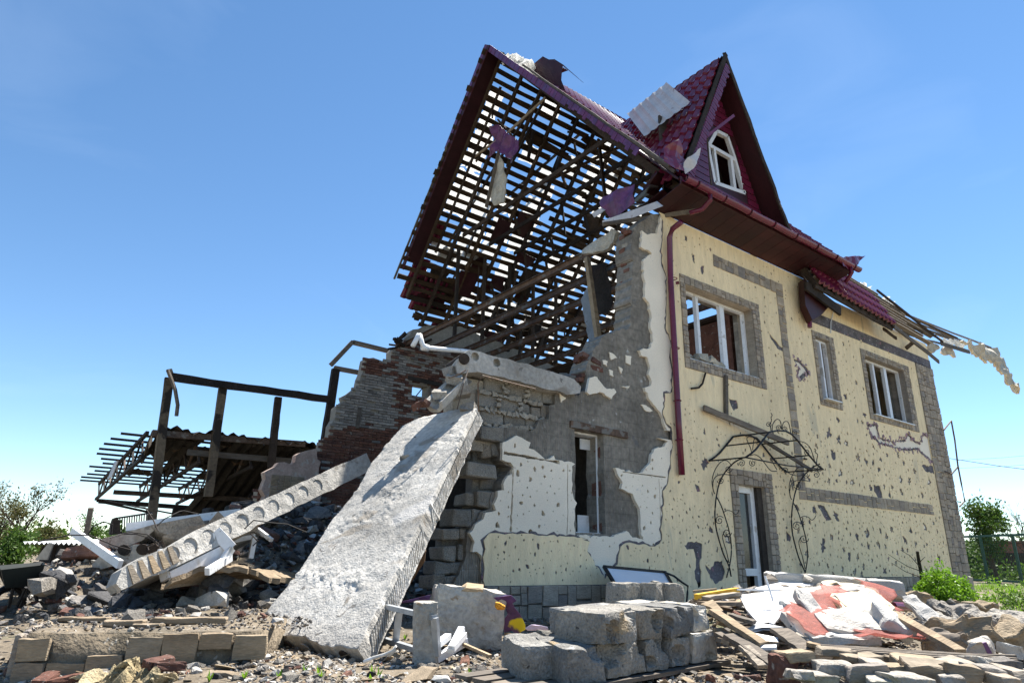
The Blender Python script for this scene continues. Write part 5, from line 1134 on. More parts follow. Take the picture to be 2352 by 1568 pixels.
# --- stack of concrete blocks on a pallet
p0, p1 = at(1392, 1562, Z=.07), at(1652, 1517, Z=.07); pu = (p1-p0); PW = pu.length; pu.normalize(); pv = Vector((-pu.y, pu.x, 0)); pyaw = math.atan2(pu.y, pu.x)
def PQ(a, b, z): return p0+pu*a+pv*b+Vector((0, 0, z-p0.z))
pal = empty('pallet', PQ(.2, .3, 0)); tag(pal, 'grey wooden pallet under the concrete block stack', 'pallet')
for i in range(5): MB().bar(PQ(-.55, .02+i*.16, .055), PQ(PW+.1, .02+i*.16, .055), .11, .022, n=4, rough=.003).build('board', MT['greywood'], pal)
for a in (-.45, .2, PW-.02): MB().bar(PQ(a, 0, .015), PQ(a, .7, .015), .09, .055).build('bearer', MT['greywood'], pal)
SP = [  # along, back, z, length along, depth, height, yaw offset, label, bites
    (.0, .0, .07, .25, .38, .19, .02, 'broken grey block at the near bottom corner of the pallet stack', [((-.14, -.2, .06), .10)]),
    (.265, .02, .07, .145, .38, .185, -.03, 'narrow grey block second along the bottom of the pallet stack', []),
    (.42, .015, .07, .135, .38, .185, .02, 'square grey block third along the bottom of the pallet stack', []),
    (.565, .01, .07, .20, .38, .19, .0, 'bottom block at the far end of the pallet stack', []),
    (-.03, -.01, .262, .245, .39, .185, .06, 'tan-stained chipped block on the near top corner of the pallet stack', [((.10, -.2, .10), .07)]),
    (.235, .01, .262, .16, .39, .18, .02, 'mortar-smeared block second along the top of the pallet stack', []),
    (.405, .0, .262, .19, .39, .185, -.02, 'rough speckled block third along the top of the pallet stack', []),
    (.61, .05, .262, .13, .36, .18, .05, 'rounded block at the far end of the top row of the pallet stack', []),
    (.04, .42, .07, .38, .2, .19, .03, 'grey block behind the near end of the pallet stack', []), (.46, .42, .07, .3, .2, .19, -.02, 'grey block behind the far end of the pallet stack', []),
    (.10, .42, .262, .36, .2, .17, -.04, 'flat block on the rear of the pallet stack', []), (.48, .40, .262, .28, .2, .185, .1, 'rear top block beside the planks on the pallet stack', [])]
KS = PW/.765
for i, (a, b, z, l, d, h, yo_, lab, bites) in enumerate(SP):
    a, l = a*KS, l*KS*.985
    own(place(worn((l*.93, d, h*.97), i+3, 9, .016, .006, bites+[((U(-.5, .5)*l, -.5*d*rnd.choice((1, 1, -1)), U(-.5, .5)*h), U(.03, .07)) for _ in range(3)], .11), 'concrete_block', MT[('stackblock', 'block', 'stackblock', 'lump')[i % 4]], PQ(a+l/2, b+d/2, z+h/2), (U(-.03, .03), U(-.03, .03), pyaw+yo_*1.8)), lab, 'block', 'concrete blocks stacked on the pallet')
for i, (u, v, l, d, h, yw, bites, lab) in enumerate(((1252, 1500, .24, .40, .185, -.42, [], 'leaning grey block at the left end of the block stack'),
        (1342, 1512, .25, .40, .185, -.35, [((.10, -.22, .10), .09)], 'grey block with a round hollow bitten from its front edge'))):
    c = at(u, v, d=3.95 if i == 0 else 3.85); c.z = .165
    own(place(worn((l, d, h), 40+i, 10, .014, .006, bites, .1), 'concrete_block', MT['stackblock'], c+pv*.12, (.06, -.05, pyaw+yw)), lab, 'block', 'concrete blocks stacked on the pallet')
for i, (u, v, w, h, dd, lab) in enumerate(((1442, 1368, .27, .19, 5.1, 'first of three blocks standing under the whiteboard'), (1492, 1368, .19, .19, 5.1, 'middle of three blocks standing under the whiteboard'), (1530, 1364, .17, .17, 5.15, 'last of three blocks standing under the whiteboard'), (1290, 1468, .3, .10, 4.5, 'flat block fragment with a hollow behind the stack'), (1355, 1462, .34, .1, 4.45, 'flat pale block fragment behind the stack'), (1325, 1420, .2, .1, 5.8, 'small grey block lying in the rubble below the plinth'))):
    c = at(u, v, d=dd); own(place(worn((w, .22, h), 70+i, 6, .025, .008), 'concrete_block', MT['block'], c, (U(-.08, .08), U(-.08, .08), pyaw+U(-.2, .2))), lab, 'block')
    if i < 2: own(place(worn((w*1.0, .26, c.z-h/2-gz(c.x, c.y)+.02), 80+i, 4, .03, .01), 'concrete_block', MT['block'], (c.x, c.y, (c.z-h/2+gz(c.x, c.y))/2), (0, 0, pyaw)), ['first', 'second', 'third'][i]+' half-hidden block carrying the blocks under the whiteboard', 'block')

# --- big masonry lump, aluminium frame, cloth
lump = at(1068, 1412, d=5.55)
lo = own(place(worn((.60, .42, .46), 5, 12, .03, .009, (), .12), 'masonry_lump', MT['lump'], lump, (.03, .05, YAW+.18)), 'large masonry lump beside the foot of the leaning slab', 'masonry')
lo2 = own(place(worn((.16, .12, .42), 6, 8, .015, .006, (), .1), 'masonry_piece', MT['lump'], at(975, 1452, d=4.75), (.02, -.04, YAW+.3)), 'upright mortar slab standing in the aluminium frame', 'masonry')
zP = zz(900, 1350, 4.947)
def fr_(x, y): return at(*zP(x, y), d=5.35-.65*(x-110)/700)
af = empty('aluminium_frame', fr_(400, 1150)); tag(af, 'bent grey aluminium window frame lying by the leaning slab', 'frame')
for a, b, w in (((140, 625), (795, 775), .035), ((145, 640), (112, 1020), .035), ((105, 1015), (820, 1240), .035), ((372, 700), (322, 1080), .04), ((797, 775), (828, 1235), .035)):
    MB().bar(fr_(*a), fr_(*b), .05, w).build('rail', mat('dull_aluminium', [(.36, .38, .40)], .45, (6, .2), (20, .15), None, .5) if 'alu' not in MT else MT['alu'], af)
MT['alu'] = af.children[0].data.materials[0]
for a, b, w, lab in (((812, 1275), (1175, 1060), .05, 'lowest white plastic profile jutting from the aluminium frame'), ((830, 1100), (960, 1000), .04, 'short white profile inside the aluminium frame'), ((985, 1180), (1125, 905), .035, 'upright splintered white profile right of the aluminium frame'), ((1000, 1150), (1150, 980), .04, 'white profile crossing behind the splintered one')):
    own(MB().bar(at(*zP(*a), d=4.7), at(*zP(*b), d=4.95), .05, w).build('plastic_profile', MT['pvc']), lab, 'profile', 'white window profiles by the frame')
own(MB().tube([at(*zP(x, y), d=4.55) for x, y in ((-60, 1310), (60, 1260), (200, 1220), (290, 1180), (335, 1120), (320, 1160), (250, 1240))], .012, 7).build('plastic_hose', MT['pvc'], None, True), 'looped white plastic hose lying before the leaning slab', 'hose')
own(MB().bar(at(*zP(1140, 1095), d=4.9), at(*zP(1470, 1240), d=4.7), .03, .02).build('batten', MT['wood']), 'thin wooden batten on the ground right of the aluminium frame', 'batten')
pur = mat('violet_cloth', [(.075, .035, .11)], .7, (4, .3), (20, .2), (20, .3), spots=(2.6, .545, (.62, .50, .02)))
def cloth(pts, d0, m, name, label, amp=.07, seed=1, th=.004):
    P3 = [at(*p, d=d0) for p in pts]; c = sum(P3, Vector())/len(P3); ax, ay = _rt, -_dn
    loop = [((p-c).dot(ax), (p-c).dot(ay)) for p in P3]
    f = lambda off: (lambda a, b: c+ax*a+ay*b+_f*(off+amp*(noise.noise((a*7, b*3, seed))+.5*noise.noise((a*15, b*9, seed+3))) - b*.35))
    return own(plate([rough(loop, .05, .008, seed)], f(0), f(th), .03).build(name, m, None, True), label, 'cloth')
cloth([zP(x, y) for x, y in ((1510, 500), (1720, 450), (1790, 530), (1740, 560), (1830, 720), (1900, 930), (1840, 960), (1820, 1020), (1640, 1020), (1620, 860), (1650, 660), (1600, 570))], 5.45, pur, 'violet_cloth', 'violet and yellow sheet hanging beside the masonry lump', .08, 2)
cloth([zP(x, y) for x, y in ((290, 640), (480, 560), (680, 510), (745, 490), (730, 610), (600, 600), (420, 610))], 5.5, pur, 'violet_cloth', 'violet and yellow sheet stretched behind the aluminium frame', .05, 3)
cloth([zP(x, y) for x, y in ((1890, 900), (1960, 860), (2160, 880), (2170, 930), (2050, 930), (1920, 930))], 5.2, mat('lilac_sheet', [(.55, .47, .62)], .6, (3, .1), (20, .1), None), 'lilac_sheet', 'pale lilac plastic sheet lying in the rubble', .04, 4)
cloth([zP(x, y) for x, y in ((1530, 600), (1580, 595), (1650, 660), (1640, 710), (1560, 690), (1520, 660))], 5.2, mat('orange_yarn', [(.60, .27, .03)], .9, (10, .3), (60, .4), (60, 1.0)), 'orange_rag', 'ball of orange fibre on the masonry lump', .09, 5, .03)
own(MB().prism([at(u, v, d=6.6) for u, v in ((952, 1262), (978, 1265), (975, 1290), (905, 1400), (890, 1400))], _f*.03).build('brown_panel', mat('brown_board', [(.14, .085, .05)], .8, (3, .2), (20, .2), None)), 'brown board leaning in the shade behind the slab', 'board')
own(MB().prism([at(*zP(x, y), d=5.4) for x, y in ((1115, 455), (1175, 415), (1380, 440), (1380, 470), (1160, 460))], _f*.12).build('wood_offcut', MT['wood']), 'flat wooden offcut resting on top of the masonry lump', 'board')

# --- whiteboard against the wall, handrail
wbp = [at(1386, 1300, Y=-.30), at(1526, 1313, Y=-.30), at(1566, 1385, Y=-.95), at(1450, 1405, Y=-.95)]
wbo = MB().prism(wbp, (0, .03, .01)).build('whiteboard', mat('white_laminate', [(.72, .75, .80)], .25, (3, .05), None, None, spec=.5)); own(wbo, 'white board in a dark frame leaning on the cream wall', 'board')
for a, b in ((0, 1), (1, 2), (3, 0)): MB().bar(wbp[a]+Vector((0, -.01, .0)), wbp[b]+Vector((0, -.01, .0)), .04, .035).build('frame_bar', MT['iron'], wbo)
own(MB().tube([at(u, v, Y=-.85) for u, v in ((1525, 1313), (1548, 1322), (1566, 1336), (1580, 1345), (1579, 1360), (1577, 1385))], .014, 6).build('handrail', MT['iron']), 'short black handrail beside the white board', 'handrail')

# --- planks, panels, foam, net: the heap at the right
def panel(pts, m, name, label, cat, th=.02, group=None, w=(0, 0, -1)):
    P3 = [at(u, v, d=d) for u, v, d in pts]
    return own(MB().prism(P3, Vector(w)*th).build(name, m), label, cat, group)
zQ = zz(1700, 1400, 5.87); zV = zz(2000, 1350, 4.704)
def q3(z, x, y, d): return (*z(x, y), d)
wm = mat('white_laminate_panel', [(.62, .62, .62), (.54, .55, .56)], .4, (3, .08), (20, .05), None, spec=.4)
for i, (pts, lab) in enumerate((
    ([(612, 300, 5.8), (1150, 240, 6.1), (1400, 300, 5.9), (1060, 720, 5.1), (880, 690, 5.1), (715, 505, 5.4)], 'large white panel sloping down the right heap'),
    ([(830, 200, 6.4), (1340, 90, 6.9), (1700, 120, 6.8), (1400, 290, 6.2), (1000, 260, 6.2)], 'white panel on the crest of the right heap below the door'),
    ([(1040, 690, 5.0), (1340, 290, 5.8), (1430, 310, 5.8), (1110, 720, 5.0)], 'white strip lying across the large white panel'),
    ([(700, 800, 4.85), (870, 690, 5.0), (1250, 760, 4.85), (1250, 790, 4.85), (870, 720, 5.0), (740, 840, 4.85)], 'bent white profile folded to a corner in the heap'),
    ([(640, 840, 4.7), (700, 820, 4.75), (1170, 910, 4.65), (1180, 990, 4.6), (830, 1000, 4.6)], 'white board lying in the planks'),
    ([(900, 1015, 4.5), (1150, 1010, 4.5), (1150, 1050, 4.45), (910, 1055, 4.45)], 'narrow white board under the planks'),
    ([(1190, 620, 5.1), (1350, 460, 5.4), (1380, 500, 5.4), (1230, 650, 5.1)], 'small white scrap beside the red net'))):
    panel([q3(zQ, *p) for p in pts], wm, 'white_panel', lab, 'panel', .018)
own(MB().bar(at(*zQ(0, 330), d=5.6), at(*zQ(590, 235), d=5.9), .05, .045).build('yellow_batten', mat('yellow_paint', [(.66, .38, .03)], .6, (3, .2), (20, .2), None)), 'yellow painted batten lying on the heap below the canopy', 'batten')
own(MB().tube([at(*zQ(580, 225), d=5.75), at(*zQ(1190, 237), d=5.9)], .008, 5).build('thin_rod', MT['alu']), 'thin metal rod lying across the white panel', 'rod')
own(MB().tube([at(*zQ(985, 30), d=5.6), at(*zQ(1045, 210), d=5.55), at(*zQ(1100, 390), d=5.5)], .009, 5).build('thin_rod', MT['pvc']), 'white stick standing upright in the heap', 'rod')
plk = [((230, 520), (960, 1000), 4.8, 4.5, .13, 'wood', 'long plank sloping down to the stone row'), ((490, 590), (830, 700), 5.0, 4.9, .12, 'greywood', 'short dark plank above the white board'), ((330, 860), (700, 1060), 4.6, 4.45, .14, 'greywood', 'split dark plank beside the block stack'),
    ((480, 880), (1120, 1290), 4.55, 4.25, .15, 'greywood', 'broad grey plank nearest the stone row'), ((300, 800), (480, 900), 4.7, 4.6, .09, 'wood', 'splintered plank end by the block stack'), ((690, 1040), (960, 1330), 4.4, 4.2, .09, 'wood', 'thin plank below the grey plank'),
    ((1190, 800), (1600, 1100), 4.75, 4.45, .15, 'greywood', 'plank with crumbs on it beside the red net'), ((0, 380), (590, 300), 5.6, 5.8, .10, 'wood', 'sunlit plank under the yellow batten'), ((140, 350), (590, 280), 5.55, 5.75, .09, 'wood', 'pale plank next to the yellow batten'),
    ((60, 420), (600, 420), 5.4, 5.5, .12, 'wood', 'brown plank end in the pile behind the blocks'), ((300, 700), (560, 780), 4.8, 4.8, .06, 'wood', 'splinter lying behind the block stack'), ((1600, 1000), (1900, 1090), 4.5, 4.4, .06, 'wood', 'thin lath at the foot of the red net'), ((840, 960), (1160, 1010), 4.6, 4.6, .07, 'wood', 'lath under the white board'), ((310, 940), (420, 985), 4.5, 4.5, .1, 'wood', 'stub of plank behind the far block')]
for a, b, d0, d1, w, m, lab in plk: own(MB().bar(at(*zQ(*a), d=d0), at(*zQ(*b), d=d1), w, .028, n=6, rough=.004, wob=.003).build('plank', MT[m]), lab, 'plank', 'planks in the right heap')
panel([q3(zQ, 60, 430, 5.2), q3(zQ, 235, 365, 5.3), q3(zQ, 385, 520, 5.1), q3(zQ, 330, 560, 5.05), q3(zQ, 190, 470, 5.15)], MT['wood'], 'cardboard', 'folded brown board behind the block stack', 'board', .02)
panel([q3(zQ, 975, 70, 6.2), q3(zQ, 1030, -10, 6.3), q3(zQ, 1170, 80, 6.3)], MT['wood'], 'cardboard', 'upright brown scrap on the crest of the heap', 'board', .02)
for k in range(5): own(MB().bar(at(*zV(20+20*k, 1065+9*k), d=4.35-.05*k), at(*zV(2260+k*10, 1190+22*k), d=4.0-.05*k), .035, .018, n=5, wob=.004).build('metal_strip', MT['greywood']), 'long thin grey strip in the bundle behind the stone row', 'strip', 'bundle of long strips behind the stones')
own(MB().bar(at(*zV(830, 680), d=4.9), at(*zV(1620, 1125), d=4.35), .10, .03, n=5, rough=.003).build('plank', MT['wood']), 'tan plank sloping down right of the red net', 'plank', 'planks in the right heap')
def foam(z, x, y, d, w, h, t, rx, ry, lab, m='foam', seed=1):
    c = at(*z(x, y), d=d); own(place(worn((w, h, t), seed, 8, .03, .012), 'foam_board', MT[m], c, (rx, ry, YAW+U(-.3, .3))), lab, 'foam board', 'broken foam boards in the right heap')
MT['creamfoam'] = mat('cream_faced_foam', [(.74, .62, .40), (.78, .70, .55)], .9, (3, .1), (20, .1), (60, .5), spots=(18, .68, (.40, .33, .25)))
foam(zQ, 1780, 300, 6.0, .75, .35, .10, .12, -.1, 'white foam slab along the top of the heap', 'foam', 1); foam(zQ, 1950, 150, 6.9, 1.3, .4, .16, 0, .05, 'pink-stained foam roll on the crest of the heap', 'foam', 2)
foam(zQ, 2230, 270, 6.4, .5, .4, .06, .3, .1, 'cream board on the crest of the heap', 'creamfoam', 3); foam(zQ, 1740, 620, 5.0, .12, .55, .08, .65, 0, 'white foam strip leaning steeply on the red net', 'foam', 4)
foam(zV, 400, 790, 4.85, .50, .30, .06, .38, -.06, 'big dusty foam slab in the middle of the red net', 'foam', 5); foam(zV, 840, 800, 4.8, .24, .24, .13, .5, .4, 'chunky white foam cube right of the foam slab', 'foam', 6)
foam(zV, 280, 985, 4.65, .5, .14, .06, .1, 0, 'rounded white foam strip at the foot of the red net', 'foam', 7); foam(zV, 480, 580, 5.5, .45, .3, .05, .5, -.1, 'cream rendered foam piece behind the foam slab', 'creamfoam', 8)
foam(zQ, 1560, 880, 4.75, .12, .5, .06, .5, .1, 'dirty foam strip wrapped in the red net', 'foam', 9); foam(zV, 1160, 640, 5.4, .12, .35, .06, .5, -.3, 'white foam sliver near the green bush', 'foam', 10); foam(zQ, 1620, 480, 5.5, .5, .14, .06, .2, .1, 'torn foam strip above the red net', 'foam', 11)
foam(zV, 110, 690, 5.2, .4, .12, .06, .1, -.05, 'long white foam edge behind the foam slab', 'foam', 12)
netm = mat('red_net', [(.42, .125, .095), (.36, .10, .08)], .7, (5, .2), (40, .3), None, trans=.3)
t_ = netm.node_tree; ou = t_.nodes['Material Output']; src = ou.inputs['Surface'].links[0].from_socket; tp = t_.nodes.new('ShaderNodeBsdfTransparent'); mx = t_.nodes.new('ShaderNodeMixShader'); mx.inputs[0].default_value = .44
t_.links.new(src, mx.inputs[1]); t_.links.new(tp.outputs[0], mx.inputs[2]); t_.links.new(mx.outputs[0], ou.inputs['Surface'])
def net(z, pts, d0, slope, lab, seed):
    P3 = [at(*z(x, y), d=d) for x, y, d in pts]; c = sum(P3, Vector())/len(P3); loop = [(p.x-c.x, p.y-c.y) for p in P3]
    A_ = np.array([(p.x-c.x, p.y-c.y, 1) for p in P3]); co = np.linalg.lstsq(A_, np.array([p.z-c.z for p in P3]), rcond=None)[0]
    f = lambda off: (lambda a, b: (c.x+a, c.y+b, c.z+co[0]*a+co[1]*b+co[2]+off+.06+.11*noise.noise((a*2.6, b*2.6, seed))+.03*noise.noise((a*8, b*8, seed))))
    own(plate([rough(loop, .05, .03, seed)], f(.0), f(.004), .05).build('red_net', netm, None, True), lab, 'net', 'red plaster net in the right heap')
net(zQ, [(1500, 370, 5.5), (2100, 400, 5.9), (2250, 520, 5.6), (1900, 560, 5.2), (1880, 1000, 4.6), (1700, 990, 4.6), (1300, 720, 4.95), (1400, 540, 5.2)], 0, 0, 'red plaster net bunched up at the left of the foam boards', 2)
net(zV, [(480, 440, 6.2), (600, 405, 6.3), (880, 500, 6.2), (930, 680, 5.6), (700, 700, 5.4), (560, 640, 5.6)], 0, 0, 'red plaster net stretched over the cream board', 3)
net(zV, [(420, 980, 4.7), (620, 870, 4.9), (820, 930, 4.8), (960, 800, 5.1), (1100, 950, 4.8), (1260, 1100, 4.5), (900, 1090, 4.4), (560, 1060, 4.45)], 0, 0, 'red plaster net spread towards the long strips', 4)

for i in range(46):
    u, v = zQ(U(250, 2300), U(120, 1000)); d = 6.9-2.4*((v*1.063-1400)*5.87-100)/1000+U(-.25, .1)
    p = at(u, v, d=max(4.4, d)); L_ = U(.08, .38); q = p+Vector((U(-1, 1), U(-1, 1), U(-.25, .25))).normalized()*L_
    own(MB().bar(p, q, U(.02, .08), U(.008, .025), n=3, rough=.004).build('heap_splinter', MT[rnd.choice(('wood', 'greywood', 'oldwood', 'wood'))]), 'splinter of wood on the right heap', 'splinter', 'splinters on the right heap')
for i in range(40):
    u, v = zQ(U(1250, 2349), U(60, 1000)); d = 6.9-2.4*((v*1.063-1400)*5.87-100)/1000+U(-.3, .0)
    own(place(hull((U(.06, .2), U(.05, .14), U(.03, .08)), 500+i, 13), 'heap_scrap', MT[rnd.choice(('foam', 'creamfoam', 'concrete', 'mortar', 'foam'))], at(u, v, d=max(4.4, d)), (U(-.6, .6), U(-.6, .6), U(0, 6))), 'small broken scrap on the right heap', 'rubble', 'scraps on the right heap')
# --- row of rough stones at the lower right
for i, (x, y, w, h, d, m) in enumerate(((150, 1320, 400, 130, 3.75, 'concrete'), (190, 1140, 420, 90, 4.1, 'tanstone'), (540, 1360, 450, 150, 3.6, 'stone'), (450, 1190, 480, 70, 4.0, 'tanstone'), (620, 1275, 300, 70, 3.85, 'stone'), (870, 1340, 260, 80, 3.75, 'tanstone'), (1070, 1230, 500, 110, 3.9, 'tanstone'), (1280, 1340, 540, 150, 3.65, 'tanstone'),
        (1560, 1290, 460, 60, 3.8, 'stone'), (1650, 1400, 380, 200, 3.55, 'tanstone'), (980, 1450, 520, 90, 3.45, 'concrete'), (1810, 1240, 260, 80, 3.85, 'concrete'), (1900, 1370, 300, 150, 3.6, 'concrete'), (2110, 1290, 250, 150, 3.8, 'concrete'), (2250, 1400, 260, 160, 3.6, 'stone'), (1420, 1235, 180, 45, 4.0, 'concrete'), (800, 1210, 180, 70, 4.05, 'tanstone'), (690, 1450, 300, 90, 3.5, 'concrete'), (2060, 1440, 300, 100, 3.5, 'stone'), (1500, 1450, 260, 80, 3.5, 'concrete'))):
    w_, h_ = w/4.704/1.063*d/FOC, h/4.704/1.063*d/FOC
    c = at(*zV(x, y), d=d); g0 = gz(c.x, c.y)
    own(place(worn((w_*.95, U(.14, .22), max(h_, .05)), 100+i, 7, .010, .006, (), .3), 'rough_stone', MT[m], c, (U(-.1, .1), U(-.08, .08), YAW+U(-.35, .35))), 'flat rough stone in the loose row along the lower right', 'stone', 'rough stones in the lower right row')
own(place(worn((.16, .14, .17), 131, 6, .03, .01), 'brick_stump', MT['brick'], at(*zQ(1250, 1390), d=3.9), (.1, .1, 1)), 'dark red brick stump at the left end of the stone row', 'brick')
for i, (x, y, w, h, d) in enumerate(((1370, 1180, 420, 130, 3.95), (1480, 1440, 330, 160, 3.6), (1750, 1500, 420, 120, 3.6))):
    c = at(*zQ(x, y), d=d); own(place(worn((w/5.87/1.063*d/FOC, .2, h/5.87/1.063*d/FOC), 140+i, 7, .010, .006, (), .3), 'rough_stone', MT['tanstone'] if i == 0 else MT['concrete'], c, (U(-.1, .1), U(-.08, .08), YAW+U(-.2, .2))), 'flat rough stone in the loose row along the lower right', 'stone', 'rough stones in the lower right row')
# rough lumps at the far right
for i, (x, y, s, d, m, lab) in enumerate(((1050, 545, .42, 7.6, 'tanstone', 'tan boulder between the heap and the green bush'), (1560, 740, .42, 5.9, 'concrete', 'squared concrete lump with a frayed end right of the planks'), (2050, 870, .5, 5.3, 'concrete', 'grey crumbled concrete lump at the right edge'), (2220, 960, .4, 5.0, 'tanstone', 'tan lump beside the grey one at the right edge'), (1620, 960, .5, 5.1, 'tanstone', 'flat brown rock in the shade at the right'), (1850, 1110, .22, 4.5, 'foam', 'white plaster lump on the strip bundle'), (1780, 640, .4, 8.0, 'tanstone', 'flat brown stone below the green bush'), (1300, 870, .28, 5.3, 'concrete', 'grey concrete bit beside the tan plank'), (2215, 1110, .12, 4.4, 'foam', 'small white chip at the far right'), (1450, 1010, .3, 4.9, 'greywood', 'dark wood lump behind the strips'))):
    own(place(worn((s, s*.6, s*.45), 150+i, 10, s*.12, .03, (), .25), 'rubble_lump', MT[m], at(*zV(x, y), d=d), (U(-.3, .3), U(-.2, .3), U(0, 3))), lab, 'rubble')
own(MB().tube([at(*zV(850, 600), d=6.2), at(*zV(1050, 612), d=6.4)], .035, 8).build('roof_pipe', MT['maroon']), 'violet pipe end poking out of the heap', 'pipe')
own(MB().tube([at(*zV(1260, 605), d=6.5), at(*zV(1505, 590), d=6.8)], .018, 8).build('roof_pipe', MT['maroon']), 'thin dark pipe lying before the green bush', 'pipe')
own(MB().prism([at(*zV(x, y), d=4.25) for x, y in ((1880, 1030), (1920, 1015), (2005, 1180), (1960, 1195))], _f*.01).build('perforated_strip', MT['purple']), 'blue-grey perforated strip across the bundle', 'strip')

# --- heap at the left: tilted slab pieces, white profiles, dark shade under them
for i, (pts, d, m, lab) in enumerate((
    ([(250, 560), (300, 540), (800, 400), (820, 440), (680, 560), (360, 690), (250, 600)], 8.5, 'slab', 'pale tilted slab under the white profile'), ([(370, 690), (600, 600), (830, 600), (900, 650), (820, 760), (520, 790), (400, 740)], 7.6, 'slab', 'broken slab end showing three dark core holes'),
    ([(180, 800), (280, 690), (470, 740), (440, 800), (260, 850), (190, 880)], 7.8, 'slab', 'pale slab lump at the left of the heap'), ([(760, 410), (1250, 315), (1300, 400), (1000, 530), (830, 470)], 8.4, 'concrete', 'dark grey slab piece on the crest of the left heap'),
    ([(880, 520), (1140, 420), (1320, 400), (1300, 470), (1000, 560)], 8.0, 'concrete', 'second grey slab piece on the left heap'), ([(1330, 390), (1430, 270), (1510, 350), (1400, 430)], 8.3, 'concrete', 'dark pointed concrete piece above the hollow-core slab'), ([(1110, 540), (1280, 430), (1330, 460), (1200, 570)], 7.6, 'wood', 'tan board in the left heap'))):
    P3 = [at(*zM(x, y), d=d) for x, y in pts]; o = MB().prism(P3, Vector((.1, .5, -.1))).build('slab_piece', MT[m]); own(o, lab, 'concrete piece')
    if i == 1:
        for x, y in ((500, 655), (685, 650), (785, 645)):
            c = at(*zM(x, y), d=d-.02); MB().prism([c+_rt*(.075*math.cos(t))+_dn*(.065*math.sin(t)) for t in np.linspace(0, 6.28, 13)[:-1]], _f*-.01).build('core_hole_shade', MT['char'], o)  # flat black discs painted for the shade inside the core holes
for i, (a, b, d0, d1, w, lab) in enumerate(((( -10, 470), (460, 800), 8.2, 7.4, .09, 'white plastic profile sticking up at the left of the heap'), ((520, 430), (1650, 285), 8.6, 9.0, .10, 'long white profile along the crest of the left heap'), ((840, 690), (1480, 600), 6.3, 6.8, .07, 'white profile lying over the hollow-core slab'), ((850, 690), (920, 950), 6.2, 6.1, .09, 'white profile hanging down over the slab face'), ((950, 930), (1560, 620), 6.1, 6.7, .12, 'wide white profile under the hollow-core slab'),
        ((1400, 470), (1560, 640), 6.6, 6.6, .11, 'white corner profile standing on the slab edge'), ((1560, 640), (1480, 760), 6.6, 6.5, .07, 'lower leg of the white corner profile'), ((1320, 870), (1550, 730), 6.2, 6.6, .07, 'white profile under the slab by the dark hollow'), ((1540, 570), (1790, 520), 7.2, 7.4, .05, 'thin white profile in the brick rubble'), ((1790, 530), (1750, 740), 7.3, 7.2, .05, 'upright white profile in the brick rubble'), ((1820, 450), (1960, 560), 7.6, 7.5, .04, 'short white profile high in the brick rubble'))):
    own(MB().bar(at(*zM(*a), d=d0), at(*zM(*b), d=d1), .05, w).build('plastic_profile', MT['pvc']), lab, 'profile')
# matted debris crust that roofs the dark hollow
lip = [at(*zM(x, y), d=d) for x, y, d in ((870, 985, 5.9), (1080, 890, 6.1), (1250, 810, 6.3), (1600, 800, 6.5), (1850, 850, 6.8), (2060, 900, 7.0))]
vd = Vector((_f.x, _f.y, 0)).normalized(); lx = _rt.copy(); lx.z = 0; lx.normalize(); c0_ = lip[2]
lp2 = [((p-c0_).dot(lx), (p-c0_).dot(vd)) for p in lip]; lpz = [p.z for p in lip]
def crust(off): return lambda a, b: c0_+lx*a+vd*b+Vector((0, 0, float(np.interp(a, [q[0] for q in lp2], lpz))-c0_.z+off-.05*max(0, b)+.035*noise.noise((a*4, b*4, 1))+.02*noise.noise((a*14, b*14, 1))))
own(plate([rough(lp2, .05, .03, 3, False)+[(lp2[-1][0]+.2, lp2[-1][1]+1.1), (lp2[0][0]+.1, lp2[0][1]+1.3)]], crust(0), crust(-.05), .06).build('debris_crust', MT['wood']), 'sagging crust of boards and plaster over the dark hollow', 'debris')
own(MB().prism([at(*zM(x, y), d=8.3) for x, y in ((1000, 820), (2080, 860), (2080, 1200), (1000, 1200))], vd*.1).build('hollow_shade_sheet', MT['char']), 'black sheet standing in for the shade in the hollow under the left heap', 'wall')  # no wall here: black sheet painting the deep shade of the hollow

ORD = 'first second third fourth fifth sixth seventh eighth ninth tenth eleventh twelfth thirteenth fourteenth fifteenth sixteenth seventeenth eighteenth nineteenth twentieth twenty-first twenty-second twenty-third twenty-fourth twenty-fifth'.split()
def number(name, fmt):
    L = sorted([o for o in col.objects if o.parent is None and o.name.split('.')[0] == name], key=lambda o: (o.location-CAM).dot(_rt)/(o.location-CAM).dot(_f))
    for i, o in enumerate(L): o['label'] = fmt.format(ORD[i], {'tan_sandstone': 'tan', 'broken_concrete': 'pale grey'}.get(o.data.materials[0].name if o.data else '', 'grey-brown'))
number('rough_stone', '{1} flat stone, {0} from the left in the lower right stone row')
g3 = random.Random(12)
for i in range(14):                                                  # bent reinforcing bars in the left heap
    p = at(*zM(g3.uniform(150, 1900), g3.uniform(430, 900)), d=g3.uniform(6.6, 8.0)); d_ = Vector((g3.uniform(-1, 1), g3.uniform(-.6, .6), g3.uniform(-.1, .6))); L_ = g3.uniform(.3, .9)
    pts = [p+d_*L_*t+Vector((g3.uniform(-.06, .06), g3.uniform(-.06, .06), .12*math.sin(t*3)+g3.uniform(-.04, .04))) for t in (0, .25, .5, .75, 1)]
    own(MB().tube(pts, .007, 5).build('bent_rebar', MT['darksteel']), 'bent reinforcing bar sticking out of the left heap', 'rebar', 'bent bars in the left heap')
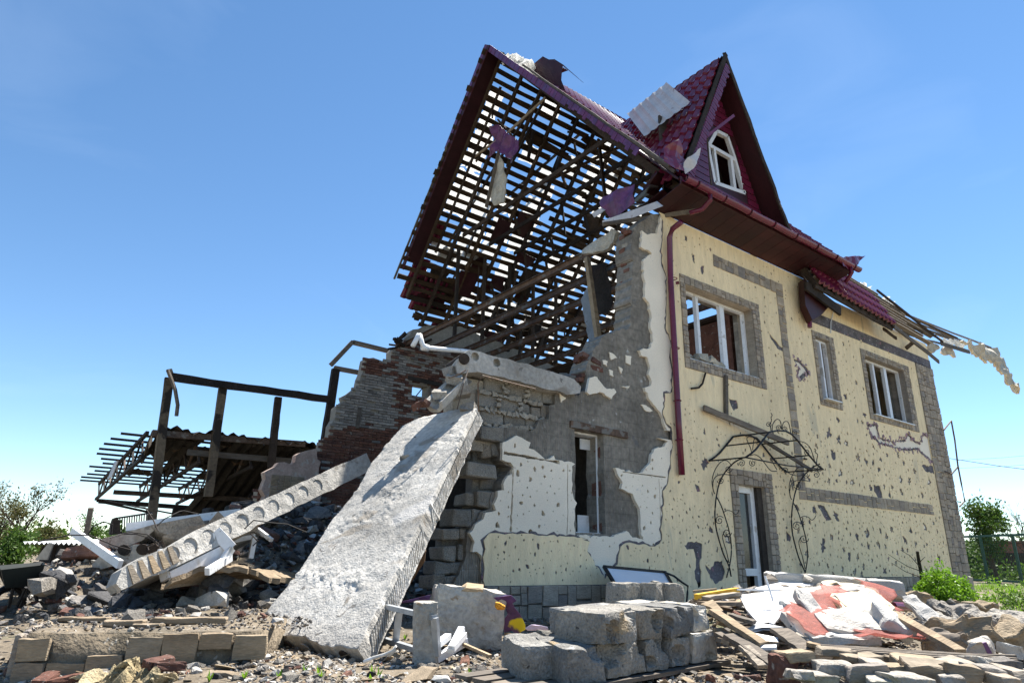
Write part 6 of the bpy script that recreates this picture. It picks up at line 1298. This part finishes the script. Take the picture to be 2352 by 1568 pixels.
# --- loose rubble: libraries of shapes shared by many pieces
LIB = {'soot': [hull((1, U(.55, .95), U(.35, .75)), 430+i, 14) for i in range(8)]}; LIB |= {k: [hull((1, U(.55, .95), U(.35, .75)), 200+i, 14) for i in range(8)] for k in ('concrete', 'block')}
LIB['brick'] = [worn((1, .48, .28), 300+i, 3, .06, .02) for i in range(5)]
LIB['tanstone'] = [hull((1, .7, .16), 330+i, 12) for i in range(6)]; LIB['wood'] = [MB().bar((-.5, 0, 0), (.5, U(-.03, .03), 0), U(.06, .14), .03, n=4, rough=.006).mesh('splinter') for i in range(6)]
LIB['foam'] = [hull((1, .8, .4), 360+i, 13) for i in range(4)]; LIB['slab'] = [hull((1, .8, .45), 380+i, 15) for i in range(6)]
for k, L in LIB.items():
    for me in L: me.materials.append(MT[k])
INFO = {'soot': ('sooty_shaded_fragment', 'sooty masonry fragment of the left heap, its shade painted in', 'rubble', 'dark fragments of the left heap'), 'concrete': ('concrete_fragment', 'angular grey concrete fragment among the loose rubble', 'rubble', 'grey concrete fragments'), 'block': ('block_fragment', 'broken piece of cinder block among the loose rubble', 'rubble', 'broken cinder-block pieces'), 'slab': ('mortar_fragment', 'pale grey mortar fragment among the loose rubble', 'rubble', 'pale mortar fragments'),
        'brick': ('brick_fragment', 'broken red brick among the loose rubble', 'brick', 'loose red bricks'), 'tanstone': ('stone_flake', 'thin tan flake of cladding stone among the loose rubble', 'stone', 'tan cladding flakes'), 'wood': ('wood_splinter', 'splintered strip of wood among the loose rubble', 'splinter', 'wood splinters'), 'foam': ('plaster_fragment', 'white plaster or foam scrap among the loose rubble', 'rubble', 'white scraps')}
count = {k: 0 for k in LIB}; small = {k: [] for k in LIB}
def scatter(kind, p, s, rot=None):
    if kind == 'block' and count['block'] > 120: kind = 'concrete'
    rot = rot or (U(-.5, .5), U(-.4, .4), U(0, 6.3))
    if kind == 'tanstone': rot = (U(-.22, .22), U(-.22, .22), U(0, 6.3))
    if kind == 'wood': rot = (U(-.2, .2), U(-.3, .3), U(0, 6.3))
    d = (p-CAM).dot(_f)
    if s*FOC/max(d, 1) > 15 and count[kind] < 290:
        nm, lab, cat, grp = INFO[kind]; count[kind] += 1
        place(rnd.choice(LIB[kind]), nm, None, p+Vector((0, 0, s*.12)), rot, s, label=lab, cat=cat, group=grp)
    else: small[kind].append((p, s, rot))
def free(x, y):
    if y > -.15 and x > 4.6: return False
    return True
def pick(w): return rnd.choices(list(w), list(w.values()))[0]
front = {'concrete': 5, 'slab': 2.5, 'tanstone': 4, 'brick': 1.2, 'wood': 2.2, 'foam': .9, 'soot': 1.2}
n = 0
while n < 900:                                                       # open ground in front, seen between the big things
    u, v = U(0, 2352), 1405+162*math.sqrt(rnd.random()); p = hit(u, v)
    if not free(p.x, p.y): continue
    if u < 620 and v < 1500: continue
    k = pick(front); scatter(k, p, (abs(rnd.gauss(0, 1))*.035+.025)*(1.7 if k in ('wood', 'tanstone') else 1)*(1.5 if k == 'brick' else 1)); n += 1
for i in range(760):                                                 # the left heap
    x, y = rnd.gauss(3.9, 1.7), rnd.gauss(4.3, 1.9)
    if x > 6.3 or y < .4 or y > 9.6 or x < .2: continue
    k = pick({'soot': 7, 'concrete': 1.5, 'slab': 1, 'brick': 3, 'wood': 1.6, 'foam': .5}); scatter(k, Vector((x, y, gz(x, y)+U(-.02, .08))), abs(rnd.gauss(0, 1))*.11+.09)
for i in range(320):                                                 # in and before the hollow, on the terrace
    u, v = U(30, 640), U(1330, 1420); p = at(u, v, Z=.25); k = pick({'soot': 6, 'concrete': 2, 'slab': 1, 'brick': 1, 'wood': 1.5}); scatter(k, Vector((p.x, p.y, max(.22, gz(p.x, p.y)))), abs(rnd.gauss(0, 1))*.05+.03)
for i in range(80):                                                  # dark lumps under the tilted slab
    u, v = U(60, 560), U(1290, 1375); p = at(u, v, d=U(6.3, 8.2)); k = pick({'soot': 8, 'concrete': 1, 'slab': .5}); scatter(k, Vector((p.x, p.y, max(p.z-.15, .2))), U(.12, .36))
for i in range(130):                                                 # bricks on the torn storey floor and wall head
    u, v = U(1195, 1390), U(822, 862)+0; p = at(u, v, Y=U(.25, .9)); p.z = 3.25+U(0, .22)*(1 if u > 1290 else .4); scatter(pick({'brick': 5, 'concrete': 2, 'foam': .7}), p, U(.12, .24))
for i in range(220):                                                 # heap right: crumbs over everything
    x, y = rnd.gauss(6.0, .9), rnd.gauss(-2.7, .6); scatter(pick({'concrete': 3, 'foam': 3, 'wood': 3, 'slab': 2}), Vector((x, y, gz(x, y)+U(0, .08))), abs(rnd.gauss(0, 1))*.05+.04)
for i in range(240):                                                 # strip along the plinth
    x = U(4.4, 13); y = -.15-abs(rnd.gauss(0, .45)); scatter(pick(front), Vector((x, y, gz(x, y))), abs(rnd.gauss(0, 1))*.05+.04)
# bricks still sitting on the torn edge of the upper wall are parts of the house (above); the rest of the small rubble is one mass
def mass(kind, pieces, name, label):
    V = []; F = []; nb = 0
    base_ = [(np.array([tuple(v.co) for v in me.vertices]), [tuple(p.vertices) for p in me.polygons]) for me in LIB[kind]]
    if kind == 'brick': hb = [hull((1, .5, .35), 390+i, 11) for i in range(3)]; base_ = [(np.array([tuple(v.co) for v in me.vertices]), [tuple(p.vertices) for p in me.polygons]) for me in hb]
    for p, s, r_ in pieces:
        A0, F0 = base_[rnd.randrange(len(base_))]; Mx = np.array(Matrix.Rotation(r_[2], 3, 'Z') @ Matrix.Rotation(r_[1], 3, 'Y') @ Matrix.Rotation(r_[0], 3, 'X'))
        V.append((A0*s) @ Mx.T+np.array(p)); F += [tuple(i+nb for i in f) for f in F0]; nb += len(A0)
    if not V: return
    me = bpy.data.meshes.new(name); me.from_pydata(np.concatenate(V).tolist(), [], F); me.materials.append(MT[kind]); o = bpy.data.objects.new(name, me); col.objects.link(o); tag(o, label, 'rubble', kind='stuff')
for k in small: pass
g2 = random.Random(77)
def dens(x, y): return 1.0
for i in range(19000):                                               # gravel-sized crumbs near the camera
    u, v = g2.uniform(-60, 2420), 1400+200*g2.random()**.8
    q = ray(u, v); t = -CAM.z/q.z+.0; p = CAM+q*t
    if not (free(p.x, p.y)) or p.x > 16: continue
    if noise.noise((p.x*1.1, p.y*1.1, 7)) < -.22: continue
    k = g2.choices(('concrete', 'slab', 'tanstone', 'brick', 'wood', 'foam', 'soot'), (6, 3.5, 3.5, 1, 2.4, 1, 2.5))[0]
    s = (abs(g2.gauss(0, 1))*.012+.008)*(1.6 if k in ('tanstone', 'wood') else 1)*(1+.06*t)
    small[k].append((Vector((p.x, p.y, gz(p.x, p.y)+s*.1)), s, (g2.uniform(-.6, .6), g2.uniform(-.6, .6), g2.uniform(0, 6.3))))
for i in range(4500):                                                # crumbs on the left heap and the terrace
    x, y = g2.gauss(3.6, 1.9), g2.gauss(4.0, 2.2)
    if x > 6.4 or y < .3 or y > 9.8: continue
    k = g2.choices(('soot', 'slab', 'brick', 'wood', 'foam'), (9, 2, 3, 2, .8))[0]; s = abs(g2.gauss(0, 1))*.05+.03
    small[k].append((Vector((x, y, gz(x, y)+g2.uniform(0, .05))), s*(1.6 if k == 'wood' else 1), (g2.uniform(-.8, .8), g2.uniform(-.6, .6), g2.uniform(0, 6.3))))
for i in range(1500):
    p = TQ(g2.uniform(-.2, EL+.4), g2.uniform(.05, 1.9), .222); k = g2.choices(('concrete', 'soot', 'tanstone', 'wood'), (2, 5, 3, 1.4))[0]; small[k].append((p, abs(g2.gauss(0, 1))*.014+.008, (g2.uniform(-.6, .6), g2.uniform(-.6, .6), g2.uniform(0, 6.3))))
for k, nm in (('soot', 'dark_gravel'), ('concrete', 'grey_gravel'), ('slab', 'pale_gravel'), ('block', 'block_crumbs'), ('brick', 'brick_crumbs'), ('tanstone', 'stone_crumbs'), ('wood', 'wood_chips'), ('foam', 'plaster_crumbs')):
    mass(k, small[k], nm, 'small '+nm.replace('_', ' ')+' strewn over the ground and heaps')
# yellow wool in the foreground, bricks at the lower left
for i, (u, v, s, d) in enumerate(((255, 1556, .09, 3.95), (300, 1550, .11, 3.95), (340, 1558, .09, 3.9), (215, 1562, .08, 3.9), (380, 1562, .09, 3.85))):
    own(place(worn((s*1.6, s*1.1, s*.6), 400+i, 9, s*.3, .05), 'wool_tuft', MT['yellowwool'], at(u, v, d=d), (U(-.3, .3), U(-.3, .3), U(0, 3))), 'tuft of yellow mineral wool at the lower left', 'insulation', 'yellow wool tufts at the lower left')
for i, (u, v, d) in enumerate(((105, 1560, 3.9), (150, 1562, 3.9), (390, 1530, 4.0), (365, 1520, 4.05))):
    own(place(rnd.choice(LIB['brick']), 'loose_brick', None, at(u, v, d=d), (U(-.2, .2), U(-.2, .2), U(0, 3)), .18), 'red brick lying before the terrace at the lower left', 'brick', 'bricks before the terrace')
number('wool_tuft', 'yellow mineral wool tuft, {0} from the left at the lower left')
number('loose_brick', 'red brick, {0} from the left of those before the terrace')
# ================================================================ plants, fences and far things
def leaves(centers, n, size, spread, seed):
    """many leaf-sized faces round the given points"""
    g_ = np.random.default_rng(seed); C_ = np.array([tuple(c) for c in centers]); idx = g_.integers(0, len(C_), n)
    P_ = C_[idx]+g_.normal(0, 1, (n, 3))*spread; a = g_.normal(0, 1, (n, 3)); a /= np.linalg.norm(a, axis=1)[:, None]; b = np.cross(a, g_.normal(0, 1, (n, 3))); b /= np.linalg.norm(b, axis=1)[:, None]
    s = size*g_.uniform(.6, 1.3, n)[:, None]; V = np.stack([P_-a*s, P_+b*s*.45, P_+a*s, P_-b*s*.45], 1).reshape(-1, 3)
    mb = MB(); mb.V = [tuple(v) for v in V]; mb.F = [(4*i, 4*i+1, 4*i+2, 4*i+3) for i in range(n)]; return mb
def leafbuild(mb, name, m, parent):
    me = bpy.data.meshes.new(name); o0 = Vector(mb.V[0]); me.from_pydata(mb.V, [], mb.F); me.materials.append(m); o = bpy.data.objects.new(name, me); col.objects.link(o)
    if parent: put(o, parent)
    return o
def branchy(base, h, seed, spread=.5, levels=3, r=.06, lean=(0, 0)):
    g_ = random.Random(seed); mb = MB(); tips = []
    def grow_(p, d, L, rr, lev):
        pts = [p]; q = p
        for k in range(4): d = (d+Vector((g_.gauss(0, .12), g_.gauss(0, .12), .05))).normalized(); q = q+d*(L/4); pts.append(q)
        mb.tube(pts, lambda t: rr*(1-.6*t), 5)
        if lev == 0: tips.extend(pts[1:]); return
        for k in range(g_.randint(3, 4) if lev > 1 else 3):
            t = g_.uniform(.35, 1); s = pts[int(t*4)]; dd = (d+Vector((g_.gauss(0, spread), g_.gauss(0, spread), g_.gauss(.1, spread*.6)))).normalized(); grow_(s, dd, L*g_.uniform(.5, .75), rr*.5, lev-1)
    grow_(Vector(base), Vector((lean[0], lean[1], 1)).normalized(), h*.5, r, levels); return mb, tips
def tree(name, base, h, seed, m, nl, ls, label, spread=.5, lv=3, r=.06, sp=.12, group=None, cat='tree'):
    e = empty(name, base); tag(e, label, cat, group); mb, tips = branchy(base, h, seed, spread, lv, r); mb.build('trunk', MT['bark'], e); leafbuild(leaves(tips, nl, ls, sp, seed), 'crown', m, e); return e
def gpt(u, depth, z=0):
    p = at(u, 1290, d=depth); p.z = z; return p
tree('sparse_tree', gpt(45, 21), 3.3, 5, MT['oliveleaf'], 1500, .045, 'thin budding tree standing behind the shed at the left edge', .42, 4, .07, .10)
tree('sparse_tree', gpt(-30, 22), 3.0, 8, MT['oliveleaf'], 1300, .05, 'thin tree cut by the left edge of the picture', .5, 4, .06, .12)
tree('leafy_bush', gpt(20, 19, -.1), 1.5, 9, MT['leaf'], 2600, .06, 'dense green bush under the sparse tree at the left', .7, 3, .04, .16, cat='bush')
tree('leafy_bush', gpt(120, 26, 0), 1.7, 19, MT['oliveleaf'], 1600, .06, 'olive bush right of the sparse tree at the left', .7, 3, .04, .2, cat='bush')
tree('leafy_bush', gpt(205, 34), 2.9, 12, MT['leaf'], 1300, .07, 'small green tree beside the leaning pole', .5, 3, .05, .18)
tree('orchard_tree', gpt(2285, 30), 4.2, 21, MT['leaf'], 3800, .085, 'leafy tree behind the green fence at the right', .5, 4, .10, .20)
tree('orchard_tree', gpt(2235, 36), 2.9, 22, MT['leaf'], 3000, .09, 'lower leafy tree next to the house corner', .6, 3, .08, .28)
tree('orchard_tree', gpt(2420, 31), 4.0, 23, MT['leaf'], 2200, .085, 'leafy tree cut by the right edge of the picture', .5, 4, .10, .25)
bb = at(2172, 1400, d=11.0); bb.z = gz(bb.x, bb.y)
e = empty('round_bush', bb); tag(e, 'bright lime-green bush in front of the far house corner', 'bush'); cs_ = []
for i in range(240):
    t = rnd.random()*6.28; ph = math.acos(U(-.1, 1)); rr = U(.55, 1)**.5*(.78+.5*abs(noise.noise((math.cos(t)*2, math.sin(t)*2, ph*2)))+.25*(rnd.random() < .12)); cs_.append(bb+Vector((.47*rr*math.sin(ph)*math.cos(t), .45*rr*math.sin(ph)*math.sin(t), .08+.56*rr*math.cos(ph)+.04*math.sin(t*5))))
mb = MB()
for c in cs_[:60]: mb.tube([bb, bb.lerp(c, .5)+Vector((0, 0, .05)), c], .005, 4)
mb.build('stems', MT['bark'], e); leafbuild(leaves(cs_, 8000, .028, .04, 4), 'crown', MT['limeleaf'], e)
for i, (u, v, d, s, lab) in enumerate(((2300, 1385, 12.5, .5, 'leafy green shrub at the right edge'), (2345, 1392, 11.5, .4, 'low leafy plant cut by the right edge'), (2240, 1392, 12.0, .25, 'low green plant between bush and shrub'), (2255, 1440, 9.0, .14, 'small weed tuft by the concrete lump'), (2110, 1392, 11.2, .14, 'weed tuft left of the lime bush'), (2225, 1412, 10.5, .2, 'patch of weeds under the lime bush'))):
    p = at(u, v, d=d); p.z = gz(p.x, p.y); e = empty('weed', p); tag(e, lab, 'plant'); g_ = random.Random(i)
    c_ = [p+Vector((g_.gauss(0, s*.6), g_.gauss(0, s*.6), abs(g_.gauss(0, s*.45)))) for k in range(50)]; leafbuild(leaves(c_, int(900*s+350), .03, .05, i), 'foliage', MT['leaf'] if i % 2 else MT['limeleaf'], e)
sp_ = at(2119, 1368, d=11.6); sp_.z = gz(sp_.x, sp_.y)
e = empty('bare_sapling', sp_); tag(e, 'black broken sapling stem with thin twigs before the far plinth', 'tree')
MB().tube([sp_, at(2117, 1320, d=11.6), at(2110, 1285, d=11.6), at(2107, 1265, d=11.6)], lambda t: .035-.01*t, 7).build('trunk', MT['char'], e)
for L in ([(2113, 1310), (2085, 1300), (2060, 1285), (2040, 1272)], [(2112, 1300), (2090, 1275), (2068, 1262)], [(2116, 1325), (2080, 1312), (2050, 1293)], [(2112, 1290), (2125, 1278)]):
    MB().tube([at(u, v, d=11.55) for u, v in L], lambda t: .008*(1-.6*t), 5).build('twig', MT['bark'], e)
# weeds in the near rubble
for i, (u, v) in enumerate(((700, 1545), (730, 1552), (735, 1562), (855, 1548), (870, 1556), (560, 1562), (1250, 1500), (1210, 1480), (1080, 1560), (640, 1560), (480, 1566), (930, 1470))):
    p = hit(u, v); e = empty('weed_tuft', p); tag(e, 'small green weed tuft growing in the near rubble', 'plant', 'weeds in the near rubble'); mb = MB(); g_ = random.Random(i)
    for k in range(9):
        a = g_.uniform(0, 6.28); L = g_.uniform(.025, .07); d_ = Vector((math.cos(a)*.5, math.sin(a)*.5, 1)); s_ = Vector((-math.sin(a), math.cos(a), 0))*.005
        mb.add([p-s_, p+s_, p+d_*L*.6+s_, p+d_*L, p+d_*L*.6-s_], [(0, 1, 2, 4), (4, 2, 3)])
    leafbuild(mb, 'blades', MT['limeleaf'], e)
e = empty('green_shoot', at(868, 1568, Z=.05)); tag(e, 'two broad green leaves sprouting at the bottom edge', 'plant')
for a, b, w in (((852, 1575), (850, 1545), .012), ((868, 1578), (880, 1552), .012)):
    p, q = at(*a, d=4.0), at(*b, d=4.0); leafbuild(MB().add([p-_rt*w*.5, p+_rt*w*.5, p.lerp(q, .6)+_rt*w, q, p.lerp(q, .6)-_rt*w], [(0, 1, 2, 4), (4, 2, 3)]), 'leaf', MT['limeleaf'], e)
# grass on the right
gr = []; g_ = random.Random(9)
for i in range(5200):
    x, y = g_.uniform(13.5, 34), g_.uniform(-9, 3.5)
    if y > -.4 and x < 19.8: continue
    if noise.noise((x*.35, y*.35, 4)) < -.05: continue
    gr.append((x, y, gz(x, y)))
mb = MB()
for x, y, z in gr:
    for k in range(4):
        a = g_.uniform(0, 6.28); L = g_.uniform(.06, .2); c, s = math.cos(a), math.sin(a); ox, oy = g_.gauss(0, .08), g_.gauss(0, .08)
        mb.V += [(x+ox-s*.008, y+oy+c*.008, z), (x+ox+s*.008, y+oy-c*.008, z), (x+ox+c*L*.5, y+oy+s*L*.5, z+L)]; n_ = len(mb.V); mb.F.append((n_-3, n_-2, n_-1))
go = leafbuild(mb, 'grass', MT['limeleaf'], None); tag(go, 'sparse green grass beyond the lime bush', 'grass', kind='stuff')
# green fence on the right
green = mat('green_paint', [(.012, .06, .045)], .5, (3, .2), (20, .2), None)
fa, fb = gpt(2195, 31), gpt(2640, 22); fe = empty('green_fence', fa); tag(fe, 'dark green steel fence with mesh panels right of the house', 'fence')
for k in range(6):
    p = fa.lerp(fb, k/5); MB().bar(p, p+Vector((0, 0, 2.05)), .10, .10, (1, 0, 0)).build('post', green, fe)
for z in (2.0, .12): MB().bar(fa+Vector((0, 0, z)), fb+Vector((0, 0, z)), .07, .09).build('rail', green, fe)
mb = MB(); dd = (fb-fa)
for k in range(90): p = fa+dd*(k/90); mb.bar(p+Vector((0, 0, .1)), p+Vector((0, 0, 1.95)), .008, .008)
for k in range(12): mb.bar(fa+Vector((0, 0, .15+k*.15)), fb+Vector((0, 0, .15+k*.15)), .006, .006)
tag(mb.build('wire_mesh', green, fe), kind='stuff')
lw = MB().box((46, 2, .7), (.4, 40, 1.5)).build('garden_wall', MT['dark']); own(lw, 'low dark wall far behind the green fence', 'wall')
ow = MB().box((60, 8, 1.1), (3, 30, 2.4)).box((60, 8, 2.4), (3.4, 31, .15)).build('outbuilding', MT['brick']); own(ow, 'long low brick outbuilding far behind the trees at the right', 'building')
hd = []; g_ = random.Random(31)
for i in range(240):
    a = R(g_.uniform(2, 100)); rr = g_.uniform(75, 110); hd.append(Vector((rr*math.cos(a), -7+rr*math.sin(a), g_.uniform(0, 1.9))))
go = leafbuild(leaves(hd, 16000, .45, .9, 6), 'far_wood', MT['leaf'], None); tag(go, 'far line of trees along the horizon', 'trees', kind='stuff')
g_ = random.Random(33); hd = [Vector((g_.uniform(38, 44), g_.uniform(-14, 8), abs(g_.gauss(0, .35)))) for i in range(150)]
go = leafbuild(leaves(hd, 9000, .10, .25, 7), 'hedge', MT['leaf'], None); tag(go, 'low green scrub behind the fence at the right', 'scrub', kind='stuff')
for i, ((u0, v0), (u1, v1), d0, d1) in enumerate((((2180, 1052), (2420, 1085), 32, 24), ((2188, 1057), (2420, 1040), 50, 40), ((2195, 1075), (2420, 1062), 50, 40))):
    own(MB().tube([at(u0, v0, d=d0), at((u0+u1)/2, (v0+v1)/2+2, d=(d0+d1)/2), at(u1, v1, d=d1)], .012 if i == 0 else .008, 4).build('overhead_wire', MT['iron']), ['thick overhead wire sloping down at the right', 'upper thin overhead wire at the right', 'lower thin overhead wire at the right'][i], 'wire')
bt = gpt(2375, 34); e = tree('bare_tree', bt, 5.5, 41, MT['oliveleaf'], 60, .03, 'bare twiggy treetop at the right edge', .3, 4, .05, .1)
# --- left background
sh = empty('low_shed', gpt(160, 12.5)); tag(sh, 'low dark corrugated shed at the left behind the rubble', 'shed')
a, b = gpt(95, 12.5), gpt(262, 11.5); d_ = (b-a).normalized(); bk = Vector((-d_.y, d_.x, 0))
MB().prism([a, b, b+Vector((0, 0, .75)), a+Vector((0, 0, .78))], bk*2).build('wall', MT['darksteel'], sh)
corrugated(a+Vector((0, 0, .8))-bk*.25-d_*.3, d_, (bk+Vector((0, 0, .06))).normalized(), (b-a).length+.5, 2.4, .025, .16, lambda p, q: 0).build('roof_sheet', MT['alu'], sh)
MB().prism([a+bk*2.2+Vector((0, 0, .6)), b+bk*2.2+Vector((0, 0, .6)), b+bk*2.2+Vector((0, 0, 1.05)), a+bk*2.2+Vector((0, 0, 1.05))], bk*.3).build('rear_wall', MT['rust'], sh)
MB().prism([at(u, v, d=11.2) for u, v in ((80, 1285), (112, 1245), (122, 1248), (108, 1285))], bk*.02).build('tilted_sheet', MT['alu'], sh)
for k in range(7): p = a.lerp(b, k/6)-bk*.02; MB().bar(p, p+Vector((0, 0, .75)), .03, .05, (1, 0, 0)).build('cladding_rib', MT['char'], sh)
own(MB().bar(at(196, 1240, d=14), at(209, 1166, d=14), .10, .10).build('leaning_pole', MT['greywood']), 'short leaning wooden pole left of the burnt frame', 'pole')
gt = empty('barred_gate', at(300, 1225, d=12)); tag(gt, 'black barred gate leaning below the burnt frame', 'gate')
for k in range(14): MB().bar(at(268+k*5.5, 1226, d=12), at(270+k*5.6, 1188-k*.75, d=12), .015, .015).build('bar', MT['iron'], gt)
MB().bar(at(265, 1190, d=12), at(350, 1177, d=12), .03, .03).build('rail', MT['iron'], gt); MB().bar(at(265, 1224, d=12), at(348, 1224, d=12), .03, .03).build('rail', MT['iron'], gt)
MB().prism([at(u, v, d=11.9) for u, v in ((253, 1228), (255, 1205), (260, 1190), (268, 1187), (275, 1195), (278, 1226))], (0, .2, 0)).build('curved_plate', MT['char'], gt)
# wheelbarrow
wbw = empty('wheelbarrow', at(50, 1370, d=6.4)); tag(wbw, 'dark wheelbarrow standing at the left edge', 'wheelbarrow')
def wq(u, v, d=6.4): return at(u, v, d=d)
tub = MB(); top_ = [wq(2, 1308, 6.2), wq(104, 1296, 6.6), wq(98, 1290, 7.2), wq(-6, 1298, 6.9)]; bot_ = [wq(12, 1350, 6.3), wq(84, 1346, 6.6), wq(80, 1338, 7.0), wq(8, 1342, 6.8)]
tub.V = [tuple(p) for p in top_+bot_]; tub.F = [(0, 1, 5, 4), (1, 2, 6, 5), (2, 3, 7, 6), (3, 0, 4, 7), (4, 5, 6, 7)]
tub.build('tray', mat('barrow_paint', [(.010, .016, .016)], .6, (3, .3), (20, .2), None), wbw)
for a_, b_ in (((30, 1350), (20, 1395)), ((75, 1346), (88, 1388)), ((60, 1348), (40, 1392))): MB().tube([wq(*a_), wq(*b_)], .015, 6).build('leg', MT['iron'], wbw)
MB().tube([wq(-20, 1275, 6.3), wq(10, 1335, 6.4), wq(60, 1352, 6.5), wq(95, 1345, 6.6)], .015, 6).build('handle', MT['iron'], wbw)
wc = wq(18, 1382, 6.5); MB().tube([wc+Vector((.14*math.cos(t)*.9, .10*math.cos(t), .14*math.sin(t))) for t in np.linspace(0, 6.28, 17)], .035, 7).build('wheel', MT['iron'], wbw)
